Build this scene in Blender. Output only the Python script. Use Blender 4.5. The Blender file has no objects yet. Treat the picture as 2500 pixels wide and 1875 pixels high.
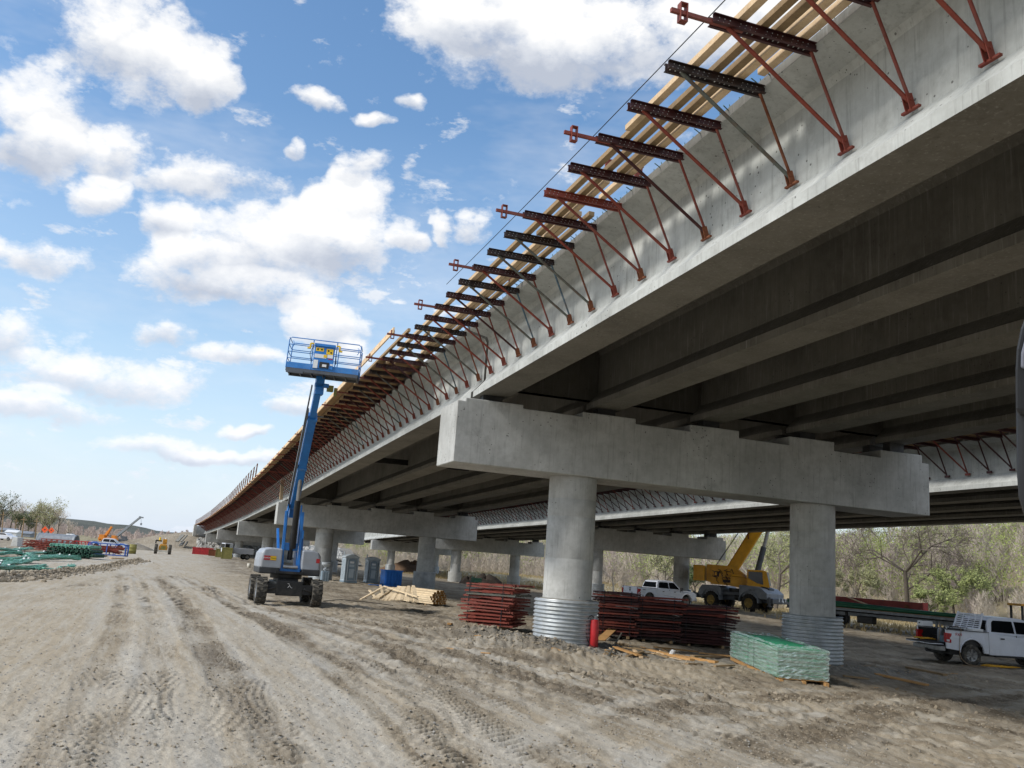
import bpy, math, random
import numpy as np
from mathutils import Vector, Matrix
from math import sin, cos, pi, radians, sqrt, atan2, hypot, exp

sc = bpy.context.scene
COL = sc.collection
random.seed(7)
RNG = np.random.default_rng(11)

# ---------------------------------------------------------------- camera model (photo measured on a 2500 px wide frame)
FPX, PITCH, ROLL, CAMZ = 2191.58, .1983, .0697, 2.1


def ray(px, py):
    x = px - 1250; y = 937.5 - py
    u = (x * cos(ROLL) - y * sin(ROLL)) / FPX; w = (x * sin(ROLL) + y * cos(ROLL)) / FPX
    return Vector((u, cos(PITCH) - w * sin(PITCH), sin(PITCH) + w * cos(PITCH)))


def atD(px, py, d):
    """surveyed point: sight line and distance along the view axis"""
    v = ray(px, py) * d
    return Vector((v.x, v.y, v.z + CAMZ))


def atY(px, py, Y):
    v = ray(px, py); v = v * (Y / v.y)
    return Vector((v.x, v.y, v.z + CAMZ))


# ---------------------------------------------------------------- bridge frame: a across, t along (away), h up
TH = .326
ORG = Vector((-1.5876, 26.5405, 4.98))
EA = Vector((cos(TH), sin(TH), 0)); NT = Vector((-sin(TH), cos(TH), 0))


def W(a, t, h):
    return ORG + EA * a + NT * t + Vector((0, 0, h))


def to_at(x, y):
    dx = x - ORG.x; dy = y - ORG.y
    return dx * EA.x + dy * EA.y, dx * NT.x + dy * NT.y


def lin(xs, x):
    if x <= xs[0][0]:
        x0, x1 = xs[0], xs[1]
    else:
        x0, x1 = xs[-2], xs[-1]
        for i in range(len(xs) - 1):
            if xs[i][0] <= x <= xs[i + 1][0]:
                x0, x1 = xs[i], xs[i + 1]; break
    k = (x - x0[0]) / (x1[0] - x0[0])
    return [x0[j] + (x1[j] - x0[j]) * k for j in range(1, len(x0))]


# ---------------------------------------------------------------- ground height
def sm(x, a, b):
    k = np.clip((x - a) / (b - a), 0, 1)
    return k * k * (3 - 2 * k)


def _hash(ix, iy, s):
    h = (ix.astype(np.int64) * 374761393 + iy.astype(np.int64) * 668265263 + s * 1274126177) & 0x7fffffff
    h = ((h ^ (h >> 13)) * 1103515245) & 0x7fffffff
    h = (h ^ (h >> 15)) & 0xffffff
    return h / float(0xffffff)


def vnoise(x, y, s=0):
    ix = np.floor(x); iy = np.floor(y); fx = x - ix; fy = y - iy
    ix = ix.astype(np.int64); iy = iy.astype(np.int64)
    fx = fx * fx * (3 - 2 * fx); fy = fy * fy * (3 - 2 * fy)
    a = _hash(ix, iy, s); b = _hash(ix + 1, iy, s); c = _hash(ix, iy + 1, s); d = _hash(ix + 1, iy + 1, s)
    return (a + (b - a) * fx) * (1 - fy) + (c + (d - c) * fx) * fy - .5


def fbm(x, y, o=4, s=0):
    v = 0; am = 1
    for k in range(o):
        v = v + am * vnoise(x * 2 ** k + 17.3 * k, y * 2 ** k - 9.1 * k, s + k); am *= .5
    return v


def base_h(x, y):
    """large shapes of the ground only (numpy arrays or floats)"""
    x = np.asarray(x, float); y = np.asarray(y, float)
    dx = x - ORG.x; dy = y - ORG.y
    a = dx * EA.x + dy * EA.y; t = dx * NT.x + dy * NT.y
    z = -.22 * sm(a, -1.5, 4.5) - .33 * sm(a, 5, 14) - .22 * sm(a, 32, 60) - .75 * sm(a, 40, 75) * sm(y, 20, 60)
    z = z - .5 * sm(a, 8, 30) * sm(t, 60, 120)
    # embankment leading to the far abutment
    em = sm(t, 196, 232) * (1 - sm(a, 32, 46)) * sm(a, -31, -6)
    z = z + 4.7 * em * (1 - .5 * sm(t, 300, 500))
    z = z + .34 * np.exp(-((x - 12.6) ** 2 + (y - 70.5) ** 2) / 40.0)
    # grassed rise at the far left
    z = z + 1.3 * sm(y, 180, 330) * (1 - sm(a, -78, -55))
    # dry grass bank beyond the second bridge
    z = z + 1.7 * sm(y, 150, 185) * sm(a, 34, 60) * (1 - sm(t, 170, 230))
    return z


def gz(x, y):
    return float(base_h(x, y))


def onG(px, py, dz=0.0):
    """point on the ground seen at a photo position"""
    v = ray(px, py); s = 5.0
    for _ in range(60):
        P = v * s; g = gz(P.x, P.y) + dz
        s2 = (g - CAMZ) / v.z if v.z < -1e-4 else 400
        s = .5 * s + .5 * min(max(s2, 3), 900)
    P = v * s
    return Vector((P.x, P.y, gz(P.x, P.y) + dz))


# ---------------------------------------------------------------- mesh builder
class MB:
    def __init__(s):
        s.v = []; s.f = []; s.m = []; s.sm = []

    def add(s, vs, fs, mi=0, smooth=False):
        o = len(s.v)
        s.v.extend([tuple(v) for v in vs])
        for f in fs:
            s.f.append(tuple(i + o for i in f)); s.m.append(mi); s.sm.append(smooth)
        return s

    def box(s, c, d, R=None, mi=0):
        c = Vector(c); h = [x / 2 for x in d]
        vs = []
        for sx in (-1, 1):
            for sy in (-1, 1):
                for sz in (-1, 1):
                    p = Vector((sx * h[0], sy * h[1], sz * h[2]))
                    if R is not None: p = R @ p
                    vs.append(c + p)
        return s.add(vs, [(0, 1, 3, 2), (4, 6, 7, 5), (0, 4, 5, 1), (2, 3, 7, 6), (0, 2, 6, 4), (1, 5, 7, 3)], mi)

    def bar(s, p, q, w, h, up=(0, 0, 1), mi=0):
        p = Vector(p); q = Vector(q); z = (q - p).normalized(); up = Vector(up)
        x = z.cross(up)
        if x.length < 1e-4: x = z.cross(Vector((1, 0, 0)))
        x.normalize(); y = x.cross(z).normalized()
        vs = []
        for b in (p, q):
            for sx, sy in ((-1, -1), (1, -1), (1, 1), (-1, 1)):
                vs.append(b + x * (w / 2 * sx) + y * (h / 2 * sy))
        return s.add(vs, [(3, 2, 1, 0), (4, 5, 6, 7), (0, 1, 5, 4), (1, 2, 6, 5), (2, 3, 7, 6), (3, 0, 4, 7)], mi)

    def cyl(s, p, q, r, r2=None, n=12, caps=True, mi=0, smooth=True):
        p = Vector(p); q = Vector(q); r2 = r if r2 is None else r2
        z = (q - p).normalized(); x = z.orthogonal().normalized(); y = z.cross(x)
        vs = []
        for b, rr in ((p, r), (q, r2)):
            for k in range(n):
                a = 2 * pi * k / n; vs.append(b + x * (rr * cos(a)) + y * (rr * sin(a)))
        s.add(vs, [(k, (k + 1) % n, n + (k + 1) % n, n + k) for k in range(n)], mi, smooth)
        if caps:
            s.add(vs[:n], [tuple(range(n))[::-1]], mi); s.add(vs[n:], [tuple(range(n))], mi)
        return s

    def tube(s, pts, r, n=6, mi=0, caps=True):
        pts = [Vector(p) for p in pts]; rr = r if isinstance(r, (list, tuple)) else [r] * len(pts)
        vs = []; px = None
        for i, p in enumerate(pts):
            d = (pts[min(i + 1, len(pts) - 1)] - pts[max(i - 1, 0)])
            d = d.normalized() if d.length > 1e-9 else Vector((0, 0, 1))
            if px is None: px = d.orthogonal().normalized()
            else:
                px = px - d * px.dot(d)
                px = px.normalized() if px.length > 1e-6 else d.orthogonal().normalized()
            py = d.cross(px)
            for k in range(n):
                a = 2 * pi * k / n; vs.append(p + px * (rr[i] * cos(a)) + py * (rr[i] * sin(a)))
        fs = []
        for i in range(len(pts) - 1):
            for k in range(n):
                fs.append((i * n + k, i * n + (k + 1) % n, (i + 1) * n + (k + 1) % n, (i + 1) * n + k))
        s.add(vs, fs, mi, True)
        if caps:
            s.add(vs[:n], [tuple(range(n))[::-1]], mi); s.add(vs[-n:], [tuple(range(n))], mi)
        return s

    def lathe(s, prof, c=(0, 0, 0), n=24, axis='z', mi=0, smooth=True, closed=False):
        c = Vector(c); vs = []
        for r, z in prof:
            for k in range(n):
                a = 2 * pi * k / n
                if axis == 'z': p = Vector((r * cos(a), r * sin(a), z))
                elif axis == 'x': p = Vector((z, r * cos(a), r * sin(a)))
                else: p = Vector((r * sin(a), z, r * cos(a)))
                vs.append(c + p)
        fs = []
        m = len(prof)
        for i in range(m if closed else m - 1):
            j = (i + 1) % m
            for k in range(n):
                fs.append((i * n + k, i * n + (k + 1) % n, j * n + (k + 1) % n, j * n + k))
        return s.add(vs, fs, mi, smooth)

    def prism(s, poly, fn, d0, d1, mi=0, smooth=False):
        """poly: 2D outline; fn(u, v, d) -> 3D; extruded from d0 to d1"""
        n = len(poly)
        vs = [fn(u, v, d0) for u, v in poly] + [fn(u, v, d1) for u, v in poly]
        s.add(vs, [(k, (k + 1) % n, n + (k + 1) % n, n + k) for k in range(n)], mi, smooth)
        s.add(vs, [tuple(range(n))[::-1], tuple(range(n, 2 * n))], mi)
        return s

    def build(s, name, mats, parent=None, bevel=0, loc=None, fix=True, seg=2):
        me = bpy.data.meshes.new(name)
        me.from_pydata([tuple(v) for v in s.v], [], s.f)
        mats = mats if isinstance(mats, (list, tuple)) else [mats]
        for m in mats: me.materials.append(m)
        me.polygons.foreach_set('material_index', s.m)
        me.polygons.foreach_set('use_smooth', s.sm)
        if fix:
            import bmesh
            bm = bmesh.new(); bm.from_mesh(me)
            if bevel: bmesh.ops.remove_doubles(bm, verts=bm.verts, dist=1e-5)
            bmesh.ops.recalc_face_normals(bm, faces=bm.faces)
            bm.to_mesh(me); bm.free()
        o = bpy.data.objects.new(name, me); COL.objects.link(o)
        if parent is not None: o.parent = parent
        if loc is not None: o.location = loc
        if bevel:
            b = o.modifiers.new('bevel', 'BEVEL'); b.width = bevel; b.segments = seg; b.limit_method = 'ANGLE'; b.angle_limit = radians(35)
        return o


def np_mesh(name, V, F, mat, smooth=True, attr=None):
    me = bpy.data.meshes.new(name)
    V = np.asarray(V, np.float32); F = np.asarray(F, np.int32); k = F.shape[1]
    me.vertices.add(len(V)); me.vertices.foreach_set('co', V.ravel())
    me.loops.add(F.size); me.loops.foreach_set('vertex_index', F.ravel())
    me.polygons.add(len(F)); me.polygons.foreach_set('loop_start', np.arange(0, F.size, k, dtype=np.int32))
    me.polygons.foreach_set('loop_total', np.full(len(F), k, np.int32))
    me.polygons.foreach_set('use_smooth', np.full(len(F), smooth))
    me.update(calc_edges=True)
    if attr:
        for nm, arr in attr.items():
            if arr.ndim == 1:
                at = me.attributes.new(nm, 'FLOAT', 'POINT'); at.data.foreach_set('value', arr.astype(np.float32))
            else:
                at = me.attributes.new(nm, 'FLOAT_COLOR', 'POINT'); at.data.foreach_set('color', arr.astype(np.float32).ravel())
    for m in (mat if isinstance(mat, (list, tuple)) else [mat]): me.materials.append(m)
    o = bpy.data.objects.new(name, me); COL.objects.link(o)
    return o


def tag(o, label=None, cat=None, group=None, kind=None):
    if label: o['label'] = label
    if cat: o['category'] = cat
    if group: o['group'] = group
    if kind: o['kind'] = kind
    return o


def thing(name, label, cat, loc=(0, 0, 0), rz=0, group=None):
    o = bpy.data.objects.new(name, None); COL.objects.link(o)
    o.empty_display_size = .2
    o.location = loc; o.rotation_euler = (0, 0, rz)
    return tag(o, label, cat, group)


KIDS = {}


def kids(o):
    return [c for c in o.children]


def copy_tree(o, parent=None):
    c = o.copy(); COL.objects.link(c); c.parent = parent
    for ch in kids(o): copy_tree(ch, c)
    return c


# ---------------------------------------------------------------- materials
def lc(h):
    h = h.lstrip('#'); r = [int(h[i:i + 2], 16) / 255 for i in (0, 2, 4)]
    return tuple([(c / 12.92 if c <= .04045 else ((c + .055) / 1.055) ** 2.4) for c in r] + [1])


class NT_:
    """tiny node helper"""
    def __init__(s, tree): s.t = tree; s.t.nodes.clear()

    def n(s, typ, ins=None, **props):
        nd = s.t.nodes.new(typ)
        for k, v in props.items(): setattr(nd, k, v)
        for k, v in (ins or {}).items():
            sock = nd.inputs[k]
            if isinstance(v, bpy.types.NodeSocket): s.t.links.new(v, sock)
            elif isinstance(v, bpy.types.Node): s.t.links.new(v.outputs[0], sock)
            else: sock.default_value = v
        return nd

    def math(s, op, a, b=None, c=None, clamp=False):
        ins = {0: a}
        if b is not None: ins[1] = b
        if c is not None: ins[2] = c
        return s.n('ShaderNodeMath', ins, operation=op, use_clamp=clamp).outputs[0]

    def ramp(s, fac, pts):
        r = s.n('ShaderNodeValToRGB', {'Fac': fac}); el = r.color_ramp.elements
        while len(el) < len(pts): el.new(.5)
        for e_, (p, c) in zip(el, pts):
            e_.position = p; e_.color = c if isinstance(c, tuple) else (c, c, c, 1)
        return r.outputs[0]

    def mix(s, f, a, b, mode='MIX'):
        m = s.n('ShaderNodeMix', data_type='RGBA', blend_type=mode)
        for k, v in ((0, f), (6, a), (7, b)):
            if isinstance(v, bpy.types.NodeSocket): s.t.links.new(v, m.inputs[k])
            else: m.inputs[k].default_value = v
        return m.outputs[2]

    def noise(s, vec, scale, detail=4, rough=.6, dist=0):
        return s.n('ShaderNodeTexNoise', {'Vector': vec, 'Scale': scale, 'Detail': detail, 'Roughness': rough, 'Distortion': dist}).outputs[0]

    def map(s, vec, scale=(1, 1, 1), rot=(0, 0, 0), loc=(0, 0, 0)):
        return s.n('ShaderNodeMapping', {'Vector': vec, 'Scale': scale, 'Rotation': rot, 'Location': loc}).outputs[0]


def newmat(name):
    m = bpy.data.materials.new(name); m.use_nodes = True
    return m, NT_(m.node_tree)


def finish(k, col, rough=.7, metal=0., bump=None, bs=.3, bd=.02, spec=.5, extra=None):
    ins = {'Base Color': col, 'Roughness': rough, 'Metallic': metal, 'Specular IOR Level': spec}
    if bump is not None:
        ins['Normal'] = k.n('ShaderNodeBump', {'Height': bump, 'Strength': bs, 'Distance': bd}).outputs[0]
    if extra: ins.update(extra)
    b = k.n('ShaderNodeBsdfPrincipled', ins)
    k.n('ShaderNodeOutputMaterial', {'Surface': b.outputs[0]})
    return b


def pm(name, c1, c2=None, scale=3, rough=.6, metal=0., bump=.15, dirt=None, dirt_amt=.35, spec=.5, bscale=None, stretch=(1, 1, 1), bd=.01):
    """general weathered surface: two tones mixed by noise, plus dirt blotches"""
    m, k = newmat(name)
    c1 = lc(c1); c2 = lc(c2) if c2 else tuple([min(1, v * .8) for v in c1[:3]] + [1])
    tc = k.n('ShaderNodeTexCoord').outputs['Object']; v = k.map(tc, stretch)
    n1 = k.noise(v, scale, 5, .65)
    col = k.mix(k.ramp(n1, [(.35, 0.), (.65, 1.)]), c1, c2)
    if dirt:
        n2 = k.noise(k.map(tc, loc=(3, 7, 1)), scale * .6, 6, .7)
        col = k.mix(k.math('MULTIPLY', k.ramp(n2, [(.48, 0.), (.7, 1.)]), dirt_amt), col, lc(dirt))
    nb = k.noise(v, bscale or scale * 8, 4, .6)
    rr = k.math('MULTIPLY_ADD', n1, .25, rough - .12)
    finish(k, col, rr, metal, nb, bump, bd, spec)
    return m


def concrete_mat(name, tone='#b4b4ae', tone2='#96968f', streak=.35, pits=True, form=2.4, stain='#5b5a55', warm=None):
    m, k = newmat(name)
    tc = k.n('ShaderNodeTexCoord').outputs['Object']
    big = k.noise(tc, .55, 5, .6)
    mid = k.noise(k.map(tc, loc=(5, 2, 9)), 3.2, 6, .7)
    col = k.mix(k.ramp(big, [(.35, 0.), (.68, 1.)]), lc(tone), lc(tone2))
    col = k.mix(k.math('MULTIPLY', k.ramp(mid, [(.42, 0.), (.7, 1.)]), .38), col, lc('#8a8983'))
    # vertical runs
    vs = k.noise(k.map(tc, (7, 7, .35)), 1.6, 5, .75)
    col = k.mix(k.math('MULTIPLY', k.ramp(vs, [(.53, 0.), (.74, 1.)]), streak), col, lc(stain))
    vs2 = k.noise(k.map(tc, (11, 11, .5), loc=(4, 4, 4)), 1.3, 5, .7)
    col = k.mix(k.math('MULTIPLY', k.ramp(vs2, [(.55, 0.), (.75, 1.)]), streak * .7), col, lc('#d2d3ce'))
    # dark blotches
    bl = k.noise(k.map(tc, loc=(12, 3, 8)), 1.1, 8, .78)
    col = k.mix(k.math('MULTIPLY', k.ramp(bl, [(.56, 0.), (.68, 1.)]), .33), col, lc('#6d6c67'))
    h = mid
    if pits:
        vor = k.n('ShaderNodeTexVoronoi', {'Vector': tc, 'Scale': 7.0, 'Randomness': 1.0}, feature='F1').outputs[0]
        pm_ = k.noise(k.map(tc, loc=(1, 8, 3)), .9, 3, .6)
        thr = k.math('MULTIPLY', k.ramp(pm_, [(.42, 0.), (.62, 1.)]), .16)
        pit = k.math('LESS_THAN', vor, thr)
        col = k.mix(k.math('MULTIPLY', pit, .75), col, lc('#4a4945'))
        h = k.math('SUBTRACT', mid, k.math('MULTIPLY', pit, .8))
    finish(k, col, k.math('MULTIPLY_ADD', big, .2, .68), 0, h, .25, .02, .35)
    return m


def wood_mat(name, c1, c2, dirt='#6b5a44'):
    m, k = newmat(name)
    tc = k.n('ShaderNodeTexCoord').outputs['Object']
    oi = k.n('ShaderNodeObjectInfo').outputs['Random']
    v = k.map(tc, (1, 1, 1))
    g = k.noise(k.map(v, (14, 14, 14)), 1.0, 6, .75, 1.5)
    w = k.noise(k.map(v, (1.3, 1.3, 1.3), loc=(2, 2, 2)), 2.0, 4, .6)
    col = k.mix(k.ramp(g, [(.35, 0.), (.7, 1.)]), lc(c1), lc(c2))
    col = k.mix(k.math('MULTIPLY', k.ramp(w, [(.5, 0.), (.75, 1.)]), .4), col, lc(dirt))
    hs = k.n('ShaderNodeHueSaturation', {'Color': col, 'Value': k.math('MULTIPLY_ADD', oi, .3, .85)})
    finish(k, hs.outputs[0], .75, 0, g, .2, .005, .25)
    return m


M = {}
M['conc'] = concrete_mat('cast_concrete', '#c9cac6', '#a8a9a5', .45)
M['concg'] = concrete_mat('girder_concrete', '#c8cbc7', '#a9aca8', .5, pits=True)
M['concp'] = concrete_mat('plain_shade_darkened_concrete', '#7b786f', '#66635b', .4, pits=True, stain='#3f3c37')  # girder undersides, inner faces, diaphragms: under-deck shade put into the colour
M['concf'] = concrete_mat('fresh_pale_concrete', '#d6d7d3', '#c2c3be', .15, pits=False)
M['rough'] = pm('rough_rubble_concrete', '#9a9890', '#77756e', 6, .9, bump=.8, bd=.03)
M['galv'] = pm('galvanised_corrugated_steel', '#c3c8ca', '#a2a9ad', 2.5, .45, .45, .08, dirt='#8b8778', dirt_amt=.35)
M['redox'] = pm('red_oxide_painted_steel', '#7d3328', '#8f4534', 5, .55, .15, .15, dirt='#5b2f22', dirt_amt=.6)
M['redox2'] = pm('faded_red_painted_steel', '#8d4436', '#753329', 4, .6, .1, .15, dirt='#70564a', dirt_amt=.5)
M['darkred'] = pm('dark_maroon_painted_steel', '#4a1f1c', '#35161a', 5, .5, .2, .12, dirt='#6b3a2c', dirt_amt=.4)
M['blackst'] = pm('black_oily_steel', '#2a2422', '#3b2b26', 6, .5, .3, .1, dirt='#5c3a2a', dirt_amt=.4)
M['greyst'] = pm('worn_grey_green_steel', '#6d7168', '#585b54', 6, .6, .2, .15, dirt='#6f4a35', dirt_amt=.8)
M['bluest'] = pm('worn_blue_grey_steel', '#5f7f92', '#4e6470', 5, .6, .2, .12, dirt='#6f5a45', dirt_amt=.8)
M['rust'] = pm('rusty_steel', '#8a5236', '#6b3b26', 8, .8, .2, .3, dirt='#a07050', dirt_amt=.4)
M['stud'] = pm('epoxy_coated_stud', '#5f8077', '#4b655e', 8, .6)
M['pine'] = wood_mat('fresh_pine', '#e2c9a6', '#cfb088')
M['pinelt'] = wood_mat('pale_new_pine', '#efdcbc', '#dfc69c')
M['pineold'] = wood_mat('weathered_pine', '#a88f6c', '#8c7557', '#5d5144')
M['pineend'] = wood_mat('wet_sawn_ends', '#a5783c', '#7f5726', '#4d3618')
M['dock'] = wood_mat('raw_oak_scrap', '#c39a66', '#a67c4c', '#7a5a38')
M['ply'] = wood_mat('form_plywood', '#b9966b', '#9a7a55', '#77624a')
M['tyre'] = pm('dusty_rubber_tyre', '#46443f', '#2f2e2c', 9, .9, 0, .3, dirt='#8b8374', dirt_amt=.7)
M['tyredark'] = pm('black_rubber_tyre', '#262523', '#1b1a19', 9, .85, 0, .3, dirt='#6f6656', dirt_amt=.5)
M['liftblue'] = pm('boom_lift_blue', '#2a7cca', '#246fb8', 2, .4, .0, .03, dirt='#31506f', dirt_amt=.3)
M['liftblue2'] = pm('platform_blue', '#3583cc', '#2a72b8', 3, .45, .0, .03, dirt='#8f99a0', dirt_amt=.3)
M['hood'] = pm('pale_grey_engine_cover', '#a7adb4', '#979da5', 1.5, .45, 0, .03, dirt='#8a8378', dirt_amt=.35)
M['hooddk'] = pm('dark_grey_cover_base', '#3a3c3f', '#2a2b2d', 2, .6, 0, .05, dirt='#6f6a60', dirt_amt=.3)
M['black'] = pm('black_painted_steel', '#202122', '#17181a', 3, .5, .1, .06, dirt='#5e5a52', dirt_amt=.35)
M['chrome'] = pm('hydraulic_rod', '#b9bcbf', '#9da1a5', 3, .3, .8, .02)
M['yellow'] = pm('crane_yellow', '#eaa91c', '#dc9a12', 2, .4, 0, .03, dirt='#8a6a28', dirt_amt=.3)
M['caty'] = pm('tractor_yellow', '#d89b2a', '#bd8320', 2, .5, 0, .05, dirt='#7f6a40', dirt_amt=.4)
M['cgrey'] = pm('crane_carrier_grey', '#8d939b', '#7c8289', 2, .5, 0, .04, dirt='#6a655b', dirt_amt=.4)
M['cgreydk'] = pm('crane_dark_grey', '#555b63', '#484d54', 2, .5, 0, .04, dirt='#7a7263', dirt_amt=.4)
M['white'] = pm('white_vehicle_paint', '#d9dde4', '#cfd4dc', 1.2, .25, 0, .0, dirt='#b4ab9c', dirt_amt=.25)
M['glass'] = pm('dark_vehicle_glass', '#0c0f12', '#12161a', 1, .1, 0, .0, spec=.4)
M['glassb'] = pm('bluish_cab_glass', '#4d7f96', '#2c5568', 1, .08, 0, .0, spec=.8)
M['redlamp'] = pm('red_tail_lamp', '#b81e22', '#8e1216', 6, .2)
M['wlamp'] = pm('clear_lamp', '#d9dadc', '#bfc1c4', 6, .15)
M['rim'] = pm('silver_wheel_rim', '#9a9b9a', '#7e7f7e', 5, .4, .5, .03, dirt='#6f675a', dirt_amt=.5)
M['rimy'] = pm('yellow_wheel_rim', '#c5a24a', '#8f7a45', 5, .6, .1, .05, dirt='#6f675a', dirt_amt=.5)
M['toilet'] = pm('grey_plastic_cabin', '#b0bdc5', '#a3b0b8', 2, .55, 0, .03, dirt='#9a9589', dirt_amt=.2)
M['toiletdk'] = pm('dark_grey_plastic_door', '#8496a3', '#778894', 2, .5, 0, .03)
M['toiletlt'] = pm('pale_plastic_roof', '#b4bcc0', '#a4acb1', 2, .6)
M['blue'] = pm('blue_plastic_crate', '#1f77d0', '#1a68bb', 2, .5, 0, .03)
M['rack'] = pm('blue_painted_rack', '#3563b5', '#2b539c', 3, .5)
M['redp'] = pm('bright_red_paint', '#c22a2e', '#a51f24', 3, .4, 0, .05, dirt='#6d2a26', dirt_amt=.35)
M['redbeam'] = pm('dull_red_steel_beam', '#9a2f28', '#7d231f', 2, .5)
M['green'] = pm('green_epoxy_bar', '#86c2ab', '#559d83', 4, .5, 0, .2, dirt='#9db8a8', dirt_amt=.5)
M['greendk'] = pm('dark_green_epoxy', '#245c46', '#1a4636', 4, .6, 0, .2, dirt='#8fa397', dirt_amt=.35)
M['gpipe'] = pm('green_coated_pipe', '#1f6a4c', '#195a40', 2, .4)
M['gsheet'] = pm('bright_green_sheet', '#35c084', '#28a870', 4, .45)
M['strap'] = pm('dark_steel_strap', '#2a2a2e', '#202024', 4, .5, .5)
M['cream'] = pm('cream_plastic', '#d8d4c6', '#c6c1b2', 3, .6)
M['orange'] = pm('orange_sign_face', '#f0622a', '#e8541f', 3, .5)
M['orangec'] = pm('far_crane_orange', '#e08a2a', '#c9771f', 3, .5)
M['yrope'] = pm('yellow_hose', '#e0a92a', '#c08f24', 8, .6)
M['hose'] = pm('tan_rubber_hose', '#a08a6e', '#8d785e', 8, .6)
M['grey'] = pm('weathered_grey_metal', '#8d9399', '#777d83', 3, .5, .2, .05)
M['olive'] = pm('olive_painted_block', '#8f8a4f', '#7d7843', 3, .8)
M['bark'] = pm('grey_bark', '#6e655a', '#564e45', 6, .95, 0, .6, bd=.02)
M['barkw'] = pm('pale_dead_bark', '#cfc8ba', '#aea697', 5, .9, 0, .4)
M['sign'] = pm('white_plastic_sign', '#e4e6e6', '#d6d8d8', 2, .5)
M['signy'] = pm('yellow_label', '#e8c21e', '#e0b818', 2, .5)
M['signk'] = pm('black_print', '#141414', '#202020', 2, .5)
M['mirror'] = pm('black_mirror_plastic', '#1d1f22', '#26282c', 4, .45, 0, .05)
M['mirrorg'] = pm('grey_mirror_cap', '#7d7f8a', '#6f717b', 4, .35)
M['stone'] = pm('pale_riprap_stone', '#c9c8c2', '#9d9b94', 2, .9, 0, .5)
M['dirt'] = pm('brown_dirt_clod', '#a59a88', '#928672', 4, .95, 0, .6, bd=.02)
M['aggr'] = pm('grey_aggregate_stone', '#a5a198', '#8a867f', 5, .9, 0, .5)

# wrap film
m, k = newmat('clear_stretch_film')
tc = k.n('ShaderNodeTexCoord').outputs['Object']
nz = k.noise(k.map(tc, (.8, .8, 26)), 2.2, 7, .75, .5)
gl = k.n('ShaderNodeBsdfGlossy', {'Color': (.9, .95, .95, 1), 'Roughness': .25})
df = k.n('ShaderNodeBsdfDiffuse', {'Color': lc('#d5ebe4')})
tr = k.n('ShaderNodeBsdfTransparent')
mx = k.n('ShaderNodeMixShader', {0: .5, 1: gl.outputs[0], 2: df.outputs[0]})
mx2 = k.n('ShaderNodeMixShader', {0: k.ramp(nz, [(.36, .18), (.56, .72)]), 1: tr.outputs[0], 2: mx.outputs[0]})
k.n('ShaderNodeOutputMaterial', {'Surface': mx2.outputs[0]})
M['film'] = m
# ================================================================= camera, sun, sky
cam = bpy.data.cameras.new('camera'); camo = bpy.data.objects.new('camera', cam); COL.objects.link(camo)
cam.sensor_width = 36; cam.lens = FPX / 2500 * 36; cam.clip_start = .1; cam.clip_end = 20000
R_ = Vector((1, 0, 0)); U_ = Vector((0, -sin(PITCH), cos(PITCH))); F_ = Vector((0, cos(PITCH), sin(PITCH)))
rc = R_ * cos(ROLL) + U_ * sin(ROLL); uc = -R_ * sin(ROLL) + U_ * cos(ROLL)
camo.matrix_world = Matrix(((rc.x, uc.x, -F_.x, 0), (rc.y, uc.y, -F_.y, 0), (rc.z, uc.z, -F_.z, CAMZ), (0, 0, 0, 1)))
sc.camera = camo
sc.view_settings.view_transform = 'Standard'; sc.view_settings.look = 'None'; sc.view_settings.gamma = 1
sc.view_settings.exposure = .6
sc.cycles.max_bounces = 6; sc.cycles.diffuse_bounces = 1; sc.cycles.transparent_max_bounces = 12

SUN_AZ = radians(-114)      # from +Y towards +X
SUN_EL = radians(39)
S_ = Vector((sin(SUN_AZ) * cos(SUN_EL), cos(SUN_AZ) * cos(SUN_EL), sin(SUN_EL)))
sl = bpy.data.lights.new('sun', 'SUN'); sl.energy = 1.75; sl.angle = radians(9.0); sl.color = (1, .955, .89)
so = bpy.data.objects.new('sun', sl); COL.objects.link(so)
so.rotation_euler = (-S_).to_track_quat('-Z', 'Y').to_euler()

wd = bpy.data.worlds.new('World'); sc.world = wd; wd.use_nodes = True
k = NT_(wd.node_tree)
tc = k.n('ShaderNodeTexCoord').outputs['Generated']
sky = k.n('ShaderNodeTexSky', sky_type='NISHITA', sun_disc=False, sun_elevation=SUN_EL, sun_rotation=SUN_AZ, altitude=200, air_density=1.25, dust_density=1.2, ozone_density=2.2).outputs[0]


def vdot(v, c):
    return k.n('ShaderNodeVectorMath', {0: v, 1: tuple(c)}, operation='DOT_PRODUCT').outputs['Value']


w1 = k.n('ShaderNodeTexNoise', {'Vector': tc, 'Scale': 9.0, 'Detail': 4, 'Roughness': .6}).outputs['Color']
wv = k.n('ShaderNodeVectorMath', {0: w1, 1: (.5, .5, .5)}, operation='SUBTRACT').outputs[0]
dv = k.n('ShaderNodeVectorMath', {0: wv, 1: (.11, .11, .055), 2: tc}, operation='MULTIPLY_ADD').outputs[0]
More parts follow.
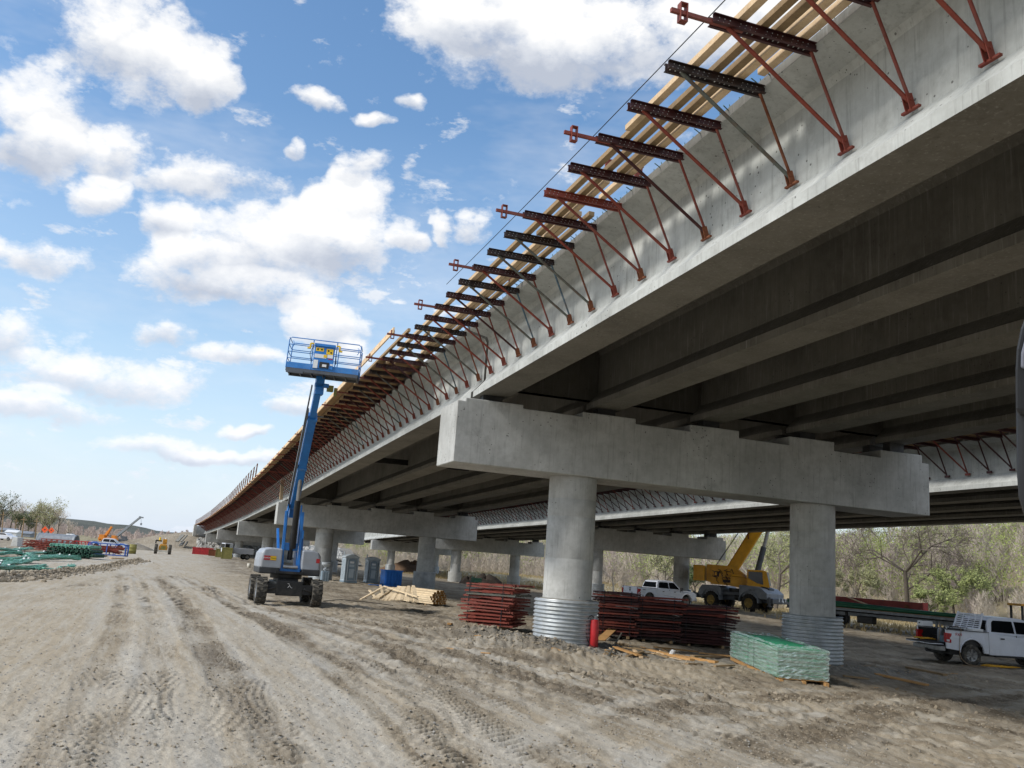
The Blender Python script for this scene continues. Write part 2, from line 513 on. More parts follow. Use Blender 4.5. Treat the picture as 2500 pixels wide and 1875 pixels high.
# cumulus fields placed by azimuth and height: (cx, cy, rx, ry) surveyed in a 2212 px wide frame
CL = [(250, 50, 140, 95), (385, 150, 125, 85), (475, 205, 55, 45), (55, 235, 120, 95), (40, 330, 90, 60), (225, 320, 95, 45),
      (440, 385, 150, 38), (200, 415, 80, 38), (350, 475, 55, 40), (590, 525, 230, 70), (400, 585, 130, 55), (560, 630, 130, 40),
      (720, 490, 110, 65), (740, 420, 90, 38), (875, 502, 36, 26), (1012, 497, 44, 32), (943, 500, 18, 28), (690, 228, 62, 22), (822, 266, 44, 14), (905, 222, 26, 26),
      (775, 370, 65, 26), (630, 325, 24, 20), (1130, 70, 210, 90), (1010, 20, 150, 60), (1255, 120, 140, 60), (1500, 70, 200, 75), (1780, 40, 190, 60),
      (695, 705, 100, 48), (85, 560, 90, 34), (20, 720, 90, 55), (365, 710, 75, 34), (500, 768, 78, 22), (220, 812, 210, 40), (620, 880, 88, 26), (330, 960, 120, 26),
      (70, 878, 160, 32), (500, 985, 110, 14), (770, 780, 60, 40), (520, 935, 60, 12)]
sx_ = k.n('ShaderNodeSeparateXYZ', {0: dv}).outputs
yy = k.math('MAXIMUM', sx_[1], .12)
pp = k.n('ShaderNodeCombineXYZ', {0: k.math('DIVIDE', sx_[0], yy), 1: k.math('DIVIDE', sx_[2], yy), 2: 0.0}).outputs[0]
acc = None
for ci, (cx, cy, rx, ry) in enumerate(CL):
    if ci % 8 == 7: pp = k.n('ShaderNodeVectorMath', {0: acc, 1: (0, 0, 1e-9), 2: pp}, operation='MULTIPLY_ADD').outputs[0]
    s_ = 2500 / 2212
    c = ray(cx * s_, cy * s_)
    px_, pz_ = c.x / c.y, c.z / c.y
    g_ = 1 / c.y
    ax = rx * s_ / FPX * g_; az = ry * s_ / FPX * g_ * (1 + pz_ * .4)
    u = k.n('ShaderNodeVectorMath', {0: pp, 1: (1 / ax, 1 / az, 0), 2: (-px_ / ax, -pz_ / az, 1)}, operation='MULTIPLY_ADD').outputs[0]
    q = k.n('ShaderNodeVectorMath', {0: u, 1: u}, operation='DOT_PRODUCT').outputs['Value']
    w = k.math('MAXIMUM', k.math('SUBTRACT', 2.9, q), 0.0)
    uw = k.n('ShaderNodeVectorMath', {0: u, 1: w}, operation='MULTIPLY').outputs[0]
    acc = uw if acc is None else k.n('ShaderNodeVectorMath', {0: acc, 1: uw}, operation='ADD').outputs[0]
acs = k.n('ShaderNodeSeparateXYZ', {0: acc}).outputs
hgt = k.math('MULTIPLY', acs[1], .6)
dens = k.math('SUBTRACT', k.math('MINIMUM', acs[2], 2.2), .95)
back = k.math('LESS_THAN', sx_[1], .35)
dens = k.math('MULTIPLY_ADD', back, k.math('SUBTRACT', .2, dens), dens)
fb = k.noise(k.map(tc, (1, 1, 1.6)), 15.0, 7, .66)
fb2 = k.noise(k.map(tc, (1, 1, 1.6), loc=(3, 1, 2)), 38.0, 4, .6)
dn = k.math('ADD', dens, k.math('MULTIPLY', k.math('SUBTRACT', fb, .5), 4.4))
dn = k.math('ADD', dn, k.math('MULTIPLY', k.math('SUBTRACT', fb2, .5), 1.5))
cov = k.ramp(k.math('MULTIPLY_ADD', dn, .30, .50), [(.36, 0.), (.5, .32), (.62, .75), (.8, 1.)])
# thin veil of high haze
veil = k.ramp(k.noise(k.map(tc, (1, 1, 3)), 3.2, 5, .68), [(.45, 0.), (.8, .38)])
puff = k.noise(k.map(tc, (1, 1, 2.4), loc=(7, 3, 1)), 15.0, 6, .62)
pm2 = k.ramp(k.n('ShaderNodeSeparateXYZ', {0: tc}).outputs[2], [(.02, .55), (.12, 1.), (.3, .75), (.5, .25)])
puff = k.ramp(k.math('MULTIPLY', puff, k.math('MULTIPLY_ADD', pm2, .18, .82)), [(.545, 0.), (.65, .8)])
cov = k.math('MAXIMUM', cov, k.math('MAXIMUM', veil, puff))
# undersides greyer, tops white
shade = k.ramp(k.math('MULTIPLY_ADD', k.math('ADD', hgt, k.math('MULTIPLY', k.math('SUBTRACT', fb, .5), 1.6)), .55, .62), [(.16, lc('#bcc4d3')), (.48, lc('#e2e6ed')), (.74, lc('#ffffff'))])
sep = k.n('ShaderNodeSeparateXYZ', {0: tc}).outputs[2]
hz_ = k.ramp(sep, [(0., 1.), (.09, .75), (.22, .30), (.45, 0.)])
skyc = k.n('ShaderNodeHueSaturation', {'Saturation': 1.15, 'Value': 1.18, 'Color': sky}).outputs[0]
skyh = k.mix(k.math('MULTIPLY', hz_, .72), skyc, (4.9, 5.9, 7.5, 1))
cl = k.n('ShaderNodeVectorMath', {0: shade, 'Scale': 6.7}, operation='SCALE').outputs[0]
clh = k.mix(k.math('MULTIPLY', hz_, .35), cl, (6.1, 6.7, 7.8, 1))
fin = k.mix(cov, skyh, clh)
wd.cycles.sampling_method = 'MANUAL'; wd.cycles.sample_map_resolution = 512
bg = k.n('ShaderNodeBackground', {'Color': fin, 'Strength': .102})
k.n('ShaderNodeOutputWorld', {'Surface': bg.outputs[0]})

# ================================================================= ground
TR = [  # wheel tracks: photo polylines (2500 px frame), half width, depth
    ([(330, 1375), (430, 1450), (491, 1552), (575, 1675), (720, 1860)], .30, 1.0),
    ([(345, 1372), (520, 1450), (740, 1575), (860, 1665), (1000, 1770), (1130, 1900)], .32, 1.2),
    ([(300, 1380), (300, 1480), (270, 1600), (230, 1700), (150, 1880)], .30, .8),
    ([(320, 1378), (380, 1500), (385, 1640), (360, 1760), (330, 1900)], .30, .8),
    ([(480, 1420), (720, 1510), (932, 1575), (1153, 1694), (1330, 1800), (1450, 1900)], .34, 1.0),
    ([(640, 1480), (900, 1545), (1130, 1600), (1400, 1690), (1700, 1780), (2050, 1900)], .34, 1.0),
    ([(800, 1500), (1100, 1565), (1400, 1640), (1800, 1720), (2250, 1790), (2700, 1850)], .34, .9),
    ([(420, 1385), (620, 1500), (840, 1600), (1050, 1700), (1250, 1860)], .45, .9),
    ([(400, 1400), (470, 1520), (560, 1640), (600, 1750), (620, 1880)], .45, .9),
    ([(1700, 1900), (2000, 1780), (2300, 1720), (2600, 1690)], .4, 1.0),
    ([(1400, 1850), (1700, 1720), (2050, 1700), (2500, 1700)], .4, 1.0),
    ([(150, 1440), (350, 1400), (600, 1390), (900, 1440)], .4, .6),
    ([(1750, 1560), (1950, 1580), (2200, 1650), (2600, 1720)], .35, .8),
    ([(1700, 1600), (1900, 1650), (2100, 1700), (2500, 1790)], .35, .8),
]


def catmull(pts, m=10):
    P = [pts[0]] + pts + [pts[-1]]; out = []
    for i in range(1, len(P) - 2):
        for j in range(m):
            t = j / m
            out.append(P[i] * .5 * (2) * 0 + ((P[i] * 2) + (P[i + 1] - P[i - 1]) * t + (P[i - 1] * 2 - P[i] * 5 + P[i + 1] * 4 - P[i + 2]) * t * t + (-P[i - 1] + P[i] * 3 - P[i + 1] * 3 + P[i + 2]) * t ** 3) * .5)
    out.append(P[-2]); return out


rr = [.3, .8, 1.5, 2.5, 4, 5.5]
r = 6.5
while r < 62: rr.append(r); r *= 1.0052
while r < 420: rr.append(r); r *= 1.018
while r < 5000: rr.append(r); r *= 1.12
rr = np.array(rr)
aa = np.concatenate([np.linspace(-36, 38, 760), np.linspace(38, 324, 90)[1:-1]]) * pi / 180
na, nr = len(aa), len(rr)
GR, GA = np.meshgrid(rr, aa, indexing='ij')
GX = GR * np.sin(GA); GY = GR * np.cos(GA)
Xf = GX.ravel(); Yf = GY.ravel()
dx = Xf - ORG.x; dy = Yf - ORG.y
Aa = dx * EA.x + dy * EA.y; Tt = dx * NT.x + dy * NT.y
Z = base_h(Xf, Yf)
near = np.clip((70 - GR.ravel()) / 40, 0, 1)
det = (GR.ravel() < 150)
mud = np.zeros_like(Z); grav = np.zeros_like(Z); pale = np.zeros_like(Z); grass = np.zeros_like(Z)
# undulation
Z += .10 * fbm(Xf * .12, Yf * .12, 3, 5) * np.clip(GR.ravel() / 20, 0, 1)
n1 = np.zeros_like(Z); n2 = np.zeros_like(Z)
i = det
# rough, cloddy zone right of the haul road and under the bridge
rz_ = sm(Aa, -6.5, -1.5) * sm(GR.ravel(), 11, 19) + .6 * sm(Aa + Tt * .25, -14, -6) * 0
rz_ = np.clip(rz_ + .55 * sm(Aa, -8, 10) * sm(vnoise(Xf * .13, Yf * .13, 3), -.15, .3), 0, 1)
leftv = sm(-Aa, 17.5, 21) * sm(Yf, 30, 42)
ro = np.clip(rz_ + leftv, 0, 1)
c1_ = np.abs(vnoise(Xf[i] * 2.6, Yf[i] * 2.6, 21)) ; c2_ = np.abs(vnoise(Xf[i] * 6.3, Yf[i] * 6.3, 22)); c3_ = vnoise(Xf[i] * 17, Yf[i] * 17, 23)
Z[i] += ro[i] * (.16 * (c1_ - .2) + .085 * (c2_ - .2) + .03 * c3_) * 1.0
Z[i] += (1 - ro[i]) * (.020 * vnoise(Xf[i] * 9, Yf[i] * 9, 24) + .018 * vnoise(Xf[i] * 22, Yf[i] * 22, 25) + .02 * vnoise(Xf[i] * 1.7, Yf[i] * 1.7, 26))
mud = np.clip(ro * (.45 + 1.1 * (fbm(Xf * .8, Yf * .8, 4, 31) + .1)), 0, 1)
# spoil lumps in front of the first column and bracket pile
for (px, py, sx, sy, hh) in ((1290, 1580, 1.7, .8, .34), (1200, 1556, 2.0, .6, .30), (1380, 1610, 2.0, .8, .22), (1450, 1580, 1.6, .8, .16), (1110, 1530, 1.5, .6, .2), (1650, 1630, 2.2, .9, .08), (2330, 1730, 1.2, .5, .15), (2200, 1650, 2.6, .7, .12), (2060, 1640, 1.6, .6, .16)):
    P = onG(px, py)
    q = ((Xf - P.x) * EA.x + (Yf - P.y) * EA.y) ** 2 / sx ** 2 + ((Xf - P.x) * NT.x + (Yf - P.y) * NT.y) ** 2 / sy ** 2
    g_ = np.exp(-q); j = (q < 6)
    Z[j] += hh * g_[j] * (.75 + .9 * np.abs(vnoise(Xf[j] * 4.5, Yf[j] * 4.5, 41)) + .5 * np.abs(vnoise(Xf[j] * 11, Yf[j] * 11, 42)))
# grey aggregate apron round the columns
for (c, rad) in ((4.306, 3.2), (13.52, 3.6)):
    P = W(c, .4, 0)
    q = np.sqrt((Xf - P.x) ** 2 + ((Yf - P.y) * 1.0) ** 2) / rad
    grav = np.maximum(grav, np.clip(1.35 - q + .5 * fbm(Xf * .9, Yf * .9, 3, 51), 0, 1) * (q < 1.9))
P = onG(1640, 1600)
q = ((Xf - P.x) / 4.6) ** 2 + ((Yf - P.y) / 1.3) ** 2
grav = np.maximum(grav, np.clip(1.3 - q + .6 * fbm(Xf * .9, Yf * .9, 3, 52), 0, 1) * .9 * (q < 2.4))
# wheel tracks with lug prints
for pts, hw, am in TR:
    poly = catmull([onG(*p) for p in pts], 8)
    best = np.full(len(Z), 9.0); sal = np.zeros(len(Z)); side = np.zeros(len(Z)); acc = 0
    sel0 = (GR.ravel() < 60)
    for A_, B_ in zip(poly[:-1], poly[1:]):
        ex, ey = B_.x - A_.x, B_.y - A_.y; L = hypot(ex, ey)
        if L < 1e-4: continue
        ex /= L; ey /= L
        rx = Xf - A_.x; ry = Yf - A_.y
        al = rx * ex + ry * ey; pe = rx * ey - ry * ex
        ok = sel0 & (al > -.05) & (al < L + .05) & (np.abs(pe) < 1.2) & (np.abs(pe) < best)
        best[ok] = np.abs(pe[ok]); side[ok] = pe[ok]; sal[ok] = acc + al[ok]; acc += L
    j = best < 1.0
    wob = .10 * vnoise(sal[j] * .8, side[j] * 0 + 3, 61)
    d = np.abs(side[j] + wob)
    inside = 1 - sm(d, hw * .8, hw * 1.15)
    pale[j] = np.clip(pale[j] + am * .9 * np.exp(-((d - hw * 2.0) / (hw * .6)) ** 2), 0, 1)
    lug = np.sin((sal[j] * 1.0 + np.abs(side[j]) * .55) * 2 * pi / .21 + 1.5 * vnoise(sal[j] * 1.1, side[j] * 2, 64))
    patch = np.clip(.42 + 2.4 * fbm(sal[j] * .5, side[j] * 1.4, 3, 62), .0, 1)
    rim_ = np.exp(-((d - hw * 1.2) / .1) ** 2)
    Z[j] += am * (inside * (-.012 + .044 * np.clip(lug * 1.8, -1, 1) * patch) + .010 * rim_ * (.4 + 1.2 * np.abs(vnoise(sal[j] * 5, side[j] * 5, 63))))
    mud[j] = np.clip(mud[j] + am * (.42 * inside * patch * (lug < .2) + .26 * np.exp(-(d / .8) ** 2) * patch + .22 * inside), 0, 1)
pale_ex = pale.copy()
pale = np.clip(.5 + 1.5 * fbm(Xf * .22 + 3, Yf * .05, 4, 71) - .2, 0, 1) * (1 - rz_) * (1 - leftv)
pale = np.clip(pale + .8 * sm(GR.ravel(), 45, 110) * (1 - sm(-Aa, 13, 19)) * (1 - sm(Aa, 3, 9)), 0, 1)
emz = sm(Tt, 190, 215) * sm(Aa, -34, -20) * (1 - sm(Aa, 34, 44)); pale = pale * (1 - emz); mud = np.clip(mud + .6 * emz, 0, 1)
Z += emz * .5 * fbm(Xf * .25, Yf * .25, 4, 91)
mud = np.clip(mud - .5 * pale_ex, 0, 1); pale = np.clip(pale + pale_ex, 0, 1)
grass = sm(-Aa, 40, 60) * sm(Yf, 120, 180) * .9
grass = np.maximum(grass, sm(Aa, 30, 44) * sm(Yf, 62, 92) * (.7 + .6 * vnoise(Xf * .2, Yf * .2, 81)))
grass = np.maximum(grass, sm(Yf, 240, 330)); grass = np.clip(grass, 0, 1)
V = np.stack([Xf, Yf, Z], 1)
idx = np.arange(nr * na).reshape(nr, na)
a0 = idx[:-1, :]; a1 = np.roll(idx, -1, axis=1)[:-1, :]; b0 = idx[1:, :]; b1 = np.roll(idx, -1, axis=1)[1:, :]
Fq = np.stack([a0, b0, b1, a1], 2).reshape(-1, 4)

m, k = newmat('site_ground')
at = k.n('ShaderNodeAttribute', attribute_name='zone').outputs
sp_ = k.n('ShaderNodeSeparateColor', {0: at['Color']}).outputs
agr = k.n('ShaderNodeAttribute', attribute_name='grass').outputs['Fac']
tc = k.n('ShaderNodeTexCoord').outputs['Object']
f1 = k.noise(tc, .35, 6, .65); f2 = k.noise(tc, 3.0, 6, .7); f3 = k.noise(tc, 26, 4, .7); tr_ = k.map(tc, rot=(0, 0, -.37)); f4 = k.noise(k.map(tr_, (1.5, .11, 1)), .8, 6, .72); f5 = k.noise(k.map(tr_, (6, .35, 1), loc=(3, 1, 0)), 1.0, 5, .7)
base = k.mix(k.ramp(f1, [(.3, 0.), (.7, 1.)]), lc('#b5a994'), lc('#a69881'))
base = k.mix(k.math('MULTIPLY', sp_[2], k.ramp(f4, [(.38, 0.), (.62, .9)])), base, lc('#b9b5ab'))
base = k.mix(k.math('MULTIPLY', k.ramp(f4, [(.25, .5), (.45, 0.)]), .6), base, lc('#756b5d'))
base = k.mix(k.math('MULTIPLY', sp_[0], k.ramp(f2, [(.3, .45), (.6, .95)])), base, lc('#6d6252'))
base = k.mix(k.math('MULTIPLY', sp_[0], k.ramp(f1, [(.5, .0), (.72, .5)])), base, lc('#50473d'))
base = k.mix(k.math('MULTIPLY', sp_[1], .92), base, k.mix(k.ramp(f3, [(.35, 0.), (.65, 1.)]), lc('#8d8c86'), lc('#6f6e6a')))
base = k.mix(k.math('MULTIPLY', agr, k.ramp(f2, [(.3, .6), (.6, 1.)])), base, k.mix(k.ramp(f1, [(.4, 0.), (.6, 1.)]), lc('#a2946f'), lc('#7e7a58')))
base = k.mix(k.math('MULTIPLY', k.ramp(f5, [(.45, 0.), (.62, .55)]), k.math('SUBTRACT', 1.0, k.math('MULTIPLY', sp_[0], .6))), base, lc('#bdb7a9'))
base = k.mix(k.ramp(f5, [(.3, .3), (.42, 0.)]), base, lc('#8b7f6d'))
peb = k.n('ShaderNodeTexVoronoi', {'Vector': tc, 'Scale': 34.0}, feature='F1').outputs
pebc = k.n('ShaderNodeSeparateColor', {0: peb['Color']}).outputs[0]
pm_ = k.math('MULTIPLY', k.math('LESS_THAN', peb['Distance'], .32), k.math('GREATER_THAN', pebc, .72))
base = k.mix(k.math('MULTIPLY', pm_, .45), base, lc('#b9b3a6'))
base = k.mix(k.math('MULTIPLY', k.ramp(f3, [(.3, .5), (.46, 0.)]), .45), base, lc('#7b7263'))
h = k.math('ADD', k.math('MULTIPLY', f3, .5), k.math('ADD', k.math('MULTIPLY', f2, .8), k.math('MULTIPLY', pm_, .35)))
finish(k, base, .95, 0, h, .8, .04, .15)
M['ground'] = m
zone = np.stack([mud, grav, pale, np.ones_like(mud)], 1)
g = np_mesh('ground', V, Fq, m, True, {'zone': zone, 'grass': grass})
tag(g, kind='structure')
_g_idx = None


def hq(x, y):
    """ground height with its relief, read back from the ground mesh grid"""
    r_ = hypot(x, y); a_ = atan2(x, y)
    ir = int(np.argmin(np.abs(rr - r_)))
    if a_ < aa[0]: a_ += 2 * pi
    ia = int(np.argmin(np.abs(aa - a_)))
    return float(Z[ir * na + ia])


def hmin(x, y, r=.5):
    return min(hq(x + r * cos(a_), y + r * sin(a_)) for a_ in (0, 1.5, 3, 4.5))


# loose clods and stones, one uncountable object each
ICO = None


def rocks(name, pts, sizes, mat, flat=.6, seed=1):
    import bmesh
    bm = bmesh.new(); bmesh.ops.create_icosphere(bm, subdivisions=1, radius=1)
    bv = np.array([v.co[:] for v in bm.verts]); bf = np.array([[v.index for v in f.verts] for f in bm.faces]); bm.free()
    R = np.random.default_rng(seed); n = len(pts)
    Vs = bv[None] * (1 + R.uniform(-.35, .3, (n, len(bv), 1)))
    s3 = np.stack([R.uniform(.7, 1.3, n), R.uniform(.7, 1.3, n), R.uniform(.45, .9, n) * flat / .6], 1) * sizes[:, None]
    Vs = Vs * s3[:, None, :]
    an = R.uniform(0, 2 * pi, n); c = np.cos(an)[:, None]; s_ = np.sin(an)[:, None]
    x = Vs[:, :, 0] * c - Vs[:, :, 1] * s_; y = Vs[:, :, 0] * s_ + Vs[:, :, 1] * c
    Vs = np.stack([x, y, Vs[:, :, 2]], 2) + np.asarray(pts)[:, None, :]
    Fs = bf[None] + (np.arange(n) * len(bv))[:, None, None]
    return np_mesh(name, Vs.reshape(-1, 3), Fs.reshape(-1, 3), mat, False)


def scatter(n, a0_, a1_, r0_, r1_, seed, test=None):
    R = np.random.default_rng(seed); out = []
    while len(out) < n:
        an = R.uniform(a0_, a1_); r_ = r0_ * (r1_ / r0_) ** R.uniform(0, 1)
        ia = int((an - radians(-36)) / radians(74) * 759); ia = max(0, min(759, ia)); ir = int(np.searchsorted(rr, r_)); q = ir * na + ia
        if test is None or R.uniform(0, 1) < test(q): out.append((Xf[q] + R.uniform(-.03, .03), Yf[q] + R.uniform(-.03, .03), Z[q]))
    return np.array(out)


p_ = scatter(14000, radians(-33), radians(35), 8, 45, 5, lambda q: .08 + .9 * mud[q])
o = rocks('dirt_clods', p_, np.random.default_rng(6).uniform(.006, .024, len(p_)), M['dirt'], seed=3)
tag(o, 'loose brown clods of earth strewn over the site ground', kind='stuff')
p_ = scatter(9000, radians(-33), radians(35), 7.5, 40, 8, lambda q: .25 + .8 * grav[q])
o = rocks('gravel', p_, np.random.default_rng(9).uniform(.007, .022, len(p_)), M['aggr'], seed=4)
tag(o, 'small grey stones scattered over the packed haul road', kind='stuff')

# ---- far ridge
rg = []
nx = 160
for i in range(nx):
    an = radians(-60 + 110 * i / (nx - 1))
    pr = 62 + 14 * sin(an * 9 + 1) + 9 * sin(an * 23) + 4 * sin(an * 61)
    for d_, hh in ((2600, 0), (3000, .45), (3500, .85), (3900, 1.0), (4600, .7)):
        rg.append((d_ * sin(an), d_ * cos(an), pr * hh + 3 * sin(an * 140 + d_) * hh - 2))
V_ = np.array(rg); id_ = np.arange(nx * 5).reshape(nx, 5)
F__ = np.stack([id_[:-1, :-1], id_[1:, :-1], id_[1:, 1:], id_[:-1, 1:]], 2).reshape(-1, 4)
mh = pm('wooded_ridge', '#5b5d52', '#474a42', .01, .95, bump=.8, bd=4)
tag(np_mesh('hills', V_, F__, mh), kind='structure')

# ---- wooded slope behind the second bridge
def slope_h(x, y):
    a_, t_ = to_at(x, y)
    # distance beyond the tree line, measured across the bridges
    d_ = (a_ - 88) * 1.0 + (t_ - 60) * .22
    if d_ < 0: return -4
    rise = 34 * (1 - exp(-d_ / 75.0)) * (0.25 + .75 * min(1, max(0, (150 - t_) / 110)) if t_ > 40 else 1)
    return -.9 + rise


nx, ny = 90, 50
V_ = []
for i in range(nx):
    for j in range(ny):
        t_ = -140 + 520 * i / (nx - 1); a_ = 80 + 300 * (j / (ny - 1)) ** 1.3 - (t_ - 60) * .22
        p = W(a_, t_, 0); V_.append((p.x, p.y, slope_h(p.x, p.y) + .6 * sin(i * .9) * sin(j * .7) * (1 if j > 2 else 0)))
id_ = np.arange(nx * ny).reshape(nx, ny)
F__ = np.stack([id_[:-1, :-1], id_[1:, :-1], id_[1:, 1:], id_[:-1, 1:]], 2).reshape(-1, 4)
mh2 = pm('leaf_litter_slope', '#a8997c', '#8c8265', .08, .95, bump=.6, bd=.3)
tag(np_mesh('hillside', np.array(V_), F__, mh2), kind='structure')
# ================================================================= bridges
B1 = [(-54.5, .0, 1.13), (0, 0, 0), (53.5, -.4, -.86), (107, -1.0, -1.38), (160, -2.3, -1.95), (198, -3.8, -2.5), (222, -4.9, -2.75)]
B2 = [(-56, 24.3, .35), (-2, 24.5, -.30), (52.5, 24.9, -.88), (104.5, 26.1, -1.27), (158, 27.6, -1.75), (200, 29.2, -2.3)]
HC, WC, LC = 1.84, 1.9, 17.86
G0, GS, GB = 1.175, 3.8645, .941       # first girder axis, spacing, bottom flange width


def cap_axis(B, i):
    t0, a0, h0 = B[i]
    tn, an, hn = B[min(i + 1, len(B) - 1)]; tp, ap, hp = B[max(i - 1, 0)]
    k_ = (an - ap) / (tn - tp)
    n_ = (NT + EA * k_).normalized(); e_ = Vector((n_.y, -n_.x, 0))
    return W(a0, t0, h0), e_, n_


PR = [(-.4705, 0), (.4705, 0), (.4705, .19), (.40, .25), (.13, .56), (.09, .62), (.09, 1.86), (.15, 1.98), (.58, 2.08), (.725, 2.12), (.725, 2.28), (-.725, 2.28), (-.725, 2.12), (-.58, 2.08), (-.15, 1.98), (-.09, 1.86), (-.09, .62), (-.13, .56), (-.40, .25), (-.4705, .19)]
GZ = 2.154


def bridge(name, B, label, first, last, c1=4.306, c2=13.52, casing=True, lit=True):
    root = thing(name, label, 'bridge', W(B[1][1], B[1][0], 0).to_tuple()[:2] + (0,))
    root.location.z = 0
    inv = -root.location
    for i in range(first, last):
        O, e, n = cap_axis(B, i)
        up = Vector((0, 0, 1))
        f = lambda a, w, h: O + e * a + n * w + up * h + inv
        mb = MB()
        # cap with low bearing seats: stepped outline extruded through the cap depth
        top = []
        H = lambda a: HC + .02 - .0075 * max(a - 1, 0)
        seats = [G0 + GS * j for j in range(5)]
        sh = [1.962, 1.99, 2.035, 2.08, 2.02]
        out = [(0, 0), (LC, -.14), (LC, H(LC))]
        for s_, z_ in list(zip(seats, sh))[::-1]:
            l_, r_ = s_ - .93, s_ + .93
            out += [(r_, H(r_)), (r_, z_), (l_, z_), (l_, H(l_))]
        out += [(0, H(0))]
        mb.prism(out, lambda u, v, d: f(u, d, v), 0, WC)
        cap = mb.build('pier_cap', M['conc'], root, bevel=.02, seg=1)
        gs = []
        for c in (c1, c2):
            P = f(c, WC / 2, 0); Pw = P - inv
            zg = gz(Pw.x, Pw.y)
            mb = MB(); r_ = .762
            prof = [(r_, zg + .2)]
            zz = zg + .2
            bot = -.0078 * c
            ztop = P.z + bot
            # pour joints as shallow grooves
            js = [zg + 1.37 + q for q in (1.25, 2.55, 3.1)]
            for j_ in js:
                if j_ < ztop - .1: prof += [(r_, j_ - .012), (r_ - .006, j_), (r_, j_ + .012)]
            prof += [(r_, ztop + .02)]
            mb.lathe(prof, (P.x, P.y, 0), 48)
            mb.build('column', M['conc'], cap)
            if casing:
                mb = MB(); R0 = 1.0; top_ = zg + (1.38 if (i == 1 and c == c1) else 1.66 if i == 1 else 1.5)
                smooth_c = (name == 'second_bridge' and i == 3)
                prof = []
                pitch_ = .117; nn = int((top_ - zg + .5) / pitch_ * 6)
                for q in range(nn + 1):
                    z_ = zg - .5 + (top_ - zg + .5) * q / nn
                    prof.append((R0 + (0 if smooth_c else .026 * sin(2 * pi * (z_ - zg) / pitch_)), z_))
                mb.lathe(prof, (P.x, P.y, 0), 56)
                mb.build('casing', M['galv'] if not smooth_c else M['conc'], cap)
                mb = MB()
                mb.lathe([(R0 - .02, top_ - .02), (R0 - .09, top_ - .03), (.77, top_ + .03 if i == 1 and c == c1 else top_ - .02)], (P.x, P.y, 0), 40, smooth=False)
                mb.build('grout_ring', M['rough'], cap)
        mb = MB()
        for j, (s_, z_) in enumerate(zip(seats, sh)):
            for w_ in (.42, 1.48):
                c_ = f(s_, w_, z_ + (GZ + .055 * j - z_) / 2)
                Rm = Matrix((e, n, up)).transposed()
                mb = MB(); mb.box(c_, (.62, .36, abs(GZ + .055 * j - z_) + .01), Rm)
                mb.build('bearing_pad', M['black'], cap)
    # girders span by span
    for i in range(first - 1, last):
        if i + 1 >= len(B): break
        Oa, ea, na_ = cap_axis(B, i); Ob, eb, nb_ = cap_axis(B, i + 1)
        A0 = Oa + na_ * (WC / 2 + .12); B0 = Ob + nb_ * (WC / 2 - .12)
        dz = Vector((0, 0, 1))
        for j in range(5):
            ax = G0 + GS * j; z_ = GZ + .055 * j
            p0 = A0 + ea * ax + dz * z_ + inv; p1 = B0 + eb * ax + dz * z_ + inv
            mb = MB()
            nseg = 4
            e_m = ((ea + eb) / 2).normalized()
            n_ = len(PR); vs = []
            for s_ in range(nseg + 1):
                kk = s_ / nseg; c_ = p0.lerp(p1, kk) + dz * (.03 * 4 * kk * (1 - kk))
                for u, v in PR: vs.append(c_ + e_m * u + dz * v)
            fs = [(s_ * n_ + q, s_ * n_ + (q + 1) % n_, (s_ + 1) * n_ + (q + 1) % n_, (s_ + 1) * n_ + q) for s_ in range(nseg) for q in range(n_)]
            fs += [tuple(range(n_)), tuple(range(nseg * n_, nseg * n_ + n_))[::-1]]
            # outer faces of the first girder carry a pale finish coat; soffits and inner faces have under-deck shade darkened into their colour
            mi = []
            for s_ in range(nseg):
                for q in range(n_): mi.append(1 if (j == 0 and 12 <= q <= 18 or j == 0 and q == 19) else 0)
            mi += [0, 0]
            mb.add(vs, fs); mb.m = mi
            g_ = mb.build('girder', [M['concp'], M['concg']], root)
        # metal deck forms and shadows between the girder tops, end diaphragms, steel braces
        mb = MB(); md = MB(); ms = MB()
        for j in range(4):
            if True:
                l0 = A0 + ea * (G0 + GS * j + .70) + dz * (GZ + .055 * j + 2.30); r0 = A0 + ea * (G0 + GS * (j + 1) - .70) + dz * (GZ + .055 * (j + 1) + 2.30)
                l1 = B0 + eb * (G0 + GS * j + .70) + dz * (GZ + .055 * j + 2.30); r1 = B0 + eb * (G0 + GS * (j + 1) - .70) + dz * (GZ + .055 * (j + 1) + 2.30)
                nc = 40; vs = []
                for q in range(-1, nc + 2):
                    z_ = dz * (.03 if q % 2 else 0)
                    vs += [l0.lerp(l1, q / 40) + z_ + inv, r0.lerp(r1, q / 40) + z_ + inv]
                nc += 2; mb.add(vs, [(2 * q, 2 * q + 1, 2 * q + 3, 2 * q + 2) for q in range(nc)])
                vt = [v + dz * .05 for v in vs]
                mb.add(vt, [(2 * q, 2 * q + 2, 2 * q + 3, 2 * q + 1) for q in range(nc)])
            for (OO, ee, nn_) in ((Oa, ea, na_), (Ob, eb, nb_)):
                c_ = OO + nn_ * (WC / 2) + ee * (G0 + GS * (j + .5)) + dz * (GZ + .055 * (j + .5) + 1.2) + inv
                Rm = Matrix((ee, nn_, dz)).transposed()
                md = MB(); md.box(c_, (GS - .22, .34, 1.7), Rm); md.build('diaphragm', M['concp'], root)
            for kk in (.5,):
                ce = A0.lerp(B0, kk)
                p = ce + ea * (G0 + GS * j + .1) + dz * (GZ + .055 * j + .95) + inv; q = ce + ea * (G0 + GS * (j + 1) - .1) + dz * (GZ + .055 * (j + 1) + .95) + inv
                ms = MB(); ms.bar(p, q, .2, .32)
                ms.build('steel_brace', M['black'], root)
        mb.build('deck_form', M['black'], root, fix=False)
    return root


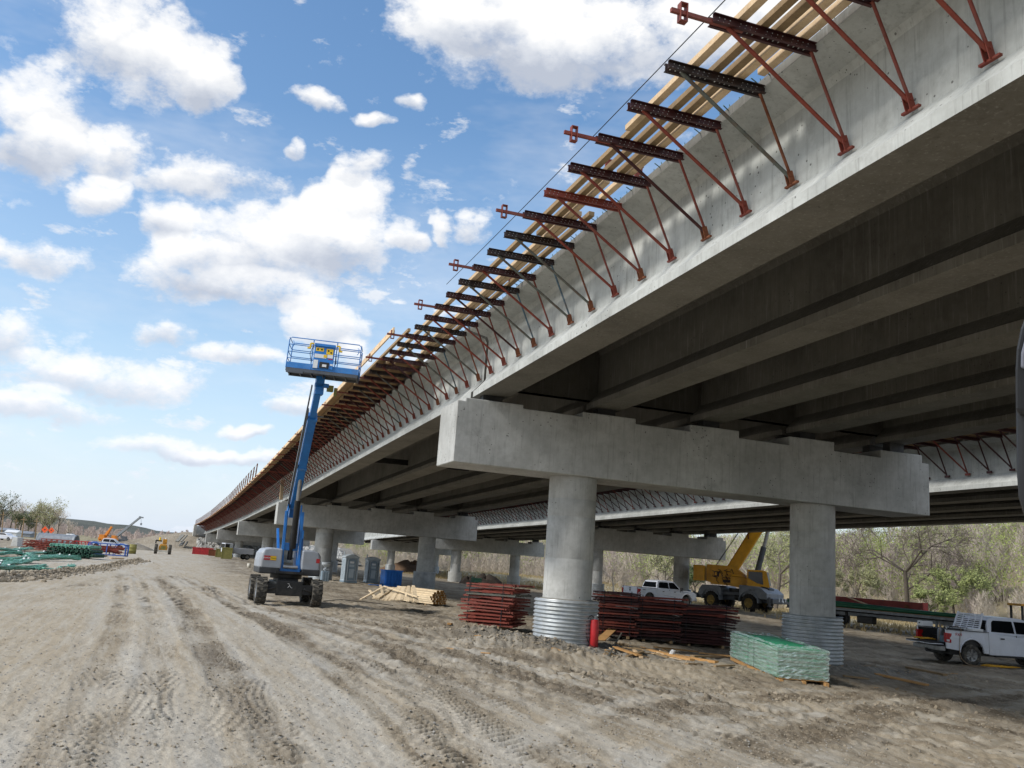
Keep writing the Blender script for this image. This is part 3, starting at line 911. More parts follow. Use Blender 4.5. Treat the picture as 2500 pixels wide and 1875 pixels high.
br1 = bridge('highway_bridge', B1, 'near grey concrete girder bridge whose big pier cap crosses the middle of the photo', 1, 6)
br2 = bridge('second_bridge', B2, 'farther parallel concrete girder bridge seen under the near one, behind the crane and white pickup', 1, 5)
br2.name = 'highway_bridge'

# near-field details on the first fascia girder: stirrup ends and headed studs along its top
mb = MB(); R = random.Random(3)
t = -30.0
while t < 6:
    k_ = lin([(x[0], x[2]) for x in B1], t)[0]
    P = W(G0 - .66, t, k_ + GZ + 2.28)
    mb.cyl(P, P + Vector((0, 0, .09 + .05 * R.random())) - EA * .03, .009, n=5)
    if R.random() < .35:
        q = P + EA * -.02; mb.cyl(q, q - EA * (.18 + .1 * R.random()) + Vector((0, 0, .02)) - NT * .1, .010, n=5)
    t += .29
mb2 = MB()
mb2.v = [tuple(Vector(v) - br1.location) for v in mb.v]; mb2.f = mb.f; mb2.m = mb.m; mb2.sm = mb.sm
o = mb2.build('stirrup_bars', M['stud'], br1); o['kind'] = 'stuff'

# abutment
root = thing('abutment', 'pale concrete abutment with a tapering white wing wall closing the far bridge end', 'abutment', (0, 0, 0))
Oa, ea, na_ = cap_axis(B1, 6)
up = Vector((0, 0, 1)); f = lambda a, w, h: Oa + ea * a + na_ * w + up * h
mb = MB(); mb.prism([(-.4, -2.0), (LC + .4, -2.0), (LC + .4, 2.0), (-.4, 2.0)], lambda u, v, d: f(u, d, v), .4, 1.6); mb.build('cap', M['conc'], root, bevel=.03)
mb = MB(); mb.prism([(.4, -2.2), (1.2, 2.0), (1.2, 4.4), (-2.4, 4.4), (-1.7, 2.5)], lambda u, v, d: f(d, u, v), -1.9, -1.2); mb.build('wing_wall', M['concf'], root, bevel=.02)
mb = MB(); mb.prism([(1.7, -2), (2.2, -2), (2.2, 4.2), (1.7, 4.2)], lambda u, v, d: f(d, u, v), -1.3, LC + 1); mb.build('back_wall', M['conc'], root)

# ================================================================= overhang brackets
def steel(part, c):
    return {'r': ('redox', 'redox2', 'darkred'), 'd': ('darkred', 'redox', 'darkred'), 'k': ('greyst', 'rust', 'blackst'), 'g': ('greyst', 'bluest', 'blackst'), 'f': ('redox2', 'redox2', 'redox')}[c][part]


def make_bracket(kind, ext, full=True, gap=0.):
    """local frame: x = across (girder axis offsets), z up; origin at the foot"""
    root = bpy.data.objects.new('overhang_bracket', None); COL.objects.link(root)
    root.empty_display_size = .2
    s_ = steel(2, kind); d_ = steel(0, kind); v_ = steel(1, kind)
    # beam: two channels back to back, perforated by small through bolts/holes
    bi, bo, zb, hb = -.53, -2.22, 1.43, .13
    bm_ = MB()
    for sy in (-1, 1):
        y = sy * .045
        bm_.bar((bi, y, zb), (bo, y, zb), .012, hb)
        bm_.bar((bi, y + sy * .022, zb + hb / 2 - .006), (bo, y + sy * .022, zb + hb / 2 - .006), .045, .012)
        bm_.bar((bi, y + sy * .022, zb - hb / 2 + .006), (bo, y + sy * .022, zb - hb / 2 + .006), .045, .012)
    parts = []
    hm = MB()
    if full:
        x = bi - .08
        q = 0
        while x > bo + .05:
            for dz_ in (-.026, .028):
                if (q * 7) % 5 != 0: hm.cyl((x + .02 * (dz_ > 0), -.0525, zb + dz_), (x + .02 * (dz_ > 0), .0525, zb + dz_), .0085, n=6, mi=0)
            x -= .085; q += 1
    dg = MB(); vt = MB(); ft = MB()
    F0 = Vector((-.03, 0, .12))
    if full:
        dg.tube([F0, (-1.96, 0, zb - .05)], .03, n=8)
        dg.cyl((-1.96, -.06, zb - .04), (-1.96, .06, zb - .04), .014, n=6)
        vt.tube([F0 + Vector((.02, 0, .02)), (-.58, 0, zb - .05)], .024, n=8)
        vt.cyl((-.58, -.06, zb - .04), (-.58, .06, zb - .04), .014, n=6)
        for q in range(3, 14):
            p = F0.lerp(Vector((-1.96, 0, zb - .05)), q / 16); hm.cyl(p + Vector((0, -.034, 0)), p + Vector((0, .034, 0)), .007, n=5, mi=1)
        # clevis and pad
        ft.bar((-.06, -.04, .2), (.005, -.04, 0), .1, .012, up=(0, 1, 0)); ft.bar((-.06, .04, .2), (.005, .04, 0), .1, .012, up=(0, 1, 0))
        ft.bar((.01, -.15, .0), (.01, .15, .0), .05, .03)
        ft.cyl((-.03, -.06, .12), (-.03, .06, .12), .016, n=6)
    else:
        dg.bar(F0, (-1.96, 0, zb - .05), .05, .05); vt.bar(F0, (-.58, 0, zb - .05), .045, .045); ft.box((-.01, 0, .05), (.06, .26, .1))
    if full:
        bb = bm_.build('beam', M[s_], root); parts.append(bb)
        h = hm.build('bolt_holes', [M['concf'], M['signk']], bb); h['kind'] = 'stuff'
        parts.append(dg.build('diagonal_strut', M[d_], root)); parts.append(vt.build('vertical_strut', M[v_], root)); parts.append(ft.build('foot_plate', M['rust'] if kind != 'r' else M['redox'], root))
        if ext:
            ex = MB(); ex.bar((bo + .5, 0, zb - .03), (bo - .62, 0, zb - .03), .05, .06); o_ = ex.build('extension_arm', M[v_], root); parts.append(o_)
            ex = MB()
            for sx in (-1, 1): ex.box((bo - .44 + sx * .05, 0, zb - .03), (.014, .1, .28))
            for sz in (-1, 1): ex.box((bo - .44, 0, zb - .03 + sz * .133), (.086, .1, .014))
            ex.build('post_socket', M[v_], o_)
        return root
    # far copy: one mesh
    mm = MB()
    for src, mi in ((bm_, 0), (dg, 1), (vt, 1), (ft, 1)):
        mm.add(src.v, src.f, mi)
    if ext: mm.bar((bo + .5, 0, zb - .03), (bo - .62, 0, zb - .03), .05, .06, mi=1); mm.box((bo - .44, 0, zb - .03), (.1, .1, .28), mi=1)
    COL.objects.unlink(root); bpy.data.objects.remove(root)
    return mm.build('overhang_bracket', [M[s_], M[d_]])


ORDN = ['first', 'second', 'third', 'fourth', 'fifth', 'sixth', 'seventh', 'eighth', 'ninth', 'tenth', 'eleventh', 'twelfth', 'thirteenth', 'fourteenth', 'fifteenth', 'sixteenth', 'seventeenth', 'eighteenth', 'nineteenth', 'twentieth']
TENS = ['', '', 'twenty', 'thirty', 'forty', 'fifty', 'sixty', 'seventy', 'eighty', 'ninety']


def ordn(n):
    if n <= 20: return ORDN[n - 1]
    if n % 10 == 0: return TENS[n // 10].replace('y', 'ieth') if n < 100 else 'far'
    return TENS[n // 10] + '-' + ORDN[n % 10 - 1]


PROTO = {}


def bracket(key):
    if key not in PROTO:
        PROTO[key] = make_bracket(*key); return PROTO[key]
    return copy_tree(PROTO[key])


BC = {'r': 'red oxide', 'd': 'dark maroon', 'k': 'blackened grey', 'g': 'grey-blue', 'f': 'faded red'}
seqk = 'rrrrkrdrfrkgr' + 'gdrrkrgrdrkrrgrdrfkrgrrd'
T0 = -17.203
i = 0; t = T0 - 2 * 1.235
cnt = 0
tabB1 = [(x[0], x[1], x[2]) for x in B1]
while t < 219:
    a_, h_ = lin(tabB1, t)
    kd = 'r' if cnt == 0 else seqk[cnt % len(seqk)]
    if cnt > 40: kd = 'rdrfrkrr'[cnt % 8]
    ext = (cnt % 3 == 0)
    full = cnt < 46
    b = bracket((kd, ext, full))
    P = W(a_ + 1.0, t, h_ + 2.84 + .0207 * 0)
    ang = TH + (-.0 if t < 60 else -atan2(lin(tabB1, t + 5)[0] - lin(tabB1, t - 5)[0], 10) * 1)
    b.location = P; b.rotation_euler = (0, 0, ang)
    if cnt < 1: lab = 'steel overhang bracket cut by the top right corner of the photo'
    elif cnt <= 36: lab = '%s overhang bracket on the near bridge, %s from the right%s' % (BC[kd], ordn(cnt + 1), ', arm extended' if ext else '')
    elif t < 60: lab = 'small rust red steel bracket in the dense row beside and behind the boom lift'
    else: lab = 'tiny dark red steel bracket in the far row below the guard rail posts'
    tag(b, lab, 'bracket', 'overhang brackets along the near bridge')
    cnt += 1; t += 1.235 if cnt < 20 else 1.22
# second bridge
tab2 = [(x[0], x[1], x[2]) for x in B2]
t = 1.0; c2n = 0
while t < 112 and cnt + c2n < 298:
    a_, h_ = lin(tab2, t)
    if 1:
        b = bracket(('d' if c2n % 4 else 'r', False, False))
        b.location = W(a_ + 1.0, t, h_ + 2.84); b.rotation_euler = (0, 0, TH)
        lab = 'rust red steel bracket on the second bridge, right of the first pier cap' if t < 12 else 'dark steel bracket on the second bridge, seen through the gaps under the near bridge'
        tag(b, lab, 'bracket', 'overhang brackets on the second bridge')
        c2n += 1
    t += 1.19

# ---- timbers and plywood carried by the brackets
def lumber(name, label, p, q, w, h, mat, group=None, cat='timber', ends=None, up=(0, 0, 1), parent=None):
    c = (Vector(p) + Vector(q)) / 2
    mb = MB(); mb.bar(Vector(p) - c, Vector(q) - c, w, h, up)
    o = mb.build(name, M[mat], parent, loc=c, bevel=.004, seg=1)
    if parent is None: tag(o, label, cat, group)
    return o


zt = 2.84 + 1.43 + .065     # top of bracket beams above the local cap reference
tim = [(-.74, -34, -12.6, .13, 'pine', 'outermost long pine timber lying across the nearest brackets, left end clear of the third socket'),
       (-.38, -34, -7.4, .13, 'pineold', 'weathered second timber from outside across the nearest brackets'),
       (-.22, -34, -11.0, .13, 'pineold', 'greyish timber lying tight against the second timber'),
       (.06, -34, -9.8, .13, 'pine', 'fresh pine timber nearest the girder at the upper right'),
       (.24, -34, -15, .13, 'pine', 'fresh pine timber touching the concrete edge at the top right'),
       (-.68, -13.4, -3.0, .13, 'pineold', 'outermost timber across the middle brackets under the small square cloud'),
       (-.24, -10.6, 4.0, .13, 'pine', 'middle pine timber across the middle brackets'),
       (-.09, -8.9, 5.0, .13, 'pine', 'pine timber doubled beside the middle timber'),
       (-.85, -4.6, 8.0, .13, 'pine', 'outermost timber ending above the boom lift basket'),
       (.16, -9.0, 6.5, .13, 'pineold', 'inner timber resting near the girder edge above the first pier')]
for a_, t0_, t1_, w_, mt, lab in tim:
    h0 = lin(tabB1, t0_)[1]; h1 = lin(tabB1, t1_)[1]
    R = random.Random(int(a_ * 100 + t0_))
    lumber('timber_beam', lab, W(a_, t0_, h0 + zt + .055), W(a_ + R.uniform(-.06, .06), t1_, h1 + zt + .055), w_, .10, mt, 'timbers on the overhang brackets')
# upright red clamps and a yellow level among the near timbers
for a_, t_ in ((-.35, -10.9), (.28, -10.9), (-.1, -3.9), (.1, -3.9), (-.1, -1.2)):
    h0 = lin(tabB1, t_)[1]; mb = MB(); mb.box((0, 0, 0), (.16, .05, .22)); mb.box((0, 0, .12), (.2, .07, .02)); mb.box((0, .03, -.05), (.05, .04, .1))
    o = mb.build('timber_clamp', M['redox'], loc=W(a_, t_, h0 + zt + .2), bevel=.004); o.rotation_euler = (0, 0, TH)
    tag(o, 'small red steel timber clamp standing on the bracket timbers', 'clamp', 'red clamps on the timbers')

# plywood overhang deck with its edge board from the first pier onwards
for nm, (ta, tb), lab in (('overhang_formwork', (2.2, 219), 'long plywood overhang deck with a timber edge board resting on the near bridge brackets'),):
    root = thing(nm, lab, 'formwork', W(0, ta, 0).to_tuple())
    inv = -root.location
    pl = MB(); ed = MB(); jo = MB(); ts = ta; q = 0
    while ts < tb:
        te = min(ts + 2.44, tb)
        a0_, h0 = lin(tabB1, ts); a1_, h1 = lin(tabB1, te)
        o_in = .45; o_out = -1.55
        for (u0, u1) in ((o_out, (o_out + o_in) / 2 - .01), ((o_out + o_in) / 2 + .01, o_in)):
            if ts < 6.5: continue
            if ts < 11 and u0 < -1: u0 = -1.2
            zz_ = zt + .10
            p = [W(a0_ + u0, ts + .01, h0 + zz_), W(a0_ + u1, ts + .01, h0 + zz_), W(a1_ + u1, te - .01, h1 + zz_), W(a1_ + u0, te - .01, h1 + zz_)]
            vs = [v + inv for v in p] + [v + inv + Vector((0, 0, .018)) for v in p]
            pl.add(vs, [(3, 2, 1, 0), (4, 5, 6, 7), (0, 1, 5, 4), (1, 2, 6, 5), (2, 3, 7, 6), (3, 0, 4, 7)])
        for u in (-1.2, -.55, .1):
            jo.bar(W(a0_ + u, ts, h0 + zt + .05) + inv, W(a1_ + u, te, h1 + zt + .05) + inv, .09, .094)
        ts = te; q += 1
    ts = 2.4
    while ts < tb:
        te = min(ts + 4.88, tb); a0_, h0 = lin(tabB1, ts); a1_, h1 = lin(tabB1, te)
        ed.bar(W(a0_ - 1.66, ts + .02, h0 + zt + .02) + inv, W(a1_ - 1.66, te - .02, h1 + zt + .02) + inv, .045, .19)
        ts = te
    pl.build('plywood_deck', M['ply'], root); ed.build('edge_board', M['pine'], root); jo.build('joist', M['pineold'], root)

mb = MB(); ts = .5; o0 = W(24, 1, 0)
while ts < 112:
    te = ts + 2.44; a0_, h0 = lin(tab2, ts); a1_, h1 = lin(tab2, te)
    p = [W(a0_ - 1.3, ts + .01, h0 + zt + .06), W(a0_ + .5, ts + .01, h0 + zt + .06), W(a1_ + .5, te - .01, h1 + zt + .06), W(a1_ - 1.3, te - .01, h1 + zt + .06)]
    vs = [v - o0 for v in p] + [v - o0 + Vector((0, 0, .03)) for v in p]
    mb.add(vs, [(3, 2, 1, 0), (4, 5, 6, 7), (0, 1, 5, 4), (1, 2, 6, 5), (2, 3, 7, 6), (3, 0, 4, 7)]); ts = te
root = thing('overhang_formwork', 'plywood overhang deck resting on the brackets of the second bridge', 'formwork', o0)
mb.build('plywood_deck', M['ply'], root)

# guard rail from the second pier to the abutment
root = thing('guard_rail', 'row of upright guard rail posts along the far outer edge of the near bridge', 'guard rail', W(0, 60, 0).to_tuple())
inv = -root.location
t = 59.5; prev = None; q = 0
pmb = MB(); pmb.box((0, 0, .55), (.10, .08, 1.25))
pmesh = None
tops = []
while t < 220:
    a_, h_ = lin(tabB1, t)
    p = W(a_ - 1.75, t, h_ + zt) + inv
    if pmesh is None: o = pmb.build('post', M['rust'], root); pmesh = o.data
    else:
        o = bpy.data.objects.new('post', pmesh); COL.objects.link(o); o.parent = root
    o.location = p; o.rotation_euler = (0, .04, TH); tops.append(p); t += 3.6; q += 1
mb = MB()
for z_ in (.55, 1.08):
    mb.tube([p + Vector((0, 0, z_)) for p in tops], .014, n=5)
mb.build('rail', M['pineold'], root)
# sagging line strung outside the near timbers
mb = MB(); pts = []
for q in range(21):
    kk = q / 20; t_ = -36 + 34 * kk; pts.append(W(-1.15, t_, lin(tabB1, t_)[1] + zt + .35 - .25 * 4 * kk * (1 - kk)))
c0 = pts[0]; mb.tube([p - c0 for p in pts], .008, n=4); tag(mb.build('string_line', M['signk'], loc=c0), 'thin dark string line stretched past the nearest brackets', 'line')
# pale boards leaning at second pier by the lift
lumber('timber_board', 'tall pale board standing upright behind the boom lift at the second pier cap', atD(686, 1220, 78), atD(690, 1172, 78.4), .32, .06, 'pine', cat='board')
# ================================================================= vehicles and machines
FONT_CACHE = {}


def text_obj(txt, mat, size, parent, loc, rot, name='lettering', extr=.002):
    """flat lettering converted to mesh"""
    cu = bpy.data.curves.new(name, 'FONT'); cu.body = txt; cu.size = size; cu.extrude = extr; cu.align_x = 'CENTER'; cu.align_y = 'CENTER'
    o = bpy.data.objects.new(name, cu)
    COL.objects.link(o)
    dg = bpy.context.evaluated_depsgraph_get()
    me = bpy.data.meshes.new_from_object(o.evaluated_get(dg))
    COL.objects.unlink(o); bpy.data.objects.remove(o)
    me.materials.clear(); me.materials.append(M[mat] if isinstance(mat, str) else mat)
    o = bpy.data.objects.new(name, me); COL.objects.link(o); o.parent = parent
    o.location = loc; o.rotation_euler = rot
    return o


def wheel(parent, c, r, w, side=1, tyre='tyredark', rim='rim', lugs=0, spokes=6, rimr=.58):
    """axle along local y; side = +1/-1 the outer face"""
    c = Vector(c)
    mb = MB()
    prof = [(r * rimr, -w * .42), (r * .78, -w * .5), (r * .93, -w * .46), (r, -w * .34), (r, w * .34), (r * .93, w * .46), (r * .78, w * .5), (r * rimr, w * .42)]
    mb.lathe(prof, (0, 0, 0), 36, axis='y')
    if lugs:
        for q in range(lugs):
            a = 2 * pi * q / lugs
            for sd in (-1, 1):
                p = Vector((r * sin(a) * 1.0, 0, r * cos(a))); d = Vector((cos(a), 0, -sin(a))); o_ = p.normalized()
                a2 = a + pi / lugs * (sd > 0)
                p = Vector((r * sin(a2), 0, r * cos(a2))); d = Vector((cos(a2), 0, -sin(a2))); o_ = p.normalized()
                mb.bar(p * 1.005 + d * .03 * r, p * 1.005 - d * .12 * r + Vector((0, sd * w * .46, 0)), .07 * r, .07 * r, up=o_)
    else:
        for q in range(30):
            a = 2 * pi * q / 30; p = Vector((r * sin(a), 0, r * cos(a)))
            mb.bar(p + Vector((0, -w * .4, 0)), p + Vector((0, w * .4, 0)), .035 * r, .02 * r, up=p.normalized())
    ty = mb.build('wheel', M[tyre], parent, loc=c)
    mb = MB(); R = r * rimr; s_ = side
    mb.lathe([(R * 1.0, s_ * w * .43), (R * .93, s_ * w * .43), (R * .88, s_ * w * .2), (R * .3, s_ * w * .2), (R * .28, s_ * w * .34), (0.001, s_ * w * .34)], (0, 0, 0), 30, axis='y')
    for q in range(spokes):
        a = 2 * pi * q / spokes
        mb.bar((R * .2 * sin(a), s_ * w * .34, R * .2 * cos(a)), (R * .93 * sin(a), s_ * w * .38, R * .93 * cos(a)), R * .26, w * .08, up=(0, s_, 0))
    mb.build('rim', M[rim], ty)
    return ty


def arch(cx, r, z0, n=9):
    return [(cx + r * cos(pi - pi * q / (n - 1)), max(z0, z0 + 0 + (r * sin(pi * q / (n - 1))))) for q in range(n)]


def pickup(name, label, cat, loc, rz, tail_down=False, group=None, rack=False):
    """crew cab pickup, x forward, origin on the ground at mid wheelbase; length 5.9"""
    root = thing(name, label, cat, loc, rz, group)
    root['category'] = cat
    W2 = 1.0; xr, xf = -1.85, 1.85; wr = .41
    xb0, xb1, xc1 = -2.95, -1.10, 1.40   # tail, rear of cab, base of windscreen
    zs, zb = .52, 1.28                   # sill, belt
    fn = lambda yy: (lambda u, v, d: Vector((u, d, v)))
    # side skins, outlined with the wheel arches cut out
    for sd in (-1, 1):
        mb = MB()
        bed = [(xb0, .62), (xr - .52, .56)] + arch(xr, .50, .52) [0:] + [(xr + .52, .5), (xb1 - .012, .5), (xb1 - .012, 1.33), (xb0, 1.36), (xb0 - .02, 1.1)]
        mb.prism(bed, lambda u, v, d: Vector((u, sd * (d - (0.03 if v > 1.2 else 0)), v)), W2 - .06, W2)
        mb.build('bed_side', M['white'], root, bevel=.015)
        mb = MB()
        front = [(xb1, .46), (xf - .54, .46)] + arch(xf, .50, .48) + [(xf + .54, .5), (2.86, .56), (2.93, .8), (2.90, 1.05), (2.72, 1.14), (1.42, 1.24), (xb1, 1.31)]
        mb.prism(front, lambda u, v, d: Vector((u, sd * (d - (0.03 if v > 1.1 else 0) - (.10 if u > 2.6 else 0)), v)), W2 - .30, W2)
        mb.build('body_side', M['white'], root, bevel=.02)
        # wheel arch flare
        mb = MB(); vs = []
        for cx in (xr, xf):
            pts = [Vector((cx + .53 * cos(pi * q / 14), sd * (W2 + .005), .50 + .53 * sin(pi * q / 14))) for q in range(15)]
            mb = MB(); mb.tube(pts, .028, n=5); mb.build('arch_flare', M['white'], root)
        for dx_ in (-.52, .62):
            mb = MB(); mb.box((dx_, sd * (W2 + .012), 1.11), (.17, .03, .05)); mb.build('door_handle', M['black'], root, bevel=.01)
        mb = MB()
        for dx_ in (-1.06, .12, 1.22): mb.bar((dx_, sd * (W2 - .012), .5), (dx_ - .0, sd * (W2 - .035), 1.27), .012, .03, up=(1, 0, 0))
        mb.build('door_seam', M['black'], root)
        # mirror
        mb = MB(); mb.box((1.15, sd * (W2 + .14), 1.34), (.12, .2, .26)); mb.bar((1.18, sd * W2, 1.27), (1.15, sd * (W2 + .1), 1.3), .05, .05)
        mb.build('wing_mirror', M['black'], root, bevel=.03)
        # lamps
        mb = MB(); mb.prism([(xb0 - .03, .86), (xb0 + .20, .84), (xb0 + .21, .95), (xb0 + .14, 1.02), (xb0 + .21, 1.1), (xb0 + .23, 1.2), (xb0 - .03, 1.22)], lambda u, v, d: Vector((u, sd * d, v)), W2 - .12, W2 + .012)
        tl = mb.build('tail_lamp', M['redlamp'], root, bevel=.008)
        mb = MB(); mb.box((xb0 + .06, sd * (W2 + .014), .93), (.12, .006, .08)); mb.build('lens', M['wlamp'], tl)
        mb = MB(); mb.box((2.83, sd * .76, .98), (.14, .26, .2)); mb.build('headlight', M['wlamp'], root, bevel=.02)
        mb = MB(); mb.bar((-.9, sd * (W2 + .03), .42), (1.2, sd * (W2 + .03), .42), .14, .05, up=(0, 0, 1)); mb.build('side_step', M['black'], root)
    # under body, bonnet, floor, bulkheads
    mb = MB(); mb.box((0, 0, .50), (5.3, 1.5, .22)); mb.box((xr, 0, .45), (.3, 1.3, .2)); mb.box((-2.0, .3, .42), (.7, .3, .2)); mb.build('chassis', M['black'], root)
    mb = MB()
    mb.prism([(1.38, 1.25), (2.0, 1.235), (2.55, 1.19), (2.80, 1.12), (2.80, .95), (1.38, .95)], lambda u, v, d: Vector((u, d * (1 - .06 * (u - 1.38)), v)), -.86, .86)
    mb.build('bonnet', M['white'], root, bevel=.03)
    mb = MB(); mb.box((2.84, 0, .88), (.12, 1.2, .34)); mb.build('grille', M['black'], root, bevel=.02)
    mb = MB(); mb.box((2.90, 0, .60), (.16, 1.86, .22)); mb.build('front_bumper', M['chrome'], root, bevel=.03)
    mb = MB(); mb.box((-3.06, 0, .60), (.2, 1.9, .18)); mb.box((-2.98, 0, .70), (.2, .6, .05)); mb.build('rear_bumper', M['rim'], root, bevel=.03)
    mb = MB(); mb.box((-3.1, 0, .50), (.2, .12, .1)); mb.box((-3.0, 0, .42), (.1, .5, .06)); mb.build('tow_hitch', M['black'], root)
    mb = MB(); mb.box(((xb0 + xb1) / 2, 0, .80), (xb1 - xb0 - .04, 1.84, .04)); mb.box((xb1 - .04, 0, 1.05), (.05, 1.84, .52))
    for sd in (-1, 1): mb.box((xr, sd * .74, .93), (1.0, .32, .24)); mb.box(((xb0 + xb1) / 2, sd * .915, 1.06), (xb1 - xb0 - .06, .03, .5))
    mb.build('bed_liner', M['black'], root)
    for sd in (-1, 1): mb = MB(); mb.bar((xb0, sd * .955, 1.345), (xb1, sd * .955, 1.325), .1, .025); mb.build('bed_rail', M['black'], root)
    # tailgate
    if tail_down:
        mb = MB(); mb.box((xb0 - .30, 0, .80), (.56, 1.7, .05)); tg = mb.build('tailgate', M['black'], root, bevel=.015)
        mb = MB(); mb.box((xb0 - .30, 0, .765), (.56, 1.72, .035)); mb.build('outer_skin', M['white'], tg, bevel=.01)
    else:
        mb = MB(); mb.box((xb0 + .02, 0, 1.08), (.07, 1.64, .54)); tg = mb.build('tailgate', M['white'], root, bevel=.02)
        mb = MB(); mb.box((xb0 - .02, 0, 1.22), (.012, .24, .07)); mb.build('handle', M['black'], tg); mb = MB(); mb.cyl((xb0 - .012, 0, 1.08), (xb0 - .03, 0, 1.08), .08, n=16); mb.build('badge', M['signk'], tg)
    # cab: lofted greenhouse with inset glazing
    zt_ = 1.93
    prof = [(xb1 + .00, 1.29, .93), (xb1 + .05, 1.60, .84), (xb1 + .18, 1.86, .755), (xb1 + .42, 1.925, .70), (.1, 1.945, .69), (.55, 1.915, .70), (.78, 1.84, .745), (1.38, 1.26, .90)]
    mb = MB(); n = len(prof)
    L_ = [Vector((x, y, z)) for x, z, y in prof]; Rr = [Vector((x, -y, z)) for x, z, y in prof]
    mb.add(L_ + Rr, [(q, q + 1, n + q + 1, n + q) for q in range(n - 1)] + [tuple(range(n))] + [tuple(range(2 * n - 1, n - 1, -1))])
    mb.build('cab', M['white'], root, bevel=.03)
    # side windows follow the tumblehome
    def sidept(x, z, sd, off=.008):
        y = .93 + (.735 - .93) * (z - 1.29) / (1.86 - 1.29)
        return Vector((x, sd * (y + off), z))
    for sd in (-1, 1):
        for outl in ([(-.93, 1.36), (.08, 1.34), (.08, 1.80), (-.78, 1.80), (-.84, 1.74)], [(.17, 1.34), (1.13, 1.33), (.78, 1.70), (.66, 1.79), (.17, 1.80)]):
            mb = MB(); a_ = [sidept(x, z, sd) for x, z in outl]; b_ = [sidept(x, z, sd, -.02) for x, z in outl]; m_ = len(a_)
            mb.add(a_ + b_, [tuple(range(m_)), tuple(range(2 * m_ - 1, m_ - 1, -1))] + [(q, (q + 1) % m_, m_ + (q + 1) % m_, m_ + q) for q in range(m_)])
            mb.build('side_window', M['glass'], root)
    mb = MB(); mb.add([(.83, .70, 1.815), (.83, -.70, 1.815), (1.37, -.83, 1.30), (1.37, .83, 1.30), (.81, .70, 1.80), (.81, -.70, 1.80), (1.35, -.83, 1.285), (1.35, .83, 1.285)], [(0, 1, 2, 3), (4, 7, 6, 5), (0, 4, 5, 1), (1, 5, 6, 2), (2, 6, 7, 3), (3, 7, 4, 0)])
    mb.build('windscreen', M['glass'], root)
    mb = MB(); mb.add([(xb1 + .10, .68, 1.78), (xb1 + .10, -.68, 1.78), (xb1 - .015, -.78, 1.40), (xb1 - .015, .78, 1.40), (xb1 + .15, .68, 1.78), (xb1 + .15, -.68, 1.78), (xb1 + .05, -.78, 1.40), (xb1 + .05, .78, 1.40)], [(3, 2, 1, 0), (4, 5, 6, 7), (0, 1, 5, 4), (1, 2, 6, 5), (2, 3, 7, 6), (3, 0, 4, 7)])
    mb.build('rear_window', M['glass'], root)
    for x in (xr, xf):
        for sd in (-1, 1):
            wheel(root, (x, sd * .86, wr), wr, .27, sd, 'tyre', 'rim')
    return root


P = onG(2373, 1625)
# right pickup: nose to the right, seen from its rear right quarter
rz = radians(8)
e_x = Vector((cos(rz), sin(rz), 0)); e_y = Vector((-sin(rz), cos(rz), 0))
c0 = P + e_x * 1.85 + e_y * .95
gl = gz(c0.x, c0.y)
tr = pickup('pickup_truck', 'white crew cab pickup with lowered tailgate and tools in its bed, at the right edge', 'pickup truck', (c0.x, c0.y, gl - .02), rz, True, 'white pickup trucks')
# side lettering
text_obj('FX4', 'redp', .17, tr, (-2.42, -1.004, 1.17), (radians(90), 0, 0))
# headache rack
mb = MB(); x0 = -1.12
for y in (-.82, .82): mb.bar((x0 - .30, y, 1.34), (x0 - .06, y * .93, 2.05), .06, .06, up=(0, 1, 0))
for q in range(8):
    kk = (q + .4) / 8.2; mb.bar((x0 - .30 + .24 * kk, -.8, 1.34 + .62 * kk), (x0 - .30 + .24 * kk, .8, 1.34 + .62 * kk), .03, .045)
mb.bar((x0 - .06, -.80, 1.98), (x0 - .06, .80, 1.98), .06, .06)
for y in (-.4, 0, .4): mb.bar((x0 - .3, y, 1.34), (x0 - .07, y, 1.96), .02, .04, up=(0, 1, 0))
mb.build('cab_rack', M['white'], tr, bevel=.006)
mb = MB(); mb.box((x0 - .36, 0, 1.33), (.5, 1.72, .2)); mb.build('cross_bed_toolbox', M['sign'], tr, bevel=.02)
# bed load
def put(parent_tr, name, label, cat, loc, parts, rot=0):
    r_ = thing(name, label, cat, parent_tr.matrix_basis @ Vector(loc), parent_tr.rotation_euler.z + rot)
    for nm, mb, mt in parts: mb.build(nm, M[mt], r_, bevel=.008, seg=1)
    return r_
bpy.context.view_layer.update()
a_ = MB(); a_.box((0, 0, .25), (.8, .62, .42)); b_ = MB(); b_.tube([(-.38, -.28, 0), (-.38, -.28, .62), (.38, -.28, .62), (.38, -.28, 0)], .02); b_.tube([(-.38, .28, 0), (-.38, .28, .62), (.38, .28, .62), (.38, .28, 0)], .02)
c_ = MB(); c_.cyl((-.3, -.1, .46), (-.3, -.1, .58), .06); c_.box((.1, 0, .5), (.4, .4, .12)); c_.box((-.42, .0, .25), (.03, .4, .3))
put(tr, 'welder_generator', 'dark red portable welder generator standing in the bed of the right pickup', 'generator', (-2.1, -.25, .82), [('engine_block', a_, 'darkred'), ('frame', b_, 'black'), ('control_panel', c_, 'black')])
for q, (x_, y_, lab) in enumerate([(-2.62, -.1, 'left of two grey gas cylinders standing in the pickup bed'), (-2.58, -.34, 'right of two dark gas cylinders standing in the pickup bed')]):
    a_ = MB(); a_.lathe([(.001, 0), (.11, 0), (.11, .42), (.07, .52), (.03, .55), (.03, .6), (.001, .6)], n=16); b_ = MB(); b_.cyl((0, 0, .6), (0, 0, .66), .04, n=8)
    put(tr, 'gas_cylinder', lab, 'gas cylinder', (x_, y_, .82), [('tank', a_, 'grey' if q == 0 else 'black'), ('valve', b_, 'rim')])
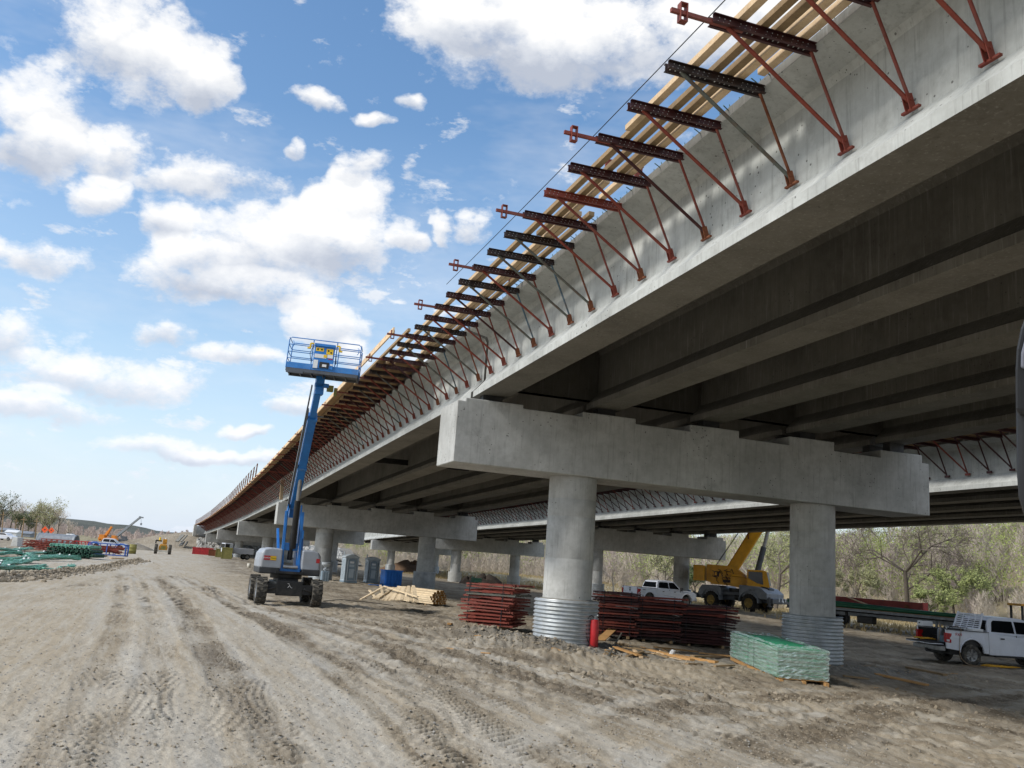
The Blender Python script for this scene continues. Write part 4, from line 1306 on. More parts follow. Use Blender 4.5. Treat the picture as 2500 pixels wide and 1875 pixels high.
a_ = MB(); a_.box((0, 0, .12), (.5, .4, .24)); b_ = MB(); b_.tube([(-.1, 0, .24), (-.1, 0, .3), (.1, 0, .3), (.1, 0, .24)], .012)
put(tr, 'tool_box', 'blue-grey tool bag behind the tail lamp in the pickup bed', 'tool bag', (-2.66, -.68, .84), [('body', a_, 'bluest'), ('handle', b_, 'black')])
a_ = MB(); a_.box((0, 0, .10), (.5, .32, .2)); b_ = MB(); b_.box((-.255, 0, .12), (.01, .1, .05))
put(tr, 'side_box', 'white metal box on the left bed rail of the right pickup', 'tool box', (-2.66, .84, 1.36), [('body', a_, 'sign'), ('latch', b_, 'black')])
def coil(cx, cy, z, n, r0, r1, seed, sq=.5):
    R = random.Random(seed); pts = []
    for q in range(n):
        a = q * .55; r_ = r0 + (r1 - r0) * R.random(); pts.append((cx + r_ * cos(a) + R.uniform(-.05, .05), cy + r_ * sq * sin(a), z + .02 + .03 * R.random() + .01 * (q % 5)))
    return pts
W_ = tr.matrix_basis
mb = MB(); mb.tube([W_ @ Vector(p) - (W_ @ Vector((-3.0, .35, .84))) for p in coil(-3.0, .4, .84, 60, .12, .5, 3, .7)], .012, n=5)
tag(mb.build('air_hose', M['yrope'], loc=W_ @ Vector((-3.0, .35, .84))), 'yellow hose coiled on the lowered tailgate of the right pickup', 'hose')
pts = [(-2.2, -.3, 1.4), (-2.3, -.7, 1.5), (-2.3, -.98, 1.38), (-2.38, -1.03, 1.1), (-2.42, -1.04, .7), (-2.4, -1.06, .35), (-2.2, -1.15, .1), (-1.9, -1.3, .05), (-1.6, -1.35, .04), (-1.9, -1.6, .04), (-2.5, -1.3, .04)]
mb = MB(); cc = [W_ @ p for p in catmull([Vector(p) for p in pts], 6)]; mb.tube([p - cc[0] for p in cc], .011, n=6)
tag(mb.build('hose', M['hose'], loc=cc[0]), 'thin tan hose hanging down the side of the right pickup past its rear wheel', 'hose')
pts = [(-2.5, -.1, 1.1), (-2.6, -.05, 1.5), (-2.7, -.2, 1.55), (-2.78, -.3, 1.2), (-2.8, -.28, .9), (-2.95, -.4, .86)]
mb = MB(); cc = [W_ @ p for p in catmull([Vector(p) for p in pts], 6)]; mb.tube([p - cc[0] for p in cc], .013, n=6)
tag(mb.build('hose', M['hose'], loc=cc[0]), 'tan hose looping up over the gas cylinders in the pickup bed', 'hose')
Pg = onG(2440, 1631, .02)
mb = MB(); mb.tube([Vector(p) for p in coil(0, 0, .01, 110, .1, .8, 9, .35)], .013, n=5)
tag(mb.build('yellow_hose', M['yrope'], loc=Pg), 'tangle of yellow hose lying on the ground by the right pickup', 'hose')

# left pickup (behind the bracket stacks), nose to the right
P = atY(1548, 1462, 74.0)
rz = radians(-33.5 + 21 + 0)
c0 = Vector((14.3, 75.3, 0)); c0.z = gz(c0.x, c0.y)
rz = radians(-26)
c0 = atD(1612, 1440, 70); gl = gz(c0.x, c0.y)
rz = radians(30)
tr2 = pickup('pickup_truck', 'white crew cab pickup parked beyond the stacks of red brackets, tailgate closed', 'pickup truck', (c0.x, c0.y, gl), rz, False, 'white pickup trucks')
text_obj('4X4', 'signk', .16, tr2, (-2.42, -1.004, 1.17), (radians(90), 0, 0))
c0 = atD(268, 1325, 150)
tr3 = pickup('pickup_truck', 'small white pickup in the distance behind the blue rack at the far left', 'pickup truck', (c0.x, c0.y, gz(c0.x, c0.y) - .1), radians(12), False, 'white pickup trucks')


def car(name, label, loc, rz, body, group=None):
    root = thing(name, label, 'car', loc, rz, group); 
    pr = [(-2.25, .35), (-2.3, .75), (-2.1, .95), (-1.5, 1.02), (-.95, 1.40), (.0, 1.46), (.55, 1.38), (1.15, 1.0), (2.0, .85), (2.28, .68), (2.28, .35), (1.75, .32)] + [(1.4 + .36 * cos(a), .32 + .36 * sin(a)) for a in (.4, 1.2, 1.9, 2.7)] + [(1.0, .3), (-1.0, .3)] + [(-1.4 + .36 * cos(a), .32 + .36 * sin(a)) for a in (.4, 1.2, 1.9, 2.7)] + [(-1.8, .32)]
    mb = MB(); mb.prism(pr, lambda u, v, d: Vector((u, d * (1 if v < 1.0 else 1 - .42 * (v - 1.0)), v)), -.88, .88); mb.build('body', M[body], root, bevel=.04)
    for sd in (-1, 1):
        mb = MB(); pts = [(-1.35, 1.04), (-.85, 1.34), (.0, 1.39), (.45, 1.32), (.98, 1.03)]
        mb.prism(pts, lambda u, v, d: Vector((u, sd * d * (1 - .42 * (v - 1.0)), v)), .86, .895); mb.build('side_window', M['glass'], root)
        mb = MB(); mb.box((2.2, sd * .62, .7), (.12, .3, .12)); mb.build('headlight', M['wlamp'], root)
    for x in (-1.4, 1.4):
        for sd in (-1, 1): wheel(root, (x, sd * .8, .32), .32, .2, sd, 'tyredark', 'rim')
    return root


P = onG(12, 1319); car('parked_car', 'white sedan at the left edge of the photo beyond the green bars', (P.x, P.y, gz(P.x, P.y)), radians(-12), 'white')
P = onG(136, 1312); car('parked_car', 'dark grey car half hidden behind the red lattice frames', (P.x, P.y + 6, gz(P.x, P.y)), radians(6), 'cgreydk')


# ---------------------------------------------------------------- boom lift
def boom_lift():
    C0 = Vector((-8.5, 36.9, 0)); C0.z = gz(C0.x, C0.y)
    rz = radians(20.5)
    root = thing('boom_lift', 'blue boom lift with grey covers on rough tyres, basket raised beside the bridge', 'boom lift', C0, rz)
    # chassis: x across, y away from camera
    mb = MB(); mb.box((0, 0, .62), (1.0, 2.7, .44)); mb.box((0, -1.36, .62), (1.02, .06, .56)); mb.box((0, 0, .90), (.8, 1.5, .14))
    ch = mb.build('chassis', M['black'], root, bevel=.03)
    for yy in (-1.25, 1.25):
        mb = MB(); mb.box((0, yy, .52), (2.1, .22, .24)); mb.box((-.72, yy, .68), (.5, .28, .18)); mb.box((.72, yy, .68), (.5, .28, .18))
        for sx in (-1, 1):
            mb.cyl((sx * .55, yy - .16, .62), (sx * .98, yy - .14, .5), .05, n=8); mb.box((sx * 1.0, yy, .5), (.12, .3, .42))
        mb.build('axle', M['black'], root, bevel=.015)
    # small white arrow emblem on the front plate
    mb = MB(); z = .68; y = -1.398
    for p, q in (((-.05, z + .13), (.05, z - .03)), ((.0, z + .05), (-.07, z - .03)), ((.05, z - .03), (.1, z - .03)), ((-.09, z + .12), (-.03, z + .12))): mb.bar((p[0], y, p[1]), (q[0], y, q[1]), .012, .035, up=(0, 1, 0))
    mb.build('emblem', M['sign'], ch)
    # wheels
    for yy in (-1.25, 1.25):
        for sx in (-1, 1):
            r_, w_ = .50, .40
            wb = bpy.data.objects.new('tmp', None)
            mb = MB()
            prof = [(r_ * .56, -w_ * .42), (r_ * .8, -w_ * .5), (r_ * .93, -w_ * .47), (r_ * .96, -w_ * .3), (r_ * .96, w_ * .3), (r_ * .93, w_ * .47), (r_ * .8, w_ * .5), (r_ * .56, w_ * .42)]
            mb.lathe(prof, (0, 0, 0), 36, axis='x')
            nl = 17
            for q in range(nl):
                for sd in (-1, 1):
                    a = 2 * pi * (q + .5 * (sd > 0)) / nl
                    f_ = lambda an, x: Vector((x, r_ * .975 * cos(an), r_ * .975 * sin(an)))
                    o_ = f_(a, 0).normalized()
                    pts = [f_(a + .10, -sd * .02), f_(a - .02, sd * w_ * .22), f_(a - .05, sd * w_ * .48)]
                    mb.bar(pts[0], pts[1], .062, .045, up=o_); mb.bar(pts[1], pts[2], .07, .045, up=o_)
            ty = mb.build('wheel', M['tyre'], root, loc=(sx * 1.05, yy, r_))
            mb = MB(); s_ = sx
            mb.lathe([(r_ * .57, s_ * w_ * .42), (r_ * .52, s_ * w_ * .42), (r_ * .48, s_ * w_ * .15), (r_ * .2, s_ * w_ * .18), (.001, s_ * w_ * .3)], n=24, axis='x')
            mb.build('rim', M['grey'], ty)
            bpy.data.objects.remove(wb)
    # turntable
    mb = MB(); mb.cyl((0, 0, .95), (0, 0, 1.16), .62, n=28); mb.box((0, .1, 1.2), (1.1, 2.3, .1)); tt = mb.build('turntable', M['black'], root, bevel=.01)
    for sx in (-1, 1):
        x0, x1 = (.42, 1.20) if sx > 0 else (-1.22, -.36)
        mb = MB(); yb, yf = -1.0, 1.1
        # rounded engine cover: outline in x,z lofted along y
        def sec(y, k_):
            zt_ = 2.12 - .10 * (1 - k_); zb_ = 1.34
            xo = x1 if sx > 0 else x0; xi = x0 if sx > 0 else x1
            dx_ = (xo - xi)
            return [(xi, y, zb_), (xi, y, zt_ - .02), (xi + dx_ * .5, y, zt_), (xi + dx_ * .8, y, zt_ - .06 * 1), (xi + dx_ * .96 * k_, y, zt_ - .22), (xi + dx_ * k_, y, zt_ - .5), (xi + dx_ * k_, y, zb_)]
        secs = [sec(yb, .88), sec(yb + .12, .98), sec(yb + .5, 1.0), sec(yf - .4, 1.0), sec(yf, .92)]
        vs = [v for s__ in secs for v in s__]; m_ = 7
        fs = [(a * m_ + q, a * m_ + (q + 1) % m_, (a + 1) * m_ + (q + 1) % m_, (a + 1) * m_ + q) for a in range(4) for q in range(m_)] + [tuple(range(m_)), tuple(range(4 * m_, 5 * m_))]
        mb.add(vs, fs, 0, False)
        hd = mb.build('engine_cover', M['hood'], root, bevel=.05, seg=3)
        mb = MB(); xo = (x0 + x1) / 2; mb.box((xo, .05, 1.25), (abs(x1 - x0) - .06, 2.1, .26)); mb.build('cover_base', M['hooddk'], hd, bevel=.05)
        # rental company sticker, red and yellow
        cx = (-.82 if sx < 0 else 1.04)
        wd_ = .46 if sx < 0 else .14
        mb = MB(); mb.box((cx, yb - .012, 1.72), (wd_, .01, .17)); st = mb.build('sticker', M['redp'], hd)
        if sx < 0:
            mb = MB(); mb.box((cx + .13, yb - .02, 1.72), (.22, .01, .15)); mb.build('sticker_panel', M['signy'], st)
            text_obj('RENTAL', 'sign', .075, st, (cx - .11, yb - .027, 1.72), (radians(90), 0, 0))
            text_obj('Rentals', 'signk', .06, st, (cx + .13, yb - .029, 1.72), (radians(90), 0, 0))
    # riser: twin side plates and pivot
    for sx in (-1, 1):
        mb = MB()
        pr = [(-.62, 1.18), (.55, 1.18), (.5, 1.6), (.22, 3.65), (.1, 3.88), (-.1, 3.88), (-.18, 3.7), (-.26, 2.0), (-.62, 1.5)]
        mb.prism(pr, lambda u, v, d: Vector((d, u * .8 - .25, v)), sx * .24, sx * .29); mb.build('riser_plate', M['liftblue'], root, bevel=.01)
        mb = MB(); mb.bar((sx * .33, -.78, 1.25), (sx * .33, -.42, 3.6), .05, .10, up=(1, 0, 0)); mb.bar((sx * .42, -.8, 1.3), (sx * .50, .3, 2.9), .05, .1, up=(1, 0, 0)); mb.build('riser_brace', M['liftblue'], root, bevel=.008)
    mb = MB(); mb.box((0, -.80, 1.26), (.82, .12, .22)); mb.box((0, -.3, 1.3), (.8, .8, .12)); mb.box((0, -.5, 2.2), (.56, .1, .3)); mb.build('riser_foot', M['liftblue'], root, bevel=.015)
    mb = MB(); mb.cyl((-.28, -.93, 1.42), (.28, -.93, 1.42), .07, n=12); mb.build('cross_tube', M['chrome'], root)
    mb = MB(); mb.cyl((0, -.42, 1.7), (.02, -.62, 3.0), .10, n=14); mb.build('lift_cylinder', M['black'], root)
    # boom up to the basket (platform point surveyed near 33 m)
    inv = root.matrix_basis.inverted() if False else (Matrix.Translation(C0) @ Matrix.Rotation(rz, 4, 'Z')).inverted()
    B0 = Vector((0, .1, 3.72))
    B1_ = inv @ atD(781, 930, 32.6)
    ax = (B1_ - B0).normalized(); L = (B1_ - B0).length
    sidev = Vector((1, 0, 0)); upv = sidev.cross(ax).normalized()
    mb = MB(); mb.bar(B0 - ax * .35, B0 + ax * (L * .74), .30, .36, up=upv); bm1 = mb.build('boom', M['liftblue'], root, bevel=.02)
    mb = MB(); mb.bar(B0 + ax * (L * .70), B0 + ax * (L * .97), .23, .27, up=upv); mb.build('inner_boom', M['liftblue'], bm1, bevel=.015)
    mb = MB(); 
    for kk in (.02, .35, .73): mb.bar(B0 + ax * (L * kk), B0 + ax * (L * kk + .12), .35, .41, up=upv)
    mb.build('boom_collar', M['liftblue2'], bm1, bevel=.01)
    off = -sidev * .23 + upv * .06
    mb = MB(); mb.bar(B0 + off - ax * .1, B0 + off + ax * (L * .80), .09, .16, up=upv); mb.bar(B0 + off * 1.1 + ax * L * .6, B0 + off * 1.1 + ax * (L * .97), .05, .09, up=upv); mb.build('cable_track', M['grey'], root, bevel=.006)
    mb = MB()
    for o2 in (.0, .05): mb.tube([B0 + off * 1.2 + ax * (L * q / 10) + upv * (.1 + o2) for q in range(0, 10)], .014, n=5)
    mb.build('hydraulic_line', M['black'], root)
    c1_ = Vector((.05, -.62, 2.15)); c2_ = B0 + ax * (L * .36) - upv * .28
    mid = c1_.lerp(c2_, .55)
    mb = MB(); mb.cyl(c1_, mid, .12, n=16); mb.build('boom_cylinder', M['black'], root)
    mb = MB(); mb.cyl(mid, c2_, .075, n=14); mb.build('cylinder_rod', M['chrome'], root)
    # basket
    J = B0 + ax * (L * .93)
    mb = MB(); mb.box(J + Vector((.03, -.05, .22)), (.3, .34, .75)); mb.box(J + Vector((.1, -.12, .2)), (.5, .2, .14)); jt = mb.build('rotator', M['liftblue'], root, bevel=.02)
    mb = MB(); mb.box(J + Vector((.42, -.1, .12)), (.22, .2, .22)); mb.box(J + Vector((.62, -.1, .02)), (.1, .1, .3)); mb.build('motor', M['olive'], jt, bevel=.01)
    return root, J, rz, C0


lift, J, lrz, LC0 = boom_lift()
plat = bpy.data.objects.new('basket_pivot', None)
Mroot = Matrix.Translation(LC0) @ Matrix.Rotation(lrz, 4, 'Z')
Pw = atD(788, 918, 32.6)
ti = Mroot.inverted() @ Pw
# the basket is turned a little on the rotator; parts are meshes directly under the lift
Wp, Dp, Hp = 2.55, .92, 1.12
pr = radians(-14)
Rp = Matrix.Rotation(pr, 4, 'Z') @ Matrix.Rotation(radians(1.5), 4, 'Y')
bc = ti + Vector((-.02, -.12, .05))
def pw(x, y, z): return bc + (Rp @ Vector((x, y, z)))
bpy.data.objects.remove(plat)
mb = MB()
Rm = Rp.to_3x3()
mb.box(pw(0, 0, 0), (Wp, Dp, .05), Rm)
for y in (-Dp / 2, Dp / 2): mb.box(pw(0, y, -.05), (Wp, .05, .12), Rm)
for q in range(7): mb.box(pw(-Wp / 2 + .05 + q * (Wp - .1) / 6, 0, -.06), (.05, Dp, .08), Rm)
mb.box(pw(-.95, -Dp / 2 - .02, -.12), (.6, .05, .1), Rm)
fl = mb.build('basket_floor', M['cgreydk'], lift, bevel=.008)
mb = MB()
for y in (-Dp / 2, Dp / 2): mb.box(pw(0, y, .12), (Wp, .02, .2), Rm)
for x in (-Wp / 2, Wp / 2): mb.box(pw(x, 0, .12), (.02, Dp, .2), Rm)
mb.build('toe_board', M['liftblue2'], lift)
mb = MB(); r_ = .018
for y in (-Dp / 2, Dp / 2):
    z = Hp; c_ = .08
    mb.tube([pw(-Wp / 2, y, 0), pw(-Wp / 2, y, z - c_), pw(-Wp / 2 + c_, y, z), pw(Wp / 2 - c_, y, z), pw(Wp / 2, y, z - c_), pw(Wp / 2, y, 0)], r_, n=8)
    for z in (.36, .60, .86): mb.tube([pw(-Wp / 2, y, z), pw(Wp / 2, y, z)], r_ * .8, n=6)
    for x in (-.42, .42): mb.tube([pw(x, y, 0), pw(x, y, Hp)], r_ * 1.1, n=6)
for x in (-Wp / 2, Wp / 2):
    for z in (.36, .60, .86, Hp - .02): mb.tube([pw(x, -Dp / 2, z), pw(x, Dp / 2, z)], r_ * .8, n=6)
for x in (-Wp / 2 + .12, Wp / 2 - .12): mb.tube([pw(x, -Dp / 2, .75), pw(x + .05, -Dp / 2 - .05, .80), pw(x + .05, -Dp / 2 - .05, .95), pw(x, -Dp / 2, .99)], r_ * .7, n=6)
mb.build('guard_rails', M['liftblue2'], lift)
mb = MB(); mb.box(pw(0, -Dp / 2 - .03, .52), (.72, .04, .86), Rm); mb.box(pw(0, -Dp / 2 - .0, .94), (.74, .2, .10), Rm)
cb = mb.build('control_panel', M['liftblue'], lift, bevel=.008)
def plate(x, z, w, h, mt, nm='decal', par=None, off=.056):
    mb = MB(); mb.box(pw(x, -Dp / 2 - off, z), (w, .006, h), Rm); return mb.build(nm, M[mt], par or cb)
plate(-.17, .78, .28, .13, 'signy'); plate(.19, .73, .24, .21, 'signy'); plate(-.12, .54, .42, .14, 'sign'); plate(.22, .56, .2, .12, 'sign'); plate(.05, .55, .12, .1, 'signy', off=.062)
plate(-.26, .24, .16, .30, 'sign'); plate(.05, .22, .34, .22, 'signk', 'manual_box', off=.07); plate(.06, .20, .15, .09, 'sign', off=.09); plate(.3, .26, .1, .06, 'sign'); plate(.24, .46, .16, .03, 'redp')
for (x, z) in ((-.24, .78), (-.1, .78), (.14, .76), (.24, .70)):
    mb = MB(); mb.cyl(pw(x, -Dp / 2 - .064, z), pw(x, -Dp / 2 - .058, z), .035, n=10); mb.build('pictogram', M['signk'], cb)
for sx in (-1, 1):
    mb = MB(); mb.box(pw(sx * .46, -Dp / 2, .98), (.12, .06, .05), Rm); mb.box(pw(sx * .52, -Dp / 2, .88), (.06, .06, .2), Rm); mb.box(pw(sx * .56, -Dp / 2, .80), (.12, .05, .06), Rm); mb.build('rail_clamp', M['signy'], lift, bevel=.01)
mb = MB(); mb.tube([pw(-.4, -Dp / 2 - .02, .95), pw(-.5, -Dp / 2 - .05, .6), pw(-.42, -Dp / 2 - .03, .3)], .012, n=5); mb.tube([pw(.42, -Dp / 2 - .04, .6), pw(.45, -Dp / 2 - .05, .4), pw(.44, -Dp / 2 - .03, .3)], .016, n=5); mb.build('cable', M['black'], lift)

# ---------------------------------------------------------------- rough terrain crane
P = onG(1776, 1497)
cz = gz(P.x, P.y)
cr = thing('mobile_crane', 'yellow rough terrain crane with a raised boom and grey carrier beyond the near pier', 'crane', (0, 0, 0), 0)
# local: x forward (towards the lower right of the picture and the camera)
c0 = atD(1802, 1488, 84.0); c0.z = gz(c0.x, c0.y)
crz = radians(-50)
cr.location = c0; cr.rotation_euler = (0, 0, crz)
mb = MB(); mb.box((0, 0, 1.15), (7.0, 1.1, .5)); mb.box((0, 0, 1.5), (3.2, 2.2, .3)); mb.box((-3.3, 0, 1.25), (.8, 2.6, .5)); mb.build('carrier', M['cgreydk'], cr, bevel=.04)
mb = MB(); mb.prism([(1.0, 1.35), (4.0, 1.2), (4.0, 1.75), (3.4, 2.15), (2.6, 2.3), (1.0, 2.35)], lambda u, v, d: Vector((u, d, v)), -1.35, 1.35); mb.build('front_deck', M['cgrey'], cr, bevel=.06)
mb = MB(); mb.prism([(3.42, 1.85), (3.6, 2.1), (3.25, 2.26), (2.8, 2.32), (2.8, 1.9)], lambda u, v, d: Vector((u, d, v + .03)), -.45, .45); mb.build('engine_grille', M['black'], cr)
mb = MB(); mb.prism([(-3.6, 1.2), (-1.0, 1.3), (-1.0, 1.9), (-1.4, 2.15), (-3.2, 2.15), (-3.6, 1.7)], lambda u, v, d: Vector((u, d, v)), -1.35, 1.35); mb.build('rear_deck', M['cgrey'], cr, bevel=.05)
for x in (-3.95, 4.35):
    mb = MB(); mb.box((x, 0, 1.12), (.6, 2.9, .46)); mb.box((x + .1, -.7, 1.12), (.5, 1.6, .36)); ob = mb.build('outrigger_box', M['cgreydk'], cr, bevel=.03)
    mb = MB()
    for sd in (-1, 1): mb.cyl((x, sd * 1.5, 1.45), (x, sd * 1.5, .7), .11, n=10); mb.cyl((x, sd * 1.5, .7), (x, sd * 1.5, .62), .22, n=12)
    mb.build('outrigger_jack', M['cgreydk'], ob)
mb = MB()
for q in range(3): mb.bar((4.70, -.5 + .5 * q, 1.1), (4.70, -.5 + .5 * q, 1.4), .1, .05); 
mb.box((4.68, .1, 1.12), (.02, .3, .2)); mb.build('plate', M['sign'], cr)
for x in (-2.1, 2.1):
    for sd in (-1, 1): wheel(cr, (x, sd * 1.15, .80), .80, .62, sd, 'tyredark', 'rimy', lugs=20, rimr=.55)
    for sd in (-1, 1):
        mb = MB(); pts = [Vector((x + 1.02 * cos(a), sd * 1.15, .85 + 1.0 * sin(a))) for a in [pi * q / 8 for q in range(9)]]
        for a_, b_ in zip(pts[:-1], pts[1:]): mb.bar(a_, b_, .7, .05, up=((a_ + b_) / 2 - Vector((x, sd * 1.15, .85))))
        mb.build('mudguard', M['cgrey'], cr)
mb = MB(); mb.cyl((0, 0, 1.6), (0, 0, 2.0), .85, n=28); mb.cyl((.4, -.9, 1.2), (1.0, -.9, 1.2), .28, n=16); mb.build('slew_ring', M['black'], cr)
# superstructure, slewed a little towards the picture plane
ss = radians(28)
Rs = Matrix.Rotation(ss, 4, 'Z')
def S(x, y, z): return Rs @ Vector((x, y, z))
mb = MB()
sidepl = [(-2.0, 2.25), (-.2, 2.2), (.6, 1.95), (2.2, 1.95), (2.2, 2.15), (-.4, 4.0), (-2.9, 4.05), (-2.9, 2.5)]
for y0, y1 in ((-.72, -.55), (.55, .72)): mb.prism(sidepl, lambda u, v, d: S(u, d, v), y0, y1)
mb.box(S(-1.0, 0, 2.35), (3.0, 1.1, .2), Rs.to_3x3()); mb.build('superstructure', M['yellow'], cr, bevel=.03)
mb = MB(); mb.box(S(-3.55, 0, 3.2), (1.0, 2.5, 1.45), Rs.to_3x3()); mb.build('counterweight', M['yellow'], cr, bevel=.06)
mb = MB(); mb.cyl(S(-2.2, -.5, 3.5), S(-2.2, .5, 3.5), .42, n=20); mb.cyl(S(-1.2, -.5, 3.5), S(-1.2, .5, 3.5), .38, n=20)
for q in range(5): mb.box(S(-2.4 + q * .4, -.78, 3.1 + .12 * (q % 2)), (.2, .12, .3), Rs.to_3x3())
mb.build('winch', M['yellow'], cr)
mb = MB(); mb.prism([(-.6, 2.2), (.9, 2.0), (2.2, 1.95), (2.2, 2.5), (1.0, 3.0), (.2, 3.3), (-.6, 3.3)], lambda u, v, d: S(u, d, v), -1.15, -.76); mb.build('side_console', M['yellow'], cr, bevel=.03)
mb = MB(); mb.tube([S(-.5, -1.22, 3.15), S(.6, -1.22, 3.1), S(1.25, -1.22, 2.6), S(1.3, -1.22, 2.1)], .07, n=6); mb.build('hand_rail', M['yellow'], cr)
mb = MB(); Rq = random.Random(6)
for q in range(16):
    x_ = Rq.uniform(-2.5, -.6); z_ = Rq.uniform(2.6, 3.7); mb.tube([S(x_, -.76, z_), S(x_ + Rq.uniform(-.3, .3), -.86, z_ + Rq.uniform(-.3, .2)), S(x_ + Rq.uniform(.1, .6), -.78, z_ - Rq.uniform(.1, .5))], .03, n=5)
mb.box(S(-1.9, -.78, 3.2), (.5, .1, .5), Rs.to_3x3()); mb.box(S(-1.0, -.78, 2.6), (.7, .1, .25), Rs.to_3x3()); mb.build('hydraulic_hose', M['blackst'], cr)
# boom
bd = Vector((cos(radians(60)), 0, sin(radians(60))))
b0 = Vector((-1.7, 0, 3.4)); b0 = Vector((-.9, 0, 3.2))
def SV(v): return Rs @ v
mb = MB(); mb.bar(SV(b0), SV(b0 + bd * 9.5), .75, 1.05, up=SV(Vector((-sin(radians(60)), 0, cos(radians(60)))))); bmn = mb.build('boom', M['yellow'], cr, bevel=.12)
mb = MB(); mb.bar(SV(b0 + bd * 9.4), SV(b0 + bd * 14.0), .62, .85, up=SV(Vector((-sin(radians(60)), 0, cos(radians(60)))))); mb.build('inner_boom', M['yellow'], bmn, bevel=.1)
mb = MB()
for y in (-.2, .25): mb.tube([SV(Vector((-2.2, y, 3.9))), SV(b0 + bd * 9 + Vector((-.9, y, .6)))], .025, n=5)
mb.build('hoist_rope', M['signk'], cr)
mb = MB(); a_ = Vector((1.35, 0, 2.25)); b_ = b0 + bd * 6.2 + Vector((.62, 0, -.3)); mm_ = a_.lerp(b_, .62); mb.cyl(SV(a_), SV(mm_), .27, n=16); cyo = mb.build('luffing_cylinder', M['cgreydk'], cr)
mb = MB(); mb.cyl(SV(mm_), SV(b_), .18, n=14); mb.build('rod', M['chrome'], cyo)
mb = MB()
for q in range(3): mb.tube([SV(b0 + bd * (3.6 + q * .6) + Vector((-.2 * q, -.42, .3))), SV(b0 + bd * (4.4 + q * .5) + Vector((-.5, -.45, .6))), SV(b0 + bd * (5 + q * .3) + Vector((-.1, -.42, .1)))], .05, n=5)
mb.build('boom_fitting', M['rust'], bmn)
# cab
cabx, caby = 1.7, 1.15
mb = MB(); cabp = [(-.75, 1.95), (.95, 1.9), (1.25, 2.35), (.95, 2.42), (-.15, 2.7), (-.75, 3.6), (-.75, 3.75), (.75, 3.75), (1.15, 3.62), (1.25, 2.35)]
cabp = [(-.75, 1.95), (.95, 1.9), (1.28, 2.4), (1.0, 3.70), (.75, 3.78), (-.75, 3.78)]
mb.prism(cabp, lambda u, v, d: S(cabx + u, caby - .0 + d - 2.3, v), -.48, .48)
cb2 = mb.build('cab', M['yellow'], cr, bevel=.05)
for dd in (-.49,):
    mb = MB(); mb.prism([(-.62, 3.62), (.62, 3.62), (.72, 2.5), (.2, 2.6), (-.62, 3.0)], lambda u, v, d: S(cabx + u, caby + d - 2.3, v), -.50, -.47); mb.build('side_window', M['glass'], cb2)
mb = MB(); mb.prism([(1.0, 3.62), (1.28, 2.45), (1.31, 2.46), (1.04, 3.64)], lambda u, v, d: S(cabx + u, caby + d - 2.3, v), -.42, .42); mb.build('windscreen', M['glassb'], cb2)
mb = MB()
for d_ in (-.45, .45): mb.bar(S(cabx + 1.04, caby - 2.3 + d_, 3.64), S(cabx + 1.31, caby - 2.3 + d_, 2.42), .05, .05)
mb.build('window_frame', M['wlamp'], cb2)
text_obj('GROVE', 'signk', .26, cr, S(cabx + .35, caby - 2.3 - .50, 2.2), (radians(90), 0, ss))
text_obj('GROVE', 'signk', .2, cr, (2.4, -1.36, 1.95), (radians(90), 0, 0))

# ---------------------------------------------------------------- flatbed trailer with red beam and green pipes
tA = onG(1990, 1518); tA = atD(1985, 1512, 66); tB = atD(2420, 1560, 58)
A_ = Vector((atD(2025, 1465, 66).x, atD(2025, 1465, 66).y, 0)); B_ = Vector((atD(2400, 1500, 56).x, atD(2400, 1500, 56).y, 0))
dr = (B_ - A_).normalized(); rzt = atan2(dr.y, dr.x)
zg = gz(A_.x, A_.y)
ft = thing('flatbed_trailer', 'long flatbed trailer parked beyond the right column, loaded with green pipes and a red beam', 'trailer', (A_.x, A_.y, zg), rzt)
mb = MB(); mb.box((4.3, 0, 1.22), (14.0, 2.5, .1)); mb.box((4.3, 0, 1.3), (14.0, 2.3, .04)); mb.build('deck', M['pineold'], ft)
mb = MB(); mb.box((4.3, -1.27, 1.2), (14.0, .05, .16)); mb.box((4.3, 1.27, 1.2), (14, .05, .16)); mb.box((4.3, -.45, .98), (14, .14, .42)); mb.box((4.3, .45, .98), (14, .14, .42))
for q in range(28): mb.box((-2.5 + q * .5, -1.31, 1.2), (.28, .03, .07))
mb.build('frame_rail', M['grey'], ft)
mb = MB()
for q in range(27): mb.box((-2.25 + q * .5, 0, 1.1), (.1, 2.4, .14))
mb.build('cross_member', M['black'], ft)
for x in (-.9, .4):
    for sd in (-1, 1):
        for dd in (0, .32): wheel(ft, (x, sd * (1.05 - dd), .52), .52, .28, sd, 'tyredark', 'grey', spokes=0)
mb = MB(); mb.box((4.0, -1.0, .62), (1.3, .5, .5)); mb.box((2.4, -1.1, .9), (.2, .2, .3)); mb.build('storage_box', M['black'], ft, bevel=.08)
mb = MB(); mb.box((9.2, -.9, .55), (.12, .12, 1.1)); mb.box((9.2, .9, .55), (.12, .12, 1.1)); mb.build('landing_leg', M['grey'], ft)
ml = ft.matrix_basis if False else Matrix.Translation((A_.x, A_.y, zg)) @ Matrix.Rotation(rzt, 4, 'Z')
bt = thing('steel_beam', 'dull red painted box beam lying on top of the green pipes on the trailer', 'steel beam', ml @ Vector((0, 0, 1.55)), rzt - .015)
mb = MB(); mb.box((1.8, .35, .26), (11.6, .42, .46)); bb = mb.build('beam', M['redbeam'], bt, bevel=.02)
mb = MB(); mb.box((7.63, .35, .26), (.06, .5, .52)); mb.build('end_plate', M['redp'], bb); mb = MB(); mb.cyl((6.4, .08, .1), (6.4, .1, .1), .18, n=12); mb.bar((6.1, 0.1, 0), (6.8, .1, .05), .08, .08); mb.build('shackle', M['rust'], bb)
